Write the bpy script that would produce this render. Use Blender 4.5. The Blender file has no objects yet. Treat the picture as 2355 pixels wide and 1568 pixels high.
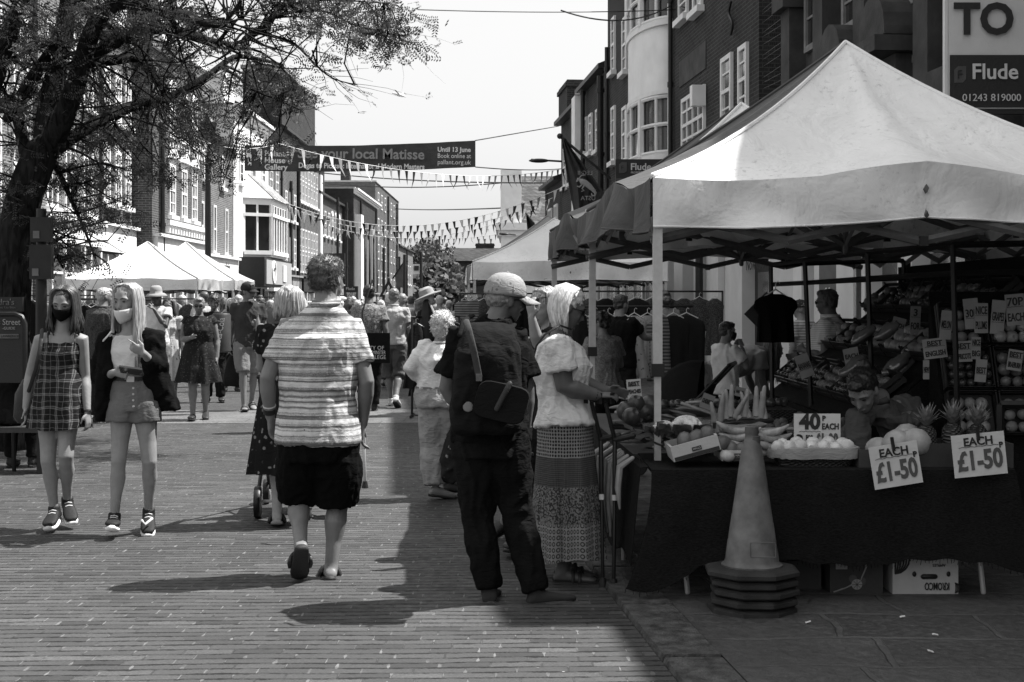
import bpy, bmesh, math, random
from mathutils import Vector as V, Matrix, noise, Quaternion
random.seed(7)
R=math.radians; PI=math.pi
sc=bpy.context.scene; COL=sc.collection
# ---- pixel <-> world helpers: photograph measured at 2354x1568, level camera 1.55 m above the street
F=3270.0; CX=1177.0; HY=695.0; H=1.55
def P(px,py,Y): return V(((px-CX)*Y/F,Y,H-(py-HY)*Y/F))
def G(px,py,z=0.0):
    Y=F*(H-z)/(py-HY); return V(((px-CX)*Y/F,Y,z))
def lerp(a,b,t): return a+(b-a)*t
# ---------------------------------------------------------------- materials
class NT:
    def __init__(s,name):
        s.m=bpy.data.materials.new(name); s.m.use_nodes=True
        s.t=s.m.node_tree; s.b=s.t.nodes['Principled BSDF']; s.tc=None
    def co(s):
        if not s.tc: s.tc=s.t.nodes.new('ShaderNodeTexCoord')
        return s.tc.outputs['Object']
    def put(s,sock,v):
        if v is None: return
        if hasattr(v,'is_output') or isinstance(v,bpy.types.NodeSocket): s.t.links.new(v,sock)
        elif isinstance(v,(tuple,list)) and len(v)==3 and sock.type=='RGBA': sock.default_value=(*v,1)
        elif isinstance(v,(int,float)) and sock.type=='RGBA': sock.default_value=(v,v,v,1)
        elif isinstance(v,(int,float)) and sock.type=='VECTOR': sock.default_value=(v,v,v)
        else: sock.default_value=v
    def math(s,op,a,b=None,c=None,clamp=False):
        n=s.t.nodes.new('ShaderNodeMath'); n.operation=op; n.use_clamp=clamp
        s.put(n.inputs[0],a)
        if b is not None: s.put(n.inputs[1],b)
        if c is not None: s.put(n.inputs[2],c)
        return n.outputs[0]
    def noise(s,scale,detail=3,vec=None,rough=.55,dist=0):
        n=s.t.nodes.new('ShaderNodeTexNoise'); n.inputs['Scale'].default_value=scale
        n.inputs['Detail'].default_value=detail; n.inputs['Roughness'].default_value=rough
        n.inputs['Distortion'].default_value=dist
        s.t.links.new(vec or s.co(),n.inputs['Vector']); return n.outputs['Fac']
    def voro(s,scale,vec=None,feature='F1',out='Distance',rnd=1):
        n=s.t.nodes.new('ShaderNodeTexVoronoi'); n.feature=feature; n.inputs['Scale'].default_value=scale
        n.inputs['Randomness'].default_value=rnd
        s.t.links.new(vec or s.co(),n.inputs['Vector']); return n.outputs[out]
    def sep(s,vec=None):
        n=s.t.nodes.new('ShaderNodeSeparateXYZ'); s.t.links.new(vec or s.co(),n.inputs[0]); return n.outputs
    def comb(s,x=0,y=0,z=0):
        n=s.t.nodes.new('ShaderNodeCombineXYZ')
        for i,v in enumerate((x,y,z)): s.put(n.inputs[i],v)
        return n.outputs[0]
    def ramp(s,fac,stops,interp='LINEAR'):
        n=s.t.nodes.new('ShaderNodeValToRGB'); r=n.color_ramp; r.interpolation=interp
        while len(r.elements)<len(stops): r.elements.new(.5)
        for e,(p,c) in zip(r.elements,stops): e.position=p; e.color=(c,c,c,1)
        s.t.links.new(fac,n.inputs[0]); return n.outputs[0]
    def mix(s,f,a,b,mode='MIX'):
        n=s.t.nodes.new('ShaderNodeMix'); n.data_type='RGBA'; n.blend_type=mode
        s.put(n.inputs[0],f); s.put(n.inputs[6],a); s.put(n.inputs[7],b); return n.outputs[2]
    def bump(s,h,strength=.3,dist=.01):
        n=s.t.nodes.new('ShaderNodeBump'); n.inputs['Strength'].default_value=strength
        n.inputs['Distance'].default_value=dist; s.t.links.new(h,n.inputs['Height'])
        if s.b.inputs['Normal'].is_linked: s.t.links.new(s.b.inputs['Normal'].links[0].from_socket,n.inputs['Normal'])
        s.t.links.new(n.outputs[0],s.b.inputs['Normal'])
    def fin(s,col,rough=.7,metal=0,spec=None):
        s.put(s.b.inputs['Base Color'],col); s.put(s.b.inputs['Roughness'],rough); s.b.inputs['Metallic'].default_value=metal
        if spec is not None: s.b.inputs['Specular IOR Level'].default_value=spec
        return s.m
MC={}
def mat(name,g,rough=.75,var=.25,ns=6,bump=.25,bs=50,metal=0,spec=.3,bd=.01,trans=0):
    """plain mottled grey material"""
    if name in MC: return MC[name]
    n=NT(name); f=n.noise(ns,4)
    c=n.ramp(f,[(.25,g*(1-var)),(.75,min(1,g*(1+var*.6)))])
    if bump: n.bump(n.noise(bs,3),bump,bd)
    MC[name]=n.fin(c,rough,metal,spec)
    if trans: n.b.inputs['Transmission Weight'].default_value=trans
    return MC[name]
def cloth(name,g,kind=None,g2=None,sc_=1.0,rough=.9,bump=.35,wrk=.5):
    """fabric: fine weave bump, soft mid scale creases; kind selects the print"""
    if name in MC: return MC[name]
    n=NT(name); x,y,z=n.sep()
    base=n.ramp(n.noise(5,3),[(.3,g*.82),(.7,min(1,g*1.1))])
    col=base
    if kind=='stripes':      # horizontal printed bands, broken up
        w=n.noise(7,2); zz=n.math('ADD',z,n.math('MULTIPLY',w,.018))
        st=n.noise(1,5,vec=n.comb(0,0,n.math('MULTIPLY',zz,34*sc_)),rough=.75)
        fib=n.noise(1,2,vec=n.comb(n.math('MULTIPLY',x,180),n.math('MULTIPLY',y,180),n.math('MULTIPLY',z,500)))
        f=n.math('ADD',st,n.math('MULTIPLY',n.math('SUBTRACT',fib,.5),.16))
        col=n.mix(n.ramp(f,[(.475,0),(.53,.8),(.68,1)]),base,g2)
    elif kind=='fine':       # regular fine stripes
        f=n.math('FRACT',n.math('MULTIPLY',z,60*sc_)); col=n.mix(n.ramp(f,[(.45,0),(.55,1)]),base,g2)
    elif kind=='plaid':
        def lines(c,k):
            q=n.math('MULTIPLY',c,k); a=n.math('FRACT',q); r=None
            for p0 in (.18,.3,.72):
                wl=.035 if p0!=.72 else .02
                e=n.math('LESS_THAN',n.math('ABSOLUTE',n.math('SUBTRACT',a,p0)),wl); r=e if r is None else n.math('ADD',r,e,clamp=True)
            band=n.math('LESS_THAN',n.math('ABSOLUTE',n.math('SUBTRACT',a,.24)),.13)
            return r,band
        w=n.math('MULTIPLY',n.math('SUBTRACT',n.noise(6,2),.5),.05)
        l1,b1=lines(n.math('ADD',x,w),11*sc_); l2,b2=lines(n.math('ADD',z,w),11*sc_)
        col=n.mix(n.math('MULTIPLY',n.math('ADD',b1,b2),.25),base,g*3)
        col=n.mix(n.math('MULTIPLY',n.math('ADD',l1,l2),.27,clamp=True),col,g2)
    elif kind=='floral':
        d=n.voro(26*sc_); f=n.ramp(n.math('ADD',d,n.math('MULTIPLY',n.noise(60,2),.3)),[(.36,1),(.42,0)])
        col=n.mix(n.math('MULTIPLY',f,n.ramp(n.noise(9,2),[(.42,0),(.5,1)])),base,g2)
    elif kind=='speckle':
        f=n.ramp(n.noise(80*sc_,2),[(.45,0),(.55,1)]); col=n.mix(f,base,g2)
    elif kind=='check':
        a=n.math('FRACT',n.math('MULTIPLY',x,30*sc_)); b=n.math('FRACT',n.math('MULTIPLY',z,30*sc_))
        col=n.mix(n.math('MULTIPLY',n.math('ADD',n.math('GREATER_THAN',a,.5),n.math('GREATER_THAN',b,.5)),.5),base,g2)
    elif kind=='skirt':      # tiered print: lattice, dark band, speckle, small motifs
        u=n.math('MULTIPLY',n.math('ARCTAN2',y,x),.22)
        lat=n.voro(1,vec=n.comb(n.math('MULTIPLY',u,42),0,n.math('MULTIPLY',z,52)),rnd=.1)
        p1=n.ramp(lat,[(.3,.03),(.42,.3)])
        p2=n.ramp(n.voro(1,vec=n.comb(n.math('MULTIPLY',u,90),0,n.math('MULTIPLY',z,90)),rnd=0),[(.3,.12),(.5,.05)])
        p3=n.ramp(n.noise(95,2),[(.45,.05),(.55,.24)])
        lat4=n.voro(1,vec=n.comb(n.math('MULTIPLY',u,40),0,n.math('MULTIPLY',z,30)),rnd=.0)
        p4=n.ramp(lat4,[(.18,.3),(.24,.04),(.36,.05),(.42,.32)])
        m1=n.math('LESS_THAN',z,.70); m2=n.math('LESS_THAN',z,.54); m3=n.math('LESS_THAN',z,.34)
        col=n.mix(m3,n.mix(m2,n.mix(m1,p1,p2),p3),p4)
    elif kind=='denim':
        col=n.mix(n.ramp(n.noise(2.2,3),[(.35,0),(.7,1)]),base,g2)
    n.bump(n.noise(1,2,vec=n.comb(n.math('MULTIPLY',x,14),n.math('MULTIPLY',y,14),n.math('MULTIPLY',z,30)),dist=1.2),wrk,.012)
    n.bump(n.noise(420,1),bump,.002)
    MC[name]=n.fin(col,rough,0,.08); return MC[name]
def skin(name,g):
    if name in MC: return MC[name]
    n=NT(name); c=n.ramp(n.noise(14,4),[(.3,g*.85),(.7,g*1.1)])
    n.bump(n.noise(180,2),.15,.002); n.bump(n.noise(16,2),.25,.006)
    n.b.inputs['Subsurface Weight'].default_value=0
    MC[name]=n.fin(c,.5,0,.4); return MC[name]
def hairm(name,g,g2=None):
    if name in MC: return MC[name]
    n=NT(name); x,y,z=n.sep()
    f=n.noise(1,3,vec=n.comb(n.math('MULTIPLY',x,150),n.math('MULTIPLY',y,150),n.math('MULTIPLY',z,14)))
    n.bump(f,.7,.004)
    MC[name]=n.fin(n.ramp(f,[(.3,g*.55),(.7,g2 or g*1.3)]),.42,0,.5); return MC[name]
def brick(name,g,mortar,w=.225,h=.075,ms=.010,var=.35,rough=.9,uv='wall',off=.5,bump=.5,dirt=.25):
    """brick courses in world metres: u runs along the wall, v up"""
    if name in MC: return MC[name]
    n=NT(name); x,y,z=n.sep()
    u=n.math('ADD',x,y) if uv=='wall' else x
    v=z if uv=='wall' else y
    b=n.t.nodes.new('ShaderNodeTexBrick'); b.offset=off
    n.t.links.new(n.comb(u,v,0),b.inputs['Vector']); b.inputs['Scale'].default_value=1
    b.inputs['Brick Width'].default_value=w; b.inputs['Row Height'].default_value=h
    b.inputs['Mortar Size'].default_value=ms; b.inputs['Mortar Smooth'].default_value=.2; b.inputs['Bias'].default_value=0
    n.put(b.inputs['Color1'],g*(1-var)); n.put(b.inputs['Color2'],g*(1+var)); n.put(b.inputs['Mortar'],mortar)
    c=n.mix(n.math('MULTIPLY',n.ramp(n.noise(.9,5),[(.35,1),(.7,0)]),dirt),b.outputs['Color'],g*.4)
    c=n.mix(n.ramp(n.noise(40,3),[(.4,0),(.75,.5)]),c,g*.55)
    n.bump(b.outputs['Fac'],-bump if False else bump,.006); n.t.nodes[-1]
    MC[name]=n.fin(c,rough,0,.2); return MC[name]
# ---------------------------------------------------------------- mesh builder
def frame_of(d,up=V((0,0,1))):
    d=d.normalized()
    if abs(d.dot(up))>.98: up=V((0,1,0))
    r=d.cross(up).normalized(); return r,r.cross(d).normalized(),d
class MB:
    def __init__(s): s.v=[]; s.f=[]
    def add(s,vs,fs):
        o=len(s.v); s.v+= [V(a) for a in vs]; s.f+=[tuple(i+o for i in f) for f in fs]; return s
    def box(s,c,size,M=None):
        x,y,z=(a/2 for a in size); c=V(c)
        vs=[V((sx*x,sy*y,sz*z)) for sx in(-1,1) for sy in(-1,1) for sz in(-1,1)]
        if M is not None: vs=[M@a for a in vs]
        return s.add([c+a for a in vs],[(0,1,3,2),(4,6,7,5),(0,4,5,1),(2,3,7,6),(0,2,6,4),(1,5,7,3)])
    def bb(s,x0,x1,y0,y1,z0,z1): return s.box(((x0+x1)/2,(y0+y1)/2,(z0+z1)/2),(abs(x1-x0),abs(y1-y0),abs(z1-z0)))
    def loft(s,secs,n=16,cap=True,e=1.0,closed=False):
        """secs: (centre, axis_a vec, axis_b vec)"""
        vs=[];fs=[]
        for c,a,b in secs:
            for k in range(n):
                t=2*PI*k/n; ct,st=math.cos(t),math.sin(t)
                if e!=1: ct=math.copysign(abs(ct)**e,ct); st=math.copysign(abs(st)**e,st)
                vs.append(c+a*ct+b*st)
        m=len(secs)
        for i in range(m-1+(1 if closed else 0)):
            i2=(i+1)%m
            for k in range(n): fs.append((i*n+k,i*n+(k+1)%n,i2*n+(k+1)%n,i2*n+k))
        if cap and not closed:
            fs.append(tuple(range(n-1,-1,-1))); fs.append(tuple((m-1)*n+k for k in range(n)))
        return s.add(vs,fs)
    def tube(s,pts,rad,n=8,asp=1.0,up=V((0,0,1)),rnd=True):
        pts=[V(p) for p in pts]
        if not isinstance(rad,(list,tuple)): rad=[rad]*len(pts)
        secs=[];pr=None
        for i,p in enumerate(pts):
            d=(pts[min(i+1,len(pts)-1)]-pts[max(i-1,0)])
            if d.length<1e-9: d=V((0,0,1))
            r,u,d=frame_of(d,up)
            if pr is not None:
                r=(pr-d*pr.dot(d)); r=r.normalized() if r.length>1e-6 else frame_of(d)[0]; u=r.cross(d)
            pr=r
            secs.append((p,r*rad[i],u*rad[i]*asp,d))
        out=[]
        if rnd:
            c,a,b,d=secs[0]; q=a.length; out+= [(c-d*q*.85,a*.35,b*.35),(c-d*q*.5,a*.8,b*.8)]
        out+=[x[:3] for x in secs]
        if rnd:
            c,a,b,d=secs[-1]; q=a.length; out+= [(c+d*q*.5,a*.8,b*.8),(c+d*q*.85,a*.35,b*.35)]
        return s.loft(out,n)
    def ell(s,c,rx,ry=None,rz=None,M=None,n=12,m=8):
        ry=rx if ry is None else ry; rz=rx if rz is None else rz; c=V(c)
        vs=[];fs=[]
        for i in range(1,m):
            th=PI*i/m
            for k in range(n):
                a=2*PI*k/n; p=V((rx*math.sin(th)*math.cos(a),ry*math.sin(th)*math.sin(a),rz*math.cos(th))); vs.append(p)
        vs+=[V((0,0,rz)),V((0,0,-rz))]; T=len(vs)-2
        for i in range(m-2):
            for k in range(n): fs.append((i*n+k,(i+1)*n+k,(i+1)*n+(k+1)%n,i*n+(k+1)%n))
        for k in range(n): fs.append((T,k,(k+1)%n)); fs.append((T+1,(m-2)*n+(k+1)%n,(m-2)*n+k))
        if M is not None: vs=[M@a for a in vs]
        return s.add([c+a for a in vs],fs)
    def lathe(s,c,prof,n=24,M=None):
        """prof: (radius,z)"""
        c=V(c); vs=[];fs=[]
        for r,z in prof:
            for k in range(n):
                p=V((r*math.cos(2*PI*k/n),r*math.sin(2*PI*k/n),z)); vs.append(c+(M@p if M else p))
        for i in range(len(prof)-1):
            for k in range(n): fs.append((i*n+k,i*n+(k+1)%n,(i+1)*n+(k+1)%n,(i+1)*n+k))
        fs.append(tuple(range(n-1,-1,-1))); fs.append(tuple((len(prof)-1)*n+k for k in range(n)))
        return s.add(vs,fs)
    def prism(s,poly,d):
        """poly: 3D points (planar), d: extrusion vector"""
        d=V(d); k=len(poly); vs=[V(p) for p in poly]+[V(p)+d for p in poly]
        nrm=V((0,0,0))
        for i in range(k): nrm+=V(poly[i]).cross(V(poly[(i+1)%k]))
        fs=[tuple(range(k)),tuple(range(2*k-1,k-1,-1))]+[(i,i+k,(i+1)%k+k,(i+1)%k) for i in range(k)]
        if nrm.dot(d)>0: fs=[tuple(reversed(f)) for f in fs]
        return s.add(vs,fs)
    def quad(s,a,b,c,d): return s.add([a,b,c,d],[(0,1,2,3)])
    def sheet(s,grid,thick=0.0):
        """grid of points rows x cols -> surface with thickness"""
        m=len(grid);k=len(grid[0]); vs=[V(p) for r in grid for p in r]
        fs=[(i*k+j,i*k+j+1,(i+1)*k+j+1,(i+1)*k+j) for i in range(m-1) for j in range(k-1)]
        if thick:
            nn=[V((0,0,0)) for _ in vs]
            for f in fs:
                q=(vs[f[1]]-vs[f[0]]).cross(vs[f[2]]-vs[f[0]])
                for i in f: nn[i]+=q
            o=len(vs); vs+=[vs[i]-nn[i].normalized()*thick if nn[i].length>0 else vs[i] for i in range(o)]
            fs+=[tuple(i+o for i in reversed(f)) for f in list(fs)]
            rim=[j for j in range(k)]+[i*k+k-1 for i in range(1,m)]+[(m-1)*k+j for j in range(k-2,-1,-1)]+[i*k for i in range(m-2,0,-1)]
            for a,b in zip(rim,rim[1:]+rim[:1]): fs.append((b,a,a+o,b+o))
        return s.add(vs,fs)
    def mesh(s,name,smooth=True,base=None):
        me=bpy.data.meshes.new(name)
        vs=s.v if base is None else [a-base for a in s.v]
        me.from_pydata([tuple(a) for a in vs],[],s.f); me.validate(); me.update()
        if smooth: me.shade_smooth()
        return me
    def build(s,name,m,parent=None,smooth=True,base=None,angle=None):
        me=s.mesh(name,smooth,base)
        if angle: me.set_sharp_from_angle(angle=R(angle))
        return link(name,me,m,parent)
def link(name,me,m,parent=None):
    o=bpy.data.objects.new(name,me); COL.objects.link(o)
    if m is not None and not me.materials: me.materials.append(m)
    if parent is not None: o.parent=parent
    return o
def remesh(mb,voxel,it=3,fac=.5,base=None):
    """fuse overlapping closed shapes into ONE continuous surface"""
    me=mb.mesh('tmp',base=base); o=bpy.data.objects.new('tmp',me); COL.objects.link(o)
    md=o.modifiers.new('r','REMESH'); md.mode='VOXEL'; md.voxel_size=voxel; md.use_smooth_shade=True
    if it: sm=o.modifiers.new('s','SMOOTH'); sm.factor=fac; sm.iterations=it
    dg=bpy.context.evaluated_depsgraph_get(); dg.update()
    out=bpy.data.meshes.new_from_object(o.evaluated_get(dg)); bpy.data.objects.remove(o); bpy.data.meshes.remove(me)
    out.materials.clear(); out.shade_smooth(); return out
def displace(me,fn):
    ns=[v.normal.copy() for v in me.vertices]
    for v,n in zip(me.vertices,ns): v.co+=n*fn(v.co,n)
    me.update()
def fold(amp,a=9,b=4,seed=0,hx=0):
    s=V((seed*3.1,seed*1.7,seed))
    def fn(c,n):
        q=V((c.x*a,c.y*a,c.z*b))+s
        w=noise.noise(q*.6)*1.5
        v=noise.noise(q+V((w,w,w)))
        return amp*((1-abs(v)*3)+.5*noise.noise(q*2.3)+.38*(1-abs(noise.noise(q*2.9+V((7,3,1))))*3.2))
    return fn
def tag(o,label=None,cat=None,group=None,kind=None):
    if label: o['label']=label
    if cat: o['category']=cat
    if group: o['group']=group
    if kind: o['kind']=kind
    return o
def empty(name,loc,label=None,cat=None,group=None,rz=0):
    o=bpy.data.objects.new(name,None); COL.objects.link(o); o.location=loc; o.rotation_euler=(0,0,rz); o.empty_display_size=.1
    return tag(o,label,cat,group)
KIDS={}
def copy_tree(o,loc=None,rot=None,scale=None,label=None,parent=None):
    c=o.copy(); COL.objects.link(c)
    if parent is not None: c.parent=parent
    if loc is not None: c.location=loc
    if rot is not None: c.rotation_euler=rot
    if scale is not None: c.scale=(scale,)*3 if isinstance(scale,(int,float)) else scale
    if label: c['label']=label
    for ch in [k for k in KIDS.get(o.name,())]: copy_tree(ch,parent=c)
    return c
def reg(root):
    """remember the children of a prototype so that copies are cheap"""
    def rec(o):
        KIDS[o.name]=[k for k in bpy.data.objects if k.parent==o]
        for k in KIDS[o.name]: rec(k)
    rec(root); return root
FN={}
def text(body,size,m,parent=None,loc=(0,0,0),rot=None,ext=.002,name='lettering',M=None,bold=0,align='CENTER',sx=1,wmax=None):
    """lettering as real mesh; built upright in the X-Z plane facing -Y, then transformed by M"""
    cu=bpy.data.curves.new(name,'FONT'); cu.body=body; cu.size=size; cu.extrude=ext; cu.offset=bold; cu.align_x=align; cu.align_y='CENTER'
    cu.resolution_u=3
    o=bpy.data.objects.new(name,cu); COL.objects.link(o)
    dg=bpy.context.evaluated_depsgraph_get(); dg.update()
    me=bpy.data.meshes.new_from_object(o.evaluated_get(dg)); bpy.data.objects.remove(o)
    T=Matrix.Rotation(R(90),4,'X')@Matrix.Diagonal((sx,1,1,1))
    me.transform(T)
    if wmax:
        xs=[v.co.x for v in me.vertices]; w=max(xs)-min(xs)
        if w>wmax: me.transform(Matrix.Diagonal((wmax/w,1,1,1)))
    if M is not None: me.transform(M)
    me.transform(Matrix.Translation(V(loc)))
    me.materials.clear(); return link(name,me,m,parent)
class Thing:
    """an Empty at the thing's base; parts are given in world metres"""
    def __init__(s,name,loc,label,cat,group=None):
        s.b=V(loc); s.r=empty(name,s.b,label,cat,group)
    def part(s,name,mb,m,parent=None,smooth=True,angle=40):
        return mb.build(name,m,parent or s.r,smooth,s.b,angle)
    def text(s,body,size,m,M,parent=None,**k):
        return text(body,size,m,parent or s.r,M=Matrix.Translation(-s.b)@M,**k)
def solo(name,mb,m,label,cat,loc=None,group=None,kind=None,smooth=True,angle=40):
    """a thing that is a single mesh, its origin at loc"""
    loc=V(loc) if loc is not None else V((0,0,0))
    o=mb.build(name,m,None,smooth,loc,angle); o.location=loc
    return tag(o,label,cat,group,kind)
# ---------------------------------------------------------------- camera, sun, sky
cam=bpy.data.cameras.new('camera'); co=bpy.data.objects.new('camera',cam); COL.objects.link(co)
co.location=(0,0,H); co.rotation_euler=(R(90),0,0); cam.sensor_width=36; cam.lens=36*F/2354
cam.shift_y=-(784-HY)/2354; cam.clip_end=2000; cam.clip_start=.1
sc.camera=co
SUN=V((1.06,.30,1.80)).normalized()
sl=bpy.data.lights.new('sun','SUN'); sl.energy=5.0; sl.angle=R(.55); sl.color=(1,.99,.98)
so=bpy.data.objects.new('sun',sl); COL.objects.link(so); so.rotation_euler=SUN.to_track_quat('Z','Y').to_euler()
w=bpy.data.worlds.new("World"); sc.world=w; w.use_nodes=True; t=w.node_tree
bg=t.nodes['Background']; sky=t.nodes.new('ShaderNodeTexSky'); sky.sky_type='NISHITA'; sky.sun_disc=False
sky.sun_elevation=math.asin(SUN.z); sky.sun_rotation=math.atan2(SUN.x,SUN.y); sky.air_density=1.6; sky.dust_density=5; sky.ozone_density=1
bw=t.nodes.new('ShaderNodeRGBToBW'); t.links.new(sky.outputs[0],bw.inputs[0])
pw=t.nodes.new('ShaderNodeMath'); pw.operation='POWER'; t.links.new(bw.outputs[0],pw.inputs[0]); pw.inputs[1].default_value=.25   # a thin white veil of cloud evens the sky out
ml=t.nodes.new('ShaderNodeMath'); ml.operation='MULTIPLY'; t.links.new(pw.outputs[0],ml.inputs[0]); ml.inputs[1].default_value=2.95
t.links.new(ml.outputs[0],bg.inputs['Color']); bg.inputs['Strength'].default_value=.12
sc.view_settings.view_transform='Standard'; sc.view_settings.look='None'; sc.view_settings.exposure=1.0; sc.view_settings.gamma=1
sc.render.film_transparent=False
sc.cycles.max_bounces=6; sc.cycles.transparent_max_bounces=8
# ---------------------------------------------------------------- shared materials
def road_mat():
    n=NT('road_pavers'); x,y,z=n.sep(); m=n.math
    warp=m('MULTIPLY',m('SUBTRACT',n.noise(1.1,3),.5),.07); yy=m('ADD',m('ADD',y,warp),m('MULTIPLY',x,-.03))
    yr=m('DIVIDE',yy,.084); row=m('FLOOR',yr); fy=m('FRACT',yr)
    jit=m('FRACT',m('MULTIPLY',m('SINE',m('MULTIPLY',row,12.9898)),43758.5)); xr=m('ADD',m('DIVIDE',x,.218),m('ADD',m('MULTIPLY',row,.46),m('MULTIPLY',jit,.34))); cx=m('FLOOR',xr); fx=m('FRACT',xr)
    wn=n.t.nodes.new('ShaderNodeTexWhiteNoise'); wn.noise_dimensions='2D'; n.t.links.new(n.comb(cx,row,0),wn.inputs['Vector']); rid=wn.outputs['Value']
    col=n.ramp(rid,[(0,.042),(.12,.060),(.5,.074),(.88,.088),(1,.12)])
    big=n.ramp(n.noise(.5,5),[(.3,.72),(.7,1.2)]); c=n.mix(1,col,big,'MULTIPLY')
    c=n.mix(n.ramp(n.noise(70,5,rough=.8),[(.38,0),(.72,.85)]),c,.032)
    wob=m('ADD',m('MULTIPLY',m('SUBTRACT',n.noise(14,3),.5),.14),m('MULTIPLY',m('SUBTRACT',rid,.5),.09)); wid=m('ADD',.03,m('MULTIPLY',m('SUBTRACT',n.noise(7,6,rough=.8),.47),1.1))
    e=m('SUBTRACT',.5,m('ABSOLUTE',m('SUBTRACT',m('FRACT',m('ADD',fy,wob)),.5))); hj=m('LESS_THAN',e,wid)   # dark bed joints
    soft=n.ramp(m('DIVIDE',e,.16),[(.35,1),(1,0)])
    c=n.mix(n.ramp(n.noise(26,5,rough=.8),[(.5,0),(.68,.75)]),c,.05); c=n.mix(m('MULTIPLY',soft,.30),c,.02); c=n.mix(m('MULTIPLY',hj,.9),c,.006)
    ev=m('SUBTRACT',.5,m('ABSOLUTE',m('SUBTRACT',fx,.5))); vj=m('LESS_THAN',ev,m('MULTIPLY',n.ramp(n.noise(11,3),[(.40,0),(.75,1)]),.05))
    sand=m('MULTIPLY',vj,n.ramp(n.noise(5,3),[(.36,0),(.62,1)])); vd=m('LESS_THAN',ev,.024); c=n.mix(m('MULTIPLY',vd,.55),c,.015)
    c=n.mix(m('MULTIPLY',sand,m('SUBTRACT',1,m('MULTIPLY',hj,.8))),c,.17)
    ch=n.ramp(m('ADD',n.voro(9),m('MULTIPLY',n.noise(40,3),.12)),[(.10,1),(.125,0)]); ch=m('MULTIPLY',ch,n.ramp(n.noise(2.3,2),[(.58,0),(.62,.8)])); c=n.mix(ch,c,.4)
    dk=n.ramp(n.voro(1.4),[(.03,1),(.045,0)]); c=n.mix(m('MULTIPLY',dk,.6),c,.02)     # old gum spots
    c=n.mix(n.ramp(n.noise(1.8,4),[(.62,0),(.78,.5)]),c,.03)
    h=m('SUBTRACT',m('ADD',m('MULTIPLY',n.noise(60,4),.3),m('MULTIPLY',rid,.25)),m('MULTIPLY',soft,.9)); n.bump(h,.8,.012)
    return n.fin(c,n.ramp(n.noise(20,2),[(.3,.55),(.7,.85)]),0,.3)
def slab_mat(name,g,w=.75,h=.5,mort=.16,rot=0,dist=.12,ms=.018):
    n=NT(name); x,y,z=n.sep()
    wv=n.math('MULTIPLY',n.math('SUBTRACT',n.noise(1.1,3),.5),dist); wv2=n.math('MULTIPLY',n.math('SUBTRACT',n.noise(1.4,3,vec=n.comb(y,x,3.3)),.5),dist)
    b=n.t.nodes.new('ShaderNodeTexBrick'); b.offset=.43; b.squash=1.4; b.squash_frequency=3
    n.t.links.new(n.comb(n.math('ADD',x,wv2),n.math('ADD',y,wv),0),b.inputs['Vector']); b.inputs['Scale'].default_value=1
    b.inputs['Brick Width'].default_value=w; b.inputs['Row Height'].default_value=h
    b.inputs['Mortar Size'].default_value=ms; b.inputs['Mortar Smooth'].default_value=.4
    n.put(b.inputs['Color1'],g*.7); n.put(b.inputs['Color2'],g*1.25); n.put(b.inputs['Mortar'],mort)
    c=n.mix(n.ramp(n.noise(3,6,rough=.7),[(.35,0),(.65,.8)]),b.outputs['Color'],g*.45); c=n.mix(n.ramp(n.noise(28,5,rough=.75),[(.45,0),(.62,.7)]),c,g*1.5); c=n.mix(n.ramp(n.noise(.9,3),[(.4,0),(.6,.55)]),c,g*.6)
    cr=n.ramp(n.voro(1.7,feature='DISTANCE_TO_EDGE'),[(.0,1),(.012,0)]); cr=n.math('MULTIPLY',cr,n.ramp(n.noise(1.2,1),[(.55,0),(.6,.8)]))
    c=n.mix(cr,c,g*.12)
    c=n.mix(n.ramp(n.noise(90,2),[(.68,0),(.74,.5)]),c,.3)
    h_=n.math('ADD',n.math('MULTIPLY',n.noise(9,6),1.0),n.math('MULTIPLY',b.outputs['Fac'],-.4)); n.bump(h_,.9,.03)
    return n.fin(c,n.ramp(n.noise(6,3),[(.3,.42),(.7,.75)]),0,.4)
M={}
M['road']=road_mat(); M['flag']=slab_mat('flagstones',.080,mort=.13,ms=.02,dist=.2); M['strip']=slab_mat('pale_flagstones',.15,.7,.45,.08)
M['kerb']=mat('kerb_granite',.085,.75,.8,14,.9,60,bd=.02)
M['grnd']=mat('ground_asphalt',.07,.9,.3,3)
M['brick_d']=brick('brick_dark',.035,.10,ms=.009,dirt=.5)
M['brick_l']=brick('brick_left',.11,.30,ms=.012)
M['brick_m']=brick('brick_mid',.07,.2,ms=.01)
M['render']=mat('white_render',.78,.8,.12,2,.15,30)
M['paint']=mat('white_paint',.72,.5,.1,3,.1,40)
M['shop_white']=mat('shop_white_paint',.62,.55,.12,3,.1,40)
M['stone']=mat('stone_grey',.24,.85,.35,4,.4,30)
M['stone_d']=mat('stone_dark',.06,.85,.5,3,.5,20)
M['tile']=brick('roof_tiles',.05,.018,w=.2,h=.16,ms=.015,var=.5)
M['slate']=brick('slate_roof',.10,.03,w=.3,h=.22,ms=.02,var=.5)
M['glass']=mat('window_glass',.03,.08,.5,2,0,metal=0,spec=.7)
M['glass2']=mat('shop_glass',.07,.12,.6,1.5,0,spec=.6)
M['black']=mat('black_metal',.012,.45,.2,20,.1,80,spec=.4)
M['alu']=mat('aluminium_pole',.5,.42,.12,30,.1,90,metal=.35,spec=.5)
M['dark']=mat('dark_plastic',.02,.5,.3,10,.1,60)
M['curtain']=mat('net_curtain',.35,.9,.3,12,.3,60)
M['lead']=mat('lead_roof',.4,.6,.3,4,.2,30)
M['alu_dk']=mat('truss_metal',.12,.5,.2,30,.1,90,metal=.2)
M['drain']=mat('cast_iron_pipe',.02,.5,.3,10,.2,60)
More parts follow.
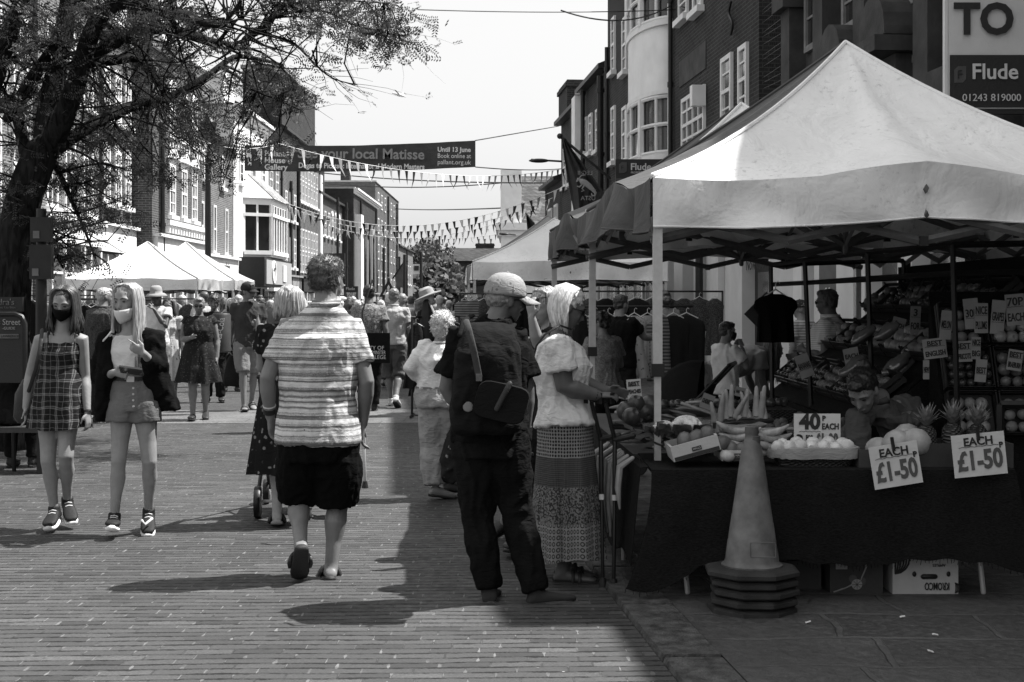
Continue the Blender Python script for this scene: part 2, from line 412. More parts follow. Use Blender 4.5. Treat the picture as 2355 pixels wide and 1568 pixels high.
# ---------------------------------------------------------------- ground
def sheet(name,pts,z,m): 
    mb=MB(); mb.add([(x,y,z) for x,y in pts],[tuple(range(len(pts)))]); o=mb.build(name,m,smooth=False); o['kind']='structure'; return o
sheet('ground',[(-300,-60),(300,-60),(300,700),(-300,700)],-.008,M['grnd'])
def kerbx(y): return .508+(.0905)*(7.66-y)
sheet('road',[(-12.4,-8),(kerbx(-8),-8),(kerbx(60),60),(-3,330),(-12.4,330)],0,M['road'])
def band(name,x0,x1,y0,y1,z,m): return sheet(name,[(x0+kerbx(y0),y0),(x1+kerbx(y0),y0),(x1+kerbx(y1),y1),(x0+kerbx(y1),y1)],z,m)
mb=MB(); yy=-6.0; random.seed(3)
while yy<60:      # individual kerb stones, nearly flush, worn
    L=random.uniform(.75,1.1); y1=yy+L-.02; g=random.uniform(0,.008)
    a,b=kerbx(yy),kerbx(y1); z=.022+g
    mb.add([(a,yy,-.02),(a+.27,yy,-.02),(b+.27,y1,-.02),(b,y1,-.02),(a+.012,yy+.01,z),(a+.26,yy+.01,z),(b+.26,y1-.01,z),(b+.012,y1-.01,z)],
       [(4,5,6,7),(0,1,5,4),(1,2,6,5),(2,3,7,6),(3,0,4,7)]); yy+=L
o=mb.build('kerb',M['kerb'],smooth=False); o['kind']='structure'
band('pavement',.275,9,-8,60,.012,M['flag'])
sheet('paved_crossing',[(-12.4,17.9),(.0,18.3),(-.2,20.6),(-12.4,20.1)],.004,M['strip'])
# ---------------------------------------------------------------- facades
class Fac:
    def __init__(s,o,u,n): s.o=V((*o,0)); s.u=V((*u,0)).normalized(); s.n=V((*n,0)).normalized()
    def p(s,a,z,out=0): return s.o+s.u*a+s.n*out+V((0,0,z))
    def box(s,mb,a0,a1,z0,z1,o0,o1):
        q=[s.p(a,z,o) for a in(a0,a1) for o in(o0,o1) for z in(z0,z1)]
        fl=[(0,1,3,2),(4,6,7,5),(0,4,5,1),(2,3,7,6),(0,2,6,4),(1,5,7,3)]
        if s.u.cross(s.n).z<0: fl=[tuple(reversed(f)) for f in fl]
        mb.add(q,fl); return mb
LF=Fac((-12,0),(0,1),(1,0))
_ru=V((-.085,1)).normalized(); RF=Fac((6.38,0),(_ru.x,_ru.y),(-_ru.y,_ru.x))
def lpx(px): return 39240/(1177-px)
def rpx(px): return 6.38/((px-1177)/F+.085)/_ru.y
def zat(py,Y): return H-(py-HY)*Y/F
def window(T,fc,a0,a1,z0,z1,o=0,nx=2,nz=2,fw=.09,sill=True,fm='paint',gm='glass',head=None,bar=.035,curtain=False,arch=False):
    fr=MB()
    fc.box(fr,a0,a0+fw,z0,z1,o-.05,o+.06); fc.box(fr,a1-fw,a1,z0,z1,o-.05,o+.06)
    fc.box(fr,a0+fw,a1-fw,z0,z0+fw,o-.05,o+.058); fc.box(fr,a0+fw,a1-fw,z1-fw,z1,o-.05,o+.058)
    fc.box(fr,a0+fw,a1-fw,(z0+z1)/2-.035,(z0+z1)/2+.035,o-.05,o+.056)
    for i in range(1,nx): c=lerp(a0,a1,i/nx); fc.box(fr,c-bar/2,c+bar/2,z0+fw,z1-fw,o-.05,o+.05)
    for i in range(1,nz):
        if nz%2==0 and i==nz//2: continue
        c=lerp(z0,z1,i/nz); fc.box(fr,a0+fw,a1-fw,c-bar/2,c+bar/2,o-.05,o+.045)
    if arch:
        am=(a0+a1)/2; r=(a1-a0)/2
        pts=[fc.p(am+r*math.cos(t),z1+r*.6*math.sin(t),o-.02) for t in [PI*i/10 for i in range(11)]]
        fr.prism(pts,fc.n*.07)
    w=T.part('window',fr,M[fm],smooth=False,angle=None)
    g=MB(); fc.box(g,a0+.02,a1-.02,z0+.02,z1-.02,o-.04,o+.02); T.part('pane',g,M[gm],w,smooth=False,angle=None)
    if curtain:
        g=MB(); fc.box(g,a0+fw,a0+(a1-a0)*.32,z0+fw,z1-fw,o,o+.024); fc.box(g,a1-(a1-a0)*.32,a1-fw,z0+fw,z1-fw,o,o+.024); T.part('curtain',g,M['curtain'],w,smooth=False,angle=None)
    if sill:
        g=MB(); fc.box(g,a0-.1,a1+.1,z0-.13,z0,o-.02,o+.16); T.part('sill',g,M['paint'],w,smooth=False,angle=None)
    if head:
        g=MB(); fc.box(g,a0-.08,a1+.08,z1,z1+.22,o-.02,o+.05)
        am=(a0+a1)/2
        if head=='ped': g.prism([fc.p(a0-.15,z1+.2,o),fc.p(a1+.15,z1+.2,o),fc.p(am,z1+.55,o)],fc.n*.16)
        T.part('window_head',g,M['paint'],w,smooth=False,angle=None)
    return w
def block(name,label,fc,a0,a1,zt,m,o=0,depth=9,cat='building',roof='flat',rm='tile',cornice=None,cm='render',rh=2.2):
    T=Thing(name,fc.p((a0+a1)/2,0,o),label,cat)
    g=MB(); fc.box(g,a0,a1,-.3,zt,o-depth,o); T.part('wall',g,m,smooth=False,angle=None)
    if cornice is not None:
        g=MB()
        for k,(dz,do) in enumerate([(.0,.12),(.14,.22),(.26,.34)]): fc.box(g,a0-.02*k,a1+.02*k,zt-.35+dz,zt-.35+dz+.14,o+.001,o+do)
        T.part('cornice',g,M[cm],smooth=False,angle=None)
    if roof=='gable':
        g=MB(); e=.25
        g.prism([fc.p(a0-.02,zt,o+e),fc.p(a0-.02,zt+rh,o-depth/2),fc.p(a0-.02,zt,o-depth)],fc.u*(a1-a0+.04)); T.part('roof',g,M[rm],smooth=False,angle=None)
        g=MB(); fc.box(g,a0,a1,zt-.14,zt-.001,o+.01,o+e+.03); T.part('gutter',g,M['drain'],smooth=False,angle=None)
    elif roof=='flat':
        g=MB(); fc.box(g,a0-.03,a1+.03,zt+.001,zt+.12,o-depth,o+.1); T.part('roof',g,M['lead'],smooth=False,angle=None)
    return T
def pipe(T,fc,a,z0,z1,o=.08,r=.06):
    g=MB(); g.tube([fc.p(a,z0,o),fc.p(a,z1,o)],r,8,rnd=False)
    z=z0+1.5
    while z<z1: g.tube([fc.p(a,z,o),fc.p(a,z+.12,o)],r*1.35,8,rnd=False); z+=1.9
    return T.part('drainpipe',g,M['drain'])
def chimney(T,fc,a,o,z0,z1,w=1.0,d=.7,pots=3,m='brick_d'):
    g=MB(); fc.box(g,a-w/2,a+w/2,z0,z1,o-d,o); fc.box(g,a-w/2-.06,a+w/2+.06,z1-.25,z1-.1,o-d-.06,o+.06)
    c=T.part('chimney',g,M[m],smooth=False,angle=None)
    for k in range(pots):
        g=MB(); q=fc.p(a-w/2+w*(k+.5)/pots,z1,o-d/2); g.lathe(q,[(.11,0),(.13,.05),(.1,.1),(.11,.45),(.13,.5)],10); T.part('chimney_pot',g,M['stone'],c)
def fascia(T,fc,a0,a1,z0,z1,o,m,name='shop_sign',dep=.15):
    g=MB(); fc.box(g,a0,a1,z0,z1,o,o+dep); fc.box(g,a0-.05,a1+.05,z1+.002,z1+.1,o,o+dep+.12)
    return T.part(name,g,m,smooth=False,angle=None)
def shopfront(T,fc,a0,a1,z1,o=0,n=3,pm='paint',gm='glass2'):
    """ground floor: pilasters, stall riser and big panes"""
    for k in range(n):
        b0=lerp(a0,a1,k/n); b1=lerp(a0,a1,(k+1)/n)
        g=MB(); fc.box(g,b0+.15,b1-.01,.45,z1-.02,o-.02,o+.03); p=T.part('shop_window',g,M[gm],smooth=False,angle=None)
        g=MB(); fc.box(g,b0,b0+.15,0,z1,o-.02,o+.12); fc.box(g,b0+.151,b1-.01,0,.44,o-.02,o+.07)
        c=(b0+b1)/2; fc.box(g,c-.04,c+.04,.45,z1-.03,o+.031,o+.07); fc.box(g,b0+.15,b1-.02,z1*.74,z1*.74+.06,o+.031,o+.068)
        T.part('pilaster',g,M[pm],smooth=False,angle=None)
def rot_fac(fc,a,z,out):
    """matrix: text plane (X right, Z up, facing -Y) onto the facade, readable from the street"""
    n=fc.n; up=V((0,0,1)); rx=up.cross(n)  # right hand direction for a viewer facing the wall
    M_=Matrix((( rx.x,-n.x,up.x,0),(rx.y,-n.y,up.y,0),(rx.z,-n.z,up.z,0),(0,0,0,1)))
    return Matrix.Translation(fc.p(a,z,out))@M_
# ---- left side of the street, sunlit, near to far
random.seed(11)
def cols(T,fc,pxs,w,rows,**k):
    for px in pxs:
        a=lpx(px) if fc is LF else rpx(px)
        for z0,z1 in rows: window(T,fc,a-w/2,a+w/2,z0,z1,**k)
L0=block('brick_building','long pale brick building at the left edge behind the tree',LF,22,35.6,9.5,M['brick_l'],cornice=1)
for a in (24,26.2,28.4,30.6,32.8,34.6):
    for r in ((3.9,5.9),(6.7,8.5)): window(L0,LF,a-.5,a+.5,*r,nx=2,nz=4)
shopfront(L0,LF,22,35.4,3.0,n=6)
L1=block('brick_building','brick building with white windows right behind the tree trunk',LF,35.7,41.0,10.2,M['brick_l'],o=.1,cornice=1)
for a in (36.7,38.2,39.8):
    for r in ((4.0,6.1),(7.0,8.8)): window(L1,LF,a-.45,a+.45,*r,o=.1,nx=2,nz=4)
shopfront(L1,LF,35.8,40.9,3.1,o=.1,n=3); fascia(L1,LF,35.8,40.9,3.12,3.7,.1,M['render'])
L2=block('brick_building','three storey brick building with arched white windows above the left market tents',LF,41.05,45.0,9.9,M['brick_m'],cornice=1)
for a in (42.0,43.2,44.3):
    for r in ((4.5,6.1),(7.0,8.4)): window(L2,LF,a-.33,a+.33,*r,nx=2,nz=4,arch=True,curtain=True)
shopfront(L2,LF,41.1,44.9,3.0,n=2); fascia(L2,LF,41.1,44.9,3.05,3.8,0,M['render'])
pipe(L2,LF,41.2,3.9,9.6)
L3=block('brick_building','ornate brick building with rows of pedimented white sash windows',LF,45.05,52.3,10.0,M['brick_m'],o=.6,cornice=1)
for a in (47.6,49.3,50.9):
    for r,h in (((4.45,6.15),'ped'),((7.25,8.75),'flat')): window(L3,LF,a-.42,a+.42,*r,o=.6,nx=2,nz=4,head=h,curtain=True)
g=MB()
for z in (4.1,6.95): LF.box(g,46.6,52.2,z,z+.16,.6,.8)
for k in range(14): LF.box(g,46.8+k*.4,46.95+k*.4,3.85,4.09,.6,.74); LF.box(g,46.8+k*.4,46.95+k*.4,6.7,6.94,.6,.74)
L3.part('string_course',g,M['paint'],smooth=False,angle=None)
pipe(L3,LF,46.0,2.5,9.4,o=.7,r=.08)
g=MB(); LF.box(g,45.06,46.2,9.6,13.0,-.2,.5); L3.part('chimney',g,M['brick_d'],smooth=False,angle=None)
shopfront(L3,LF,45.2,52.2,2.9,o=.6,n=4); fascia(L3,LF,45.2,52.2,2.95,3.65,.6,M['render'])
L4=block('brick_building','lower brick building with three slim windows beside the white rendered house',LF,52.35,60.0,8.1,M['brick_l'],o=.2,roof='gable')
for a in (54.0,56.3,58.6): window(L4,LF,a-.28,a+.28,3.5,5.4,o=.2,nx=1,nz=2)
for a in (54.6,57.9): window(L4,LF,a-.3,a+.3,6.2,7.5,o=.2,nx=2,nz=2)
shopfront(L4,LF,52.5,59.9,2.6,o=.2,n=3); fs=fascia(L4,LF,53.4,59.8,2.65,3.3,.2,M['shop_white'],dep=.3)
L4.text('pennyplain',.55,M['black'],rot_fac(LF,56.8,2.95,.51),fs)
L5=block('rendered_house','white rendered house with an oriel window and a deep cornice',LF,60.05,68.6,9.9,M['render'],o=.25,cornice=1,roof='gable',rm='tile',rh=1.4)
g=MB(); LF.box(g,59.6,62.0,9.9,11.0,-2.6,-.1); LF.box(g,59.5,62.1,11.0,11.15,-2.7,.0); L5.part('parapet_block',g,M['render'],smooth=False,angle=None)
window(L5,LF,61.2,62.0,6.7,8.4,o=.25,nx=1,nz=4); window(L5,LF,64.0,65.0,6.7,8.4,o=.25,nx=2,nz=4); window(L5,LF,66.6,67.5,6.7,8.4,o=.25,nx=2,nz=4)
# oriel: three glazed sides under a sloping lead roof
def oriel(T,a0,a1,z0,z1,o,d):
    g=MB(); q=[LF.p(a0,z0,o),LF.p(a0+.7,z0,o+d),LF.p(a1-.7,z0,o+d),LF.p(a1,z0,o)]
    up=V((0,0,z1-z0)); core=MB(); core.prism([LF.p(a0+.1,z0+.05,o),LF.p(a0+.75,z0+.05,o+d-.1),LF.p(a1-.75,z0+.05,o+d-.1),LF.p(a1-.1,z0+.05,o)],V((0,0,z1-z0-.1)))
    w=T.part('oriel_window',g.prism(q,V((0,0,.18))).prism([p+V((0,0,z1-z0-.25)) for p in q],V((0,0,.28))),M['paint'],smooth=False,angle=None)
    T.part('pane',core,M['glass'],w,smooth=False,angle=None)
    b=MB(); tz=z0+(z1-z0)*.70
    for s0,s1,n in ((q[0],q[1],2),(q[1],q[2],6),(q[2],q[3],2)):
        dd=(s1-s0); nn=V((dd.y,-dd.x,0)).normalized()
        for k in range(n+1):
            c=s0+dd*k/n; ww=.09 if k in(0,n) else .05
            b.tube([c+V((0,0,.18)),c+up-V((0,0,.25))],ww,4,rnd=False)
        mid=(s0+s1)/2; b.prism([s0+V((0,0,tz-z0)),s1+V((0,0,tz-z0)),s1+V((0,0,tz-z0+.14)),s0+V((0,0,tz-z0+.14))],nn*.08)
        b.prism([s0+V((0,0,.1)),s1+V((0,0,.1)),s1+V((0,0,.28)),s0+V((0,0,.28))],nn*.12)
    T.part('glazing_bars',b,M['paint'],w,smooth=False,angle=None)
    r=MB(); e=V((0,0,z1-z0+.03)); c0=LF.p(a0+1.0,z1+1.15,o+.02); c1=LF.p(a1-1.0,z1+1.15,o+.02)
    qq=[LF.p(a0-.12,z1+.03,o),LF.p(a0+.62,z1+.03,o+d+.15),LF.p(a1-.62,z1+.03,o+d+.15),LF.p(a1+.12,z1+.03,o)]
    r.add(qq+[c0,c1],[(0,1,4),(1,2,5,4),(2,3,5),(3,2,1,0),(0,4,5,3)])
    rf=T.part('oriel_roof',r,M['lead'],smooth=False,angle=None)
    rr=MB()
    for k in range(6): t=k/5; rr.tube([lerp(qq[1],qq[2],t)+V((0,0,.03)),lerp(c0,c1,t)+V((0,0,.03))],.03,4,rnd=False)
    T.part('roof_roll',rr,M['lead'],rf)
oriel(L5,62.2,67.8,3.55,6.1,.25,1.1)
shopfront(L5,LF,60.2,68.5,2.2,o=.25,n=3,pm='black')
g=MB(); LF.box(g,61.2,68.4,2.25,3.5,.26,1.35); L5.part('sign_box',g,M['dark'],smooth=False,angle=None)
g=MB(); LF.box(g,61.35,68.3,2.35,3.4,1.352,1.42); fs=L5.part('shop_sign',g,mat('sign_grey',.33,.5,.1),smooth=False,angle=None)
g=MB(); g.lathe((0,0,0),[(.5,0),(.5,.05),(.43,.05),(.43,.02)],28,Matrix.Rotation(R(90),3,'Y')); 
for v in g.v: v+=LF.p(63.2,2.9,1.42)
em=L5.part('round_emblem',g,M['render'],fs)
g=MB(); LF.box(g,62.95,63.45,3.0,3.06,1.475,1.49); LF.box(g,63.17,63.23,2.6,3.2,1.475,1.49); L5.part('emblem_mark',g,M['black'],em,smooth=False)
g=MB(); LF.box(g,65.6,66.5,2.5,3.25,1.42,1.47); L5.part('letter_panel',g,M['paint'],fs,smooth=False)
L6=block('brick_building','narrow brown brick building with an upper bay right of the white house',LF,68.65,73.2,9.0,M['brick_m'],o=.1,roof='gable',rh=1.5)
window(L6,LF,69.6,70.5,6.8,8.4,o=.1,nx=2,nz=4); window(L6,LF,71.4,72.3,3.6,5.4,o=.1,nx=2,nz=4); window(L6,LF,71.4,72.3,6.8,8.4,o=.1,nx=2,nz=4); pipe(L6,LF,72.9,2.5,8.6,o=.2)
g=MB(); LF.box(g,69.4,70.8,3.2,6.6,.1,.5); L6.part('bay_panel',g,mat('grey_panel',.09,.6),smooth=False)
fs=fascia(L6,LF,68.8,73,2.1,3.0,.1,M['render'],dep=.4); shopfront(L6,LF,68.8,73,2.0,o=.1,n=2)
L6.text('shoes',.6,M['black'],rot_fac(LF,70.8,2.5,.52),fs)
L7=block('tall_brick_building','tall brick building with dense white framed window rows and a great dark chimney wall',LF,73.3,87.3,10.6,M['brick_m'],o=.15,roof='gable',rh=2.4,rm='tile')
for k in range(7):
    a=79.3+k*1.12
    window(L7,LF,a-.36,a+.36,3.2,5.7,o=.15,nx=2,nz=5,sill=False); window(L7,LF,a-.36,a+.36,7.2,9.6,o=.15,nx=2,nz=5)
for k in range(3): a=74.4+k*1.5; window(L7,LF,a-.35,a+.35,3.4,5.0,o=.15,nx=2,nz=4); window(L7,LF,a-.35,a+.35,5.9,7.4,o=.15,nx=2,nz=4)
pipe(L7,LF,78.4,2.2,10.2,o=.25,r=.1); pipe(L7,LF,75.7,2.2,8,o=.25,r=.08)
g=MB(); LF.box(g,73.4,85.8,10.65,13.6,-1.9,.12); LF.box(g,84.9,86.1,13.6,14.0,-1.9,.2); L7.part('chimney_wall',g,M['brick_d'],smooth=False,angle=None)
g=MB(); LF.box(g,73.3,86.0,13.62,13.8,-2.0,.2); L7.part('coping',g,M['stone'],smooth=False,angle=None)
shopfront(L7,LF,73.5,87,2.1,o=.15,n=5); fascia(L7,LF,73.5,79,2.15,2.9,.15,M['stone']); fascia(L7,LF,80,87,2.15,2.9,.15,M['dark'])
L8=block('brick_building','brick house with arched gothic windows and a white end strip',LF,87.4,100.5,8.4,M['brick_m'],o=.0,roof='gable',rh=1.8)
for k in range(6): a=89.2+k*1.9; window(L8,LF,a-.4,a+.4,2.9,4.6,nx=2,nz=4,arch=(k>2)); window(L8,LF,a-.4,a+.4,5.8,7.4,nx=2,nz=4,arch=(k>2))
g=MB(); LF.box(g,87.4,88.3,2.5,9.4,.0,.25); L8.part('white_strip',g,M['render'],smooth=False)
chimney(L8,LF,97.5,-1,8.4,11.4,2.2,1.2,3); shopfront(L8,LF,87.6,100.4,2.0,n=4); fascia(L8,LF,88.4,100.3,2.05,2.7,0,M['stone'])
g=MB(); LF.box(g,88.45,88.6,3.0,4.6,.3,1.6); hs=L8.part('hanging_sign',g,M['black'],smooth=False)
g=MB(); g.lathe((0,0,0),[(.6,0),(.6,.03),(.5,.03),(.5,0)],28,Matrix.Rotation(R(90),3,'X'))
for v in g.v: v+=V((-11.05,88.42,3.8))
L8.part('sign_ring',g,M['render'],hs)
for i,wd in enumerate(('THE','BODY','SHOP')): L8.text(wd,.34,M['render'],Matrix.Translation((-11.05,88.43,4.1-.3*i)),hs)
L9=block('tall_flat_roofed_building','tall flat roofed brick block with slim vertical window strips',LF,100.6,118.5,9.6,M['brick_d'],o=.8,cm='paint',cornice=1)
for k in range(9):
    a=104.4+k*1.6; g=MB(); LF.box(g,a-.2,a+.2,2.4,7.6,.81,.95); L9.part('window',g,M['alu' if k%2 else 'glass'],smooth=False,angle=None)
g=MB(); LF.box(g,101,102.6,1.8,7.8,.81,1.3); L9.part('white_bay',g,M['paint'],smooth=False)
fascia(L9,LF,101,118,1.6,2.2,.8,M['stone']); 
L10=block('modern_brick_block','plain modern brick block with small square windows at the far end of the terrace',LF,118.6,143,11.6,M['brick_m'],o=.6)
for k in range(7):
    for r in range(4): a=121+k*3.2; window(L10,LF,a-.6,a+.6,3+r*2.2,4.3+r*2.2,o=.6,nx=1,nz=1,sill=False)
L11=block('brick_building','last low brick building at the far end of the left terrace',LF,143.1,165,7.4,M['brick_l'],o=.5,roof='gable')
for k in range(6): a=145+k*3; window(L11,LF,a-.6,a+.6,3.5,5.6,o=.5,nx=2,nz=2)
for T_,a_,z_,n_ in ((L4,53.4,8.1,2),(L6,72.4,9.0,2),(L8,88.9,8.6,3),(L8,93,8.6,2),(L11,150,7.6,3),(L11,160,7.6,3),(L10,125,11.6,0)): chimney(T_,LF,a_,-2.2,z_,z_+2.3,1.1,.8,n_)
for T_,px_,z_ in ((L8,742,8.2),(L8,764,8.2),(L9,800,9),(L9,838,9),(L10,868,11),(L10,890,11),(L11,915,7)): pipe(T_,LF,lpx(px_),.5,z_,o=.95,r=.09)
# ---- right side of the street, in shade
RK=[('shop_white')]
R3a,R3b=rpx(1745),rpx(1547)
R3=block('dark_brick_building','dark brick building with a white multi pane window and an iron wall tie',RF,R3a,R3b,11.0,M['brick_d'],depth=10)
def rw(T,px0,px1,py0,py1,o=0,**k):
    a0,a1=sorted((rpx(px0),rpx(px1))); am=(a0+a1)/2*_ru.y
    z1=zat(py0,am); z0=zat(py1,am); return window(T,RF,a0,a1,z0,z1,o=o,**k)
rw(R3,1662,1686,128,290,nx=1,nz=4,curtain=True); rw(R3,1702,1722,103,262,nx=1,nz=4,curtain=True)
rw(R3,1571,1623,212,345,nx=4,nz=4,sill=True,bar=.05); rw(R3,1564,1584,-95,40,nx=1,nz=4); rw(R3,1597,1617,-110,22,nx=1,nz=4)
g=MB(); a0,a1=rpx(1624),rpx(1563); z=zat(150,(a0+a1)/2*_ru.y); RF.box(g,a0,a1,z-.28,z+.28,0,.02); R3.part('stone_panel',g,M['stone_d'],smooth=False)
g=MB(); a=rpx(1687); Y=a*_ru.y; zc=zat(42,Y)
g.tube([RF.p(a+.14*math.sin(t*2*PI),zc+.3-.6*t,.06) for t in [i/14 for i in range(15)]],.03,6); R3.part('iron_tie',g,M['black'])
a=rpx(1622); z=zat(222,a*_ru.y); g=MB(); RF.box(g,a-.12,a+.12,z-.2,z+.22,.02,.3); R3.part('alarm_box',g,M['render'],smooth=False)
pipe(R3,RF,rpx(1549),3,10.8,r=.05)
# round bow windows
R4a,R4b=R3b+.02,rpx(1397)
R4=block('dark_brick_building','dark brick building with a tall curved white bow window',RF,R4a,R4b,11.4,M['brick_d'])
bc=(rpx(1508)); Yb=bc*_ru.y; bw_=(rpx(1455)-rpx(1545))/2*.72
def bow(z0,z1,r,g,seg=14):
    pts=[RF.p(bc+bw_*r*math.cos(t),z0,.0+.6*r*math.sin(t)) for t in [PI*i/seg for i in range(seg+1)]]
    pts.append(RF.p(bc-bw_*r,z0,-.1)); pts.append(RF.p(bc+bw_*r,z0,-.1)); g.prism(pts,V((0,0,z1-z0))); return g
zs=[zat(y,Yb) for y in (372,232,92,2,-60)]
bp=R4.part('bow_window',bow(zs[1]+.0,zs[2]-.0,1,bow(zs[3]+.5,zs[3]+2.0,1,MB())),M['render'],angle=40)
R4.part('bow_trim',bow(zs[2],zs[2]+.12,1.08,bow(zs[1]-.1,zs[1],1.05,bow(zs[0]-.12,zs[0],1.06,MB()))),M['paint'],bp,angle=40)
R4.part('pane',bow(zs[2]+.12,zs[3]+.5,.93,bow(zs[0],zs[1]-.1,.93,MB())),M['glass'],bp,angle=40)
g=MB()
for z0,z1 in ((zs[0],zs[1]-.1),(zs[2]+.12,zs[3]+.5)):
    for i in range(0,7):
        t=PI*i/6; w_=.09 if i%2==0 else .04
        g.tube([RF.p(bc+bw_*math.cos(t),z0,.6*math.sin(t)),RF.p(bc+bw_*math.cos(t),z1,.6*math.sin(t))],w_,6,rnd=False)
    for zz in ((z0+z1)/2,z0+.05,z1-.05):
        g.tube([RF.p(bc+bw_*math.cos(t),zz,.6*math.sin(t)) for t in [PI*i/14 for i in range(15)]],.05,6,rnd=False)
R4.part('glazing_bars',g,M['paint'],bp)
g=MB()
for i in range(12):
    t=PI*(i+.5)/12; g.box(RF.p(bc+bw_*.9*math.cos(t),(zs[0]+zs[1])/2,.5*math.sin(t)),(.16,.16,(zs[1]-zs[0])*.85)) if i%3==1 else None
R4.part('curtain',g,M['curtain'],bp)
for p0,p1 in ((1433,1443),(1408,1416)): rw(R4,p0,p1,245,372,nx=1,nz=4); rw(R4,p0,p1,40,165,nx=1,nz=4)
pipe(R4,RF,rpx(1401),3,9,r=.06)
shopfront(R4,RF,R4a,R4b,3,n=3)
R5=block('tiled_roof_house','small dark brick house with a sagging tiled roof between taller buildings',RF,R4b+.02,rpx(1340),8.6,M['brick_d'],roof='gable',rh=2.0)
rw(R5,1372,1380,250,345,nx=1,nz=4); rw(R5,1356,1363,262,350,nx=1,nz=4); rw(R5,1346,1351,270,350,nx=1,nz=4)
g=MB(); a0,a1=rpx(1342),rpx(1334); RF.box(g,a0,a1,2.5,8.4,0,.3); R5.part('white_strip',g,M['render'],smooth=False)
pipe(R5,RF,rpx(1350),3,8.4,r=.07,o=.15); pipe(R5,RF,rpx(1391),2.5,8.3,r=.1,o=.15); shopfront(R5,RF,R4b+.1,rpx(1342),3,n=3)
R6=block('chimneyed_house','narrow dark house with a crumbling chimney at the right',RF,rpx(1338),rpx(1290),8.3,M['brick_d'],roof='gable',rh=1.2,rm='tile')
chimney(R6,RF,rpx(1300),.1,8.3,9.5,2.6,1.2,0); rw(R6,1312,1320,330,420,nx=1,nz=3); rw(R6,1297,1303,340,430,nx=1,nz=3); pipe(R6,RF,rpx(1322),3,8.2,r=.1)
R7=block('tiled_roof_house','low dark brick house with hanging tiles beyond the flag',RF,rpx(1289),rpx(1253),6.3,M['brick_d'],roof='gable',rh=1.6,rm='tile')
rw(R7,1262,1270,480,560,nx=2,nz=3); rw(R7,1276,1283,470,560,nx=2,nz=3)
# white gabled house closing the right hand side
T=Thing('white_gabled_house',(2.2,84,0),'white rendered house with a pale gable and slate roof above the tents','building'); WX0,WX1=-.62,5.2
T.part('wall',MB().bb(WX0,WX1,80,90,0,5.6),M['render'],smooth=False)
T.part('cornice',MB().bb(WX0-.3,WX1,79.6,90.2,5.6,6.0).bb(WX0-.15,WX1,79.8,90.2,5.3,5.6),M['render'],smooth=False,angle=None)
T.part('roof',MB().prism([(.55,79.8,6.0),(3,79.8,6.0),(3,85,9.0),(.55,85,9.0)],(0,.1,.1)),M['slate'],smooth=False,angle=None)
T.part('gable_tower',MB().bb(WX0-.02,.54,79.9,86,6.0,9.0),M['render'],smooth=False,angle=None)
for k in range(3): window(T,Fac((0,80),(1,0),(0,-1)),.2+k*1.3,.9+k*1.3,2.7,4.6,nx=2,nz=2)
# near right: recessed passage wall and a dark stone fronted building
RS=rpx(1805); 
T=block('pale_side_wall','pale recessed wall covered by pigeon netting beside the dark brick building',RF,rpx(1862),R3a-.02,11,mat('pale_wall',.30,.8,.15,2,.2,30),o=-.62)
g=MB(); aw0,aw1=rpx(1862),R3a-.02
for i in range(60):
    z=3+i*.13; g.tube([RF.p(aw0,z+.05*math.sin(i),-.05),RF.p(aw1,z-.04*math.cos(i*2),-.05)],.004,3,rnd=False)
for i in range(26): a=lerp(aw0,aw1,i/25); g.tube([RF.p(a,3,-.05),RF.p(a+.03*math.sin(i),11,-.05)],.004,3,rnd=False)
T.part('netting',g,M['black'])
R1a,R1b=8.0,rpx(1864)
R1=block('stone_fronted_building','dark stone fronted building with pilasters and carved brackets behind the agent board',RF,13.2,R1b,9.9,M['stone_d'],o=.25,depth=10)
for px in (2330,2215,2062,1960,1880):
    a=rpx(px); g=MB(); RF.box(g,a-.22,a+.22,3.2,9.6,.25,.5); RF.box(g,a-.3,a+.3,5.9,6.3,.25,.62); R1.part('pilaster',g,M['stone_d'],smooth=False,angle=None)
for p0,p1,y0,y1 in ((1895,1945,-200,110),(1985,2045,-200,60),(2090,2180,-260,20),(2110,2190,130,330)):
    rw(R1,p0,p1,y0,y1,o=.25,nx=2,nz=4,fm='stone',sill=False)
for px,py in ((2128,95),(2020,150)):
    g=MB(); a=rpx(px); Y=a*_ru.y; z=zat(py,Y); g.prism([RF.p(a-.45,z,.25)]+[RF.p(a+.45*math.cos(t),z+.1+.42*math.sin(t),.25) for t in [PI-PI*k/8 for k in range(9)]]+[RF.p(a+.45,z,.25)],RF.n*.42); RF.box(g,a-.5,a+.5,z-.2,z-.02,.25,.8); RF.box(g,a-.36,a+.36,z-.7,z-.21,.25,.5); R1.part('carved_bracket',g,M['stone_d'],smooth=False,angle=None)
for z in (3.15,6.6): g=MB(); RF.box(g,13.3,R1b-.05,z,z+.28,.25,.7); R1.part('string_course',g,M['stone_d'],smooth=False,angle=None)
# row of houses behind the camera that throws the shade over the stalls
R0=block('brick_building','tall brick terrace beyond the right edge of the picture',RF,8.4,13.1,9.1,M['brick_d'],o=.2,depth=10)
R00=block('brick_building','lower brick terrace behind the camera on the right',RF,-14,8.3,8.4,M['brick_d'],o=.1,depth=10)
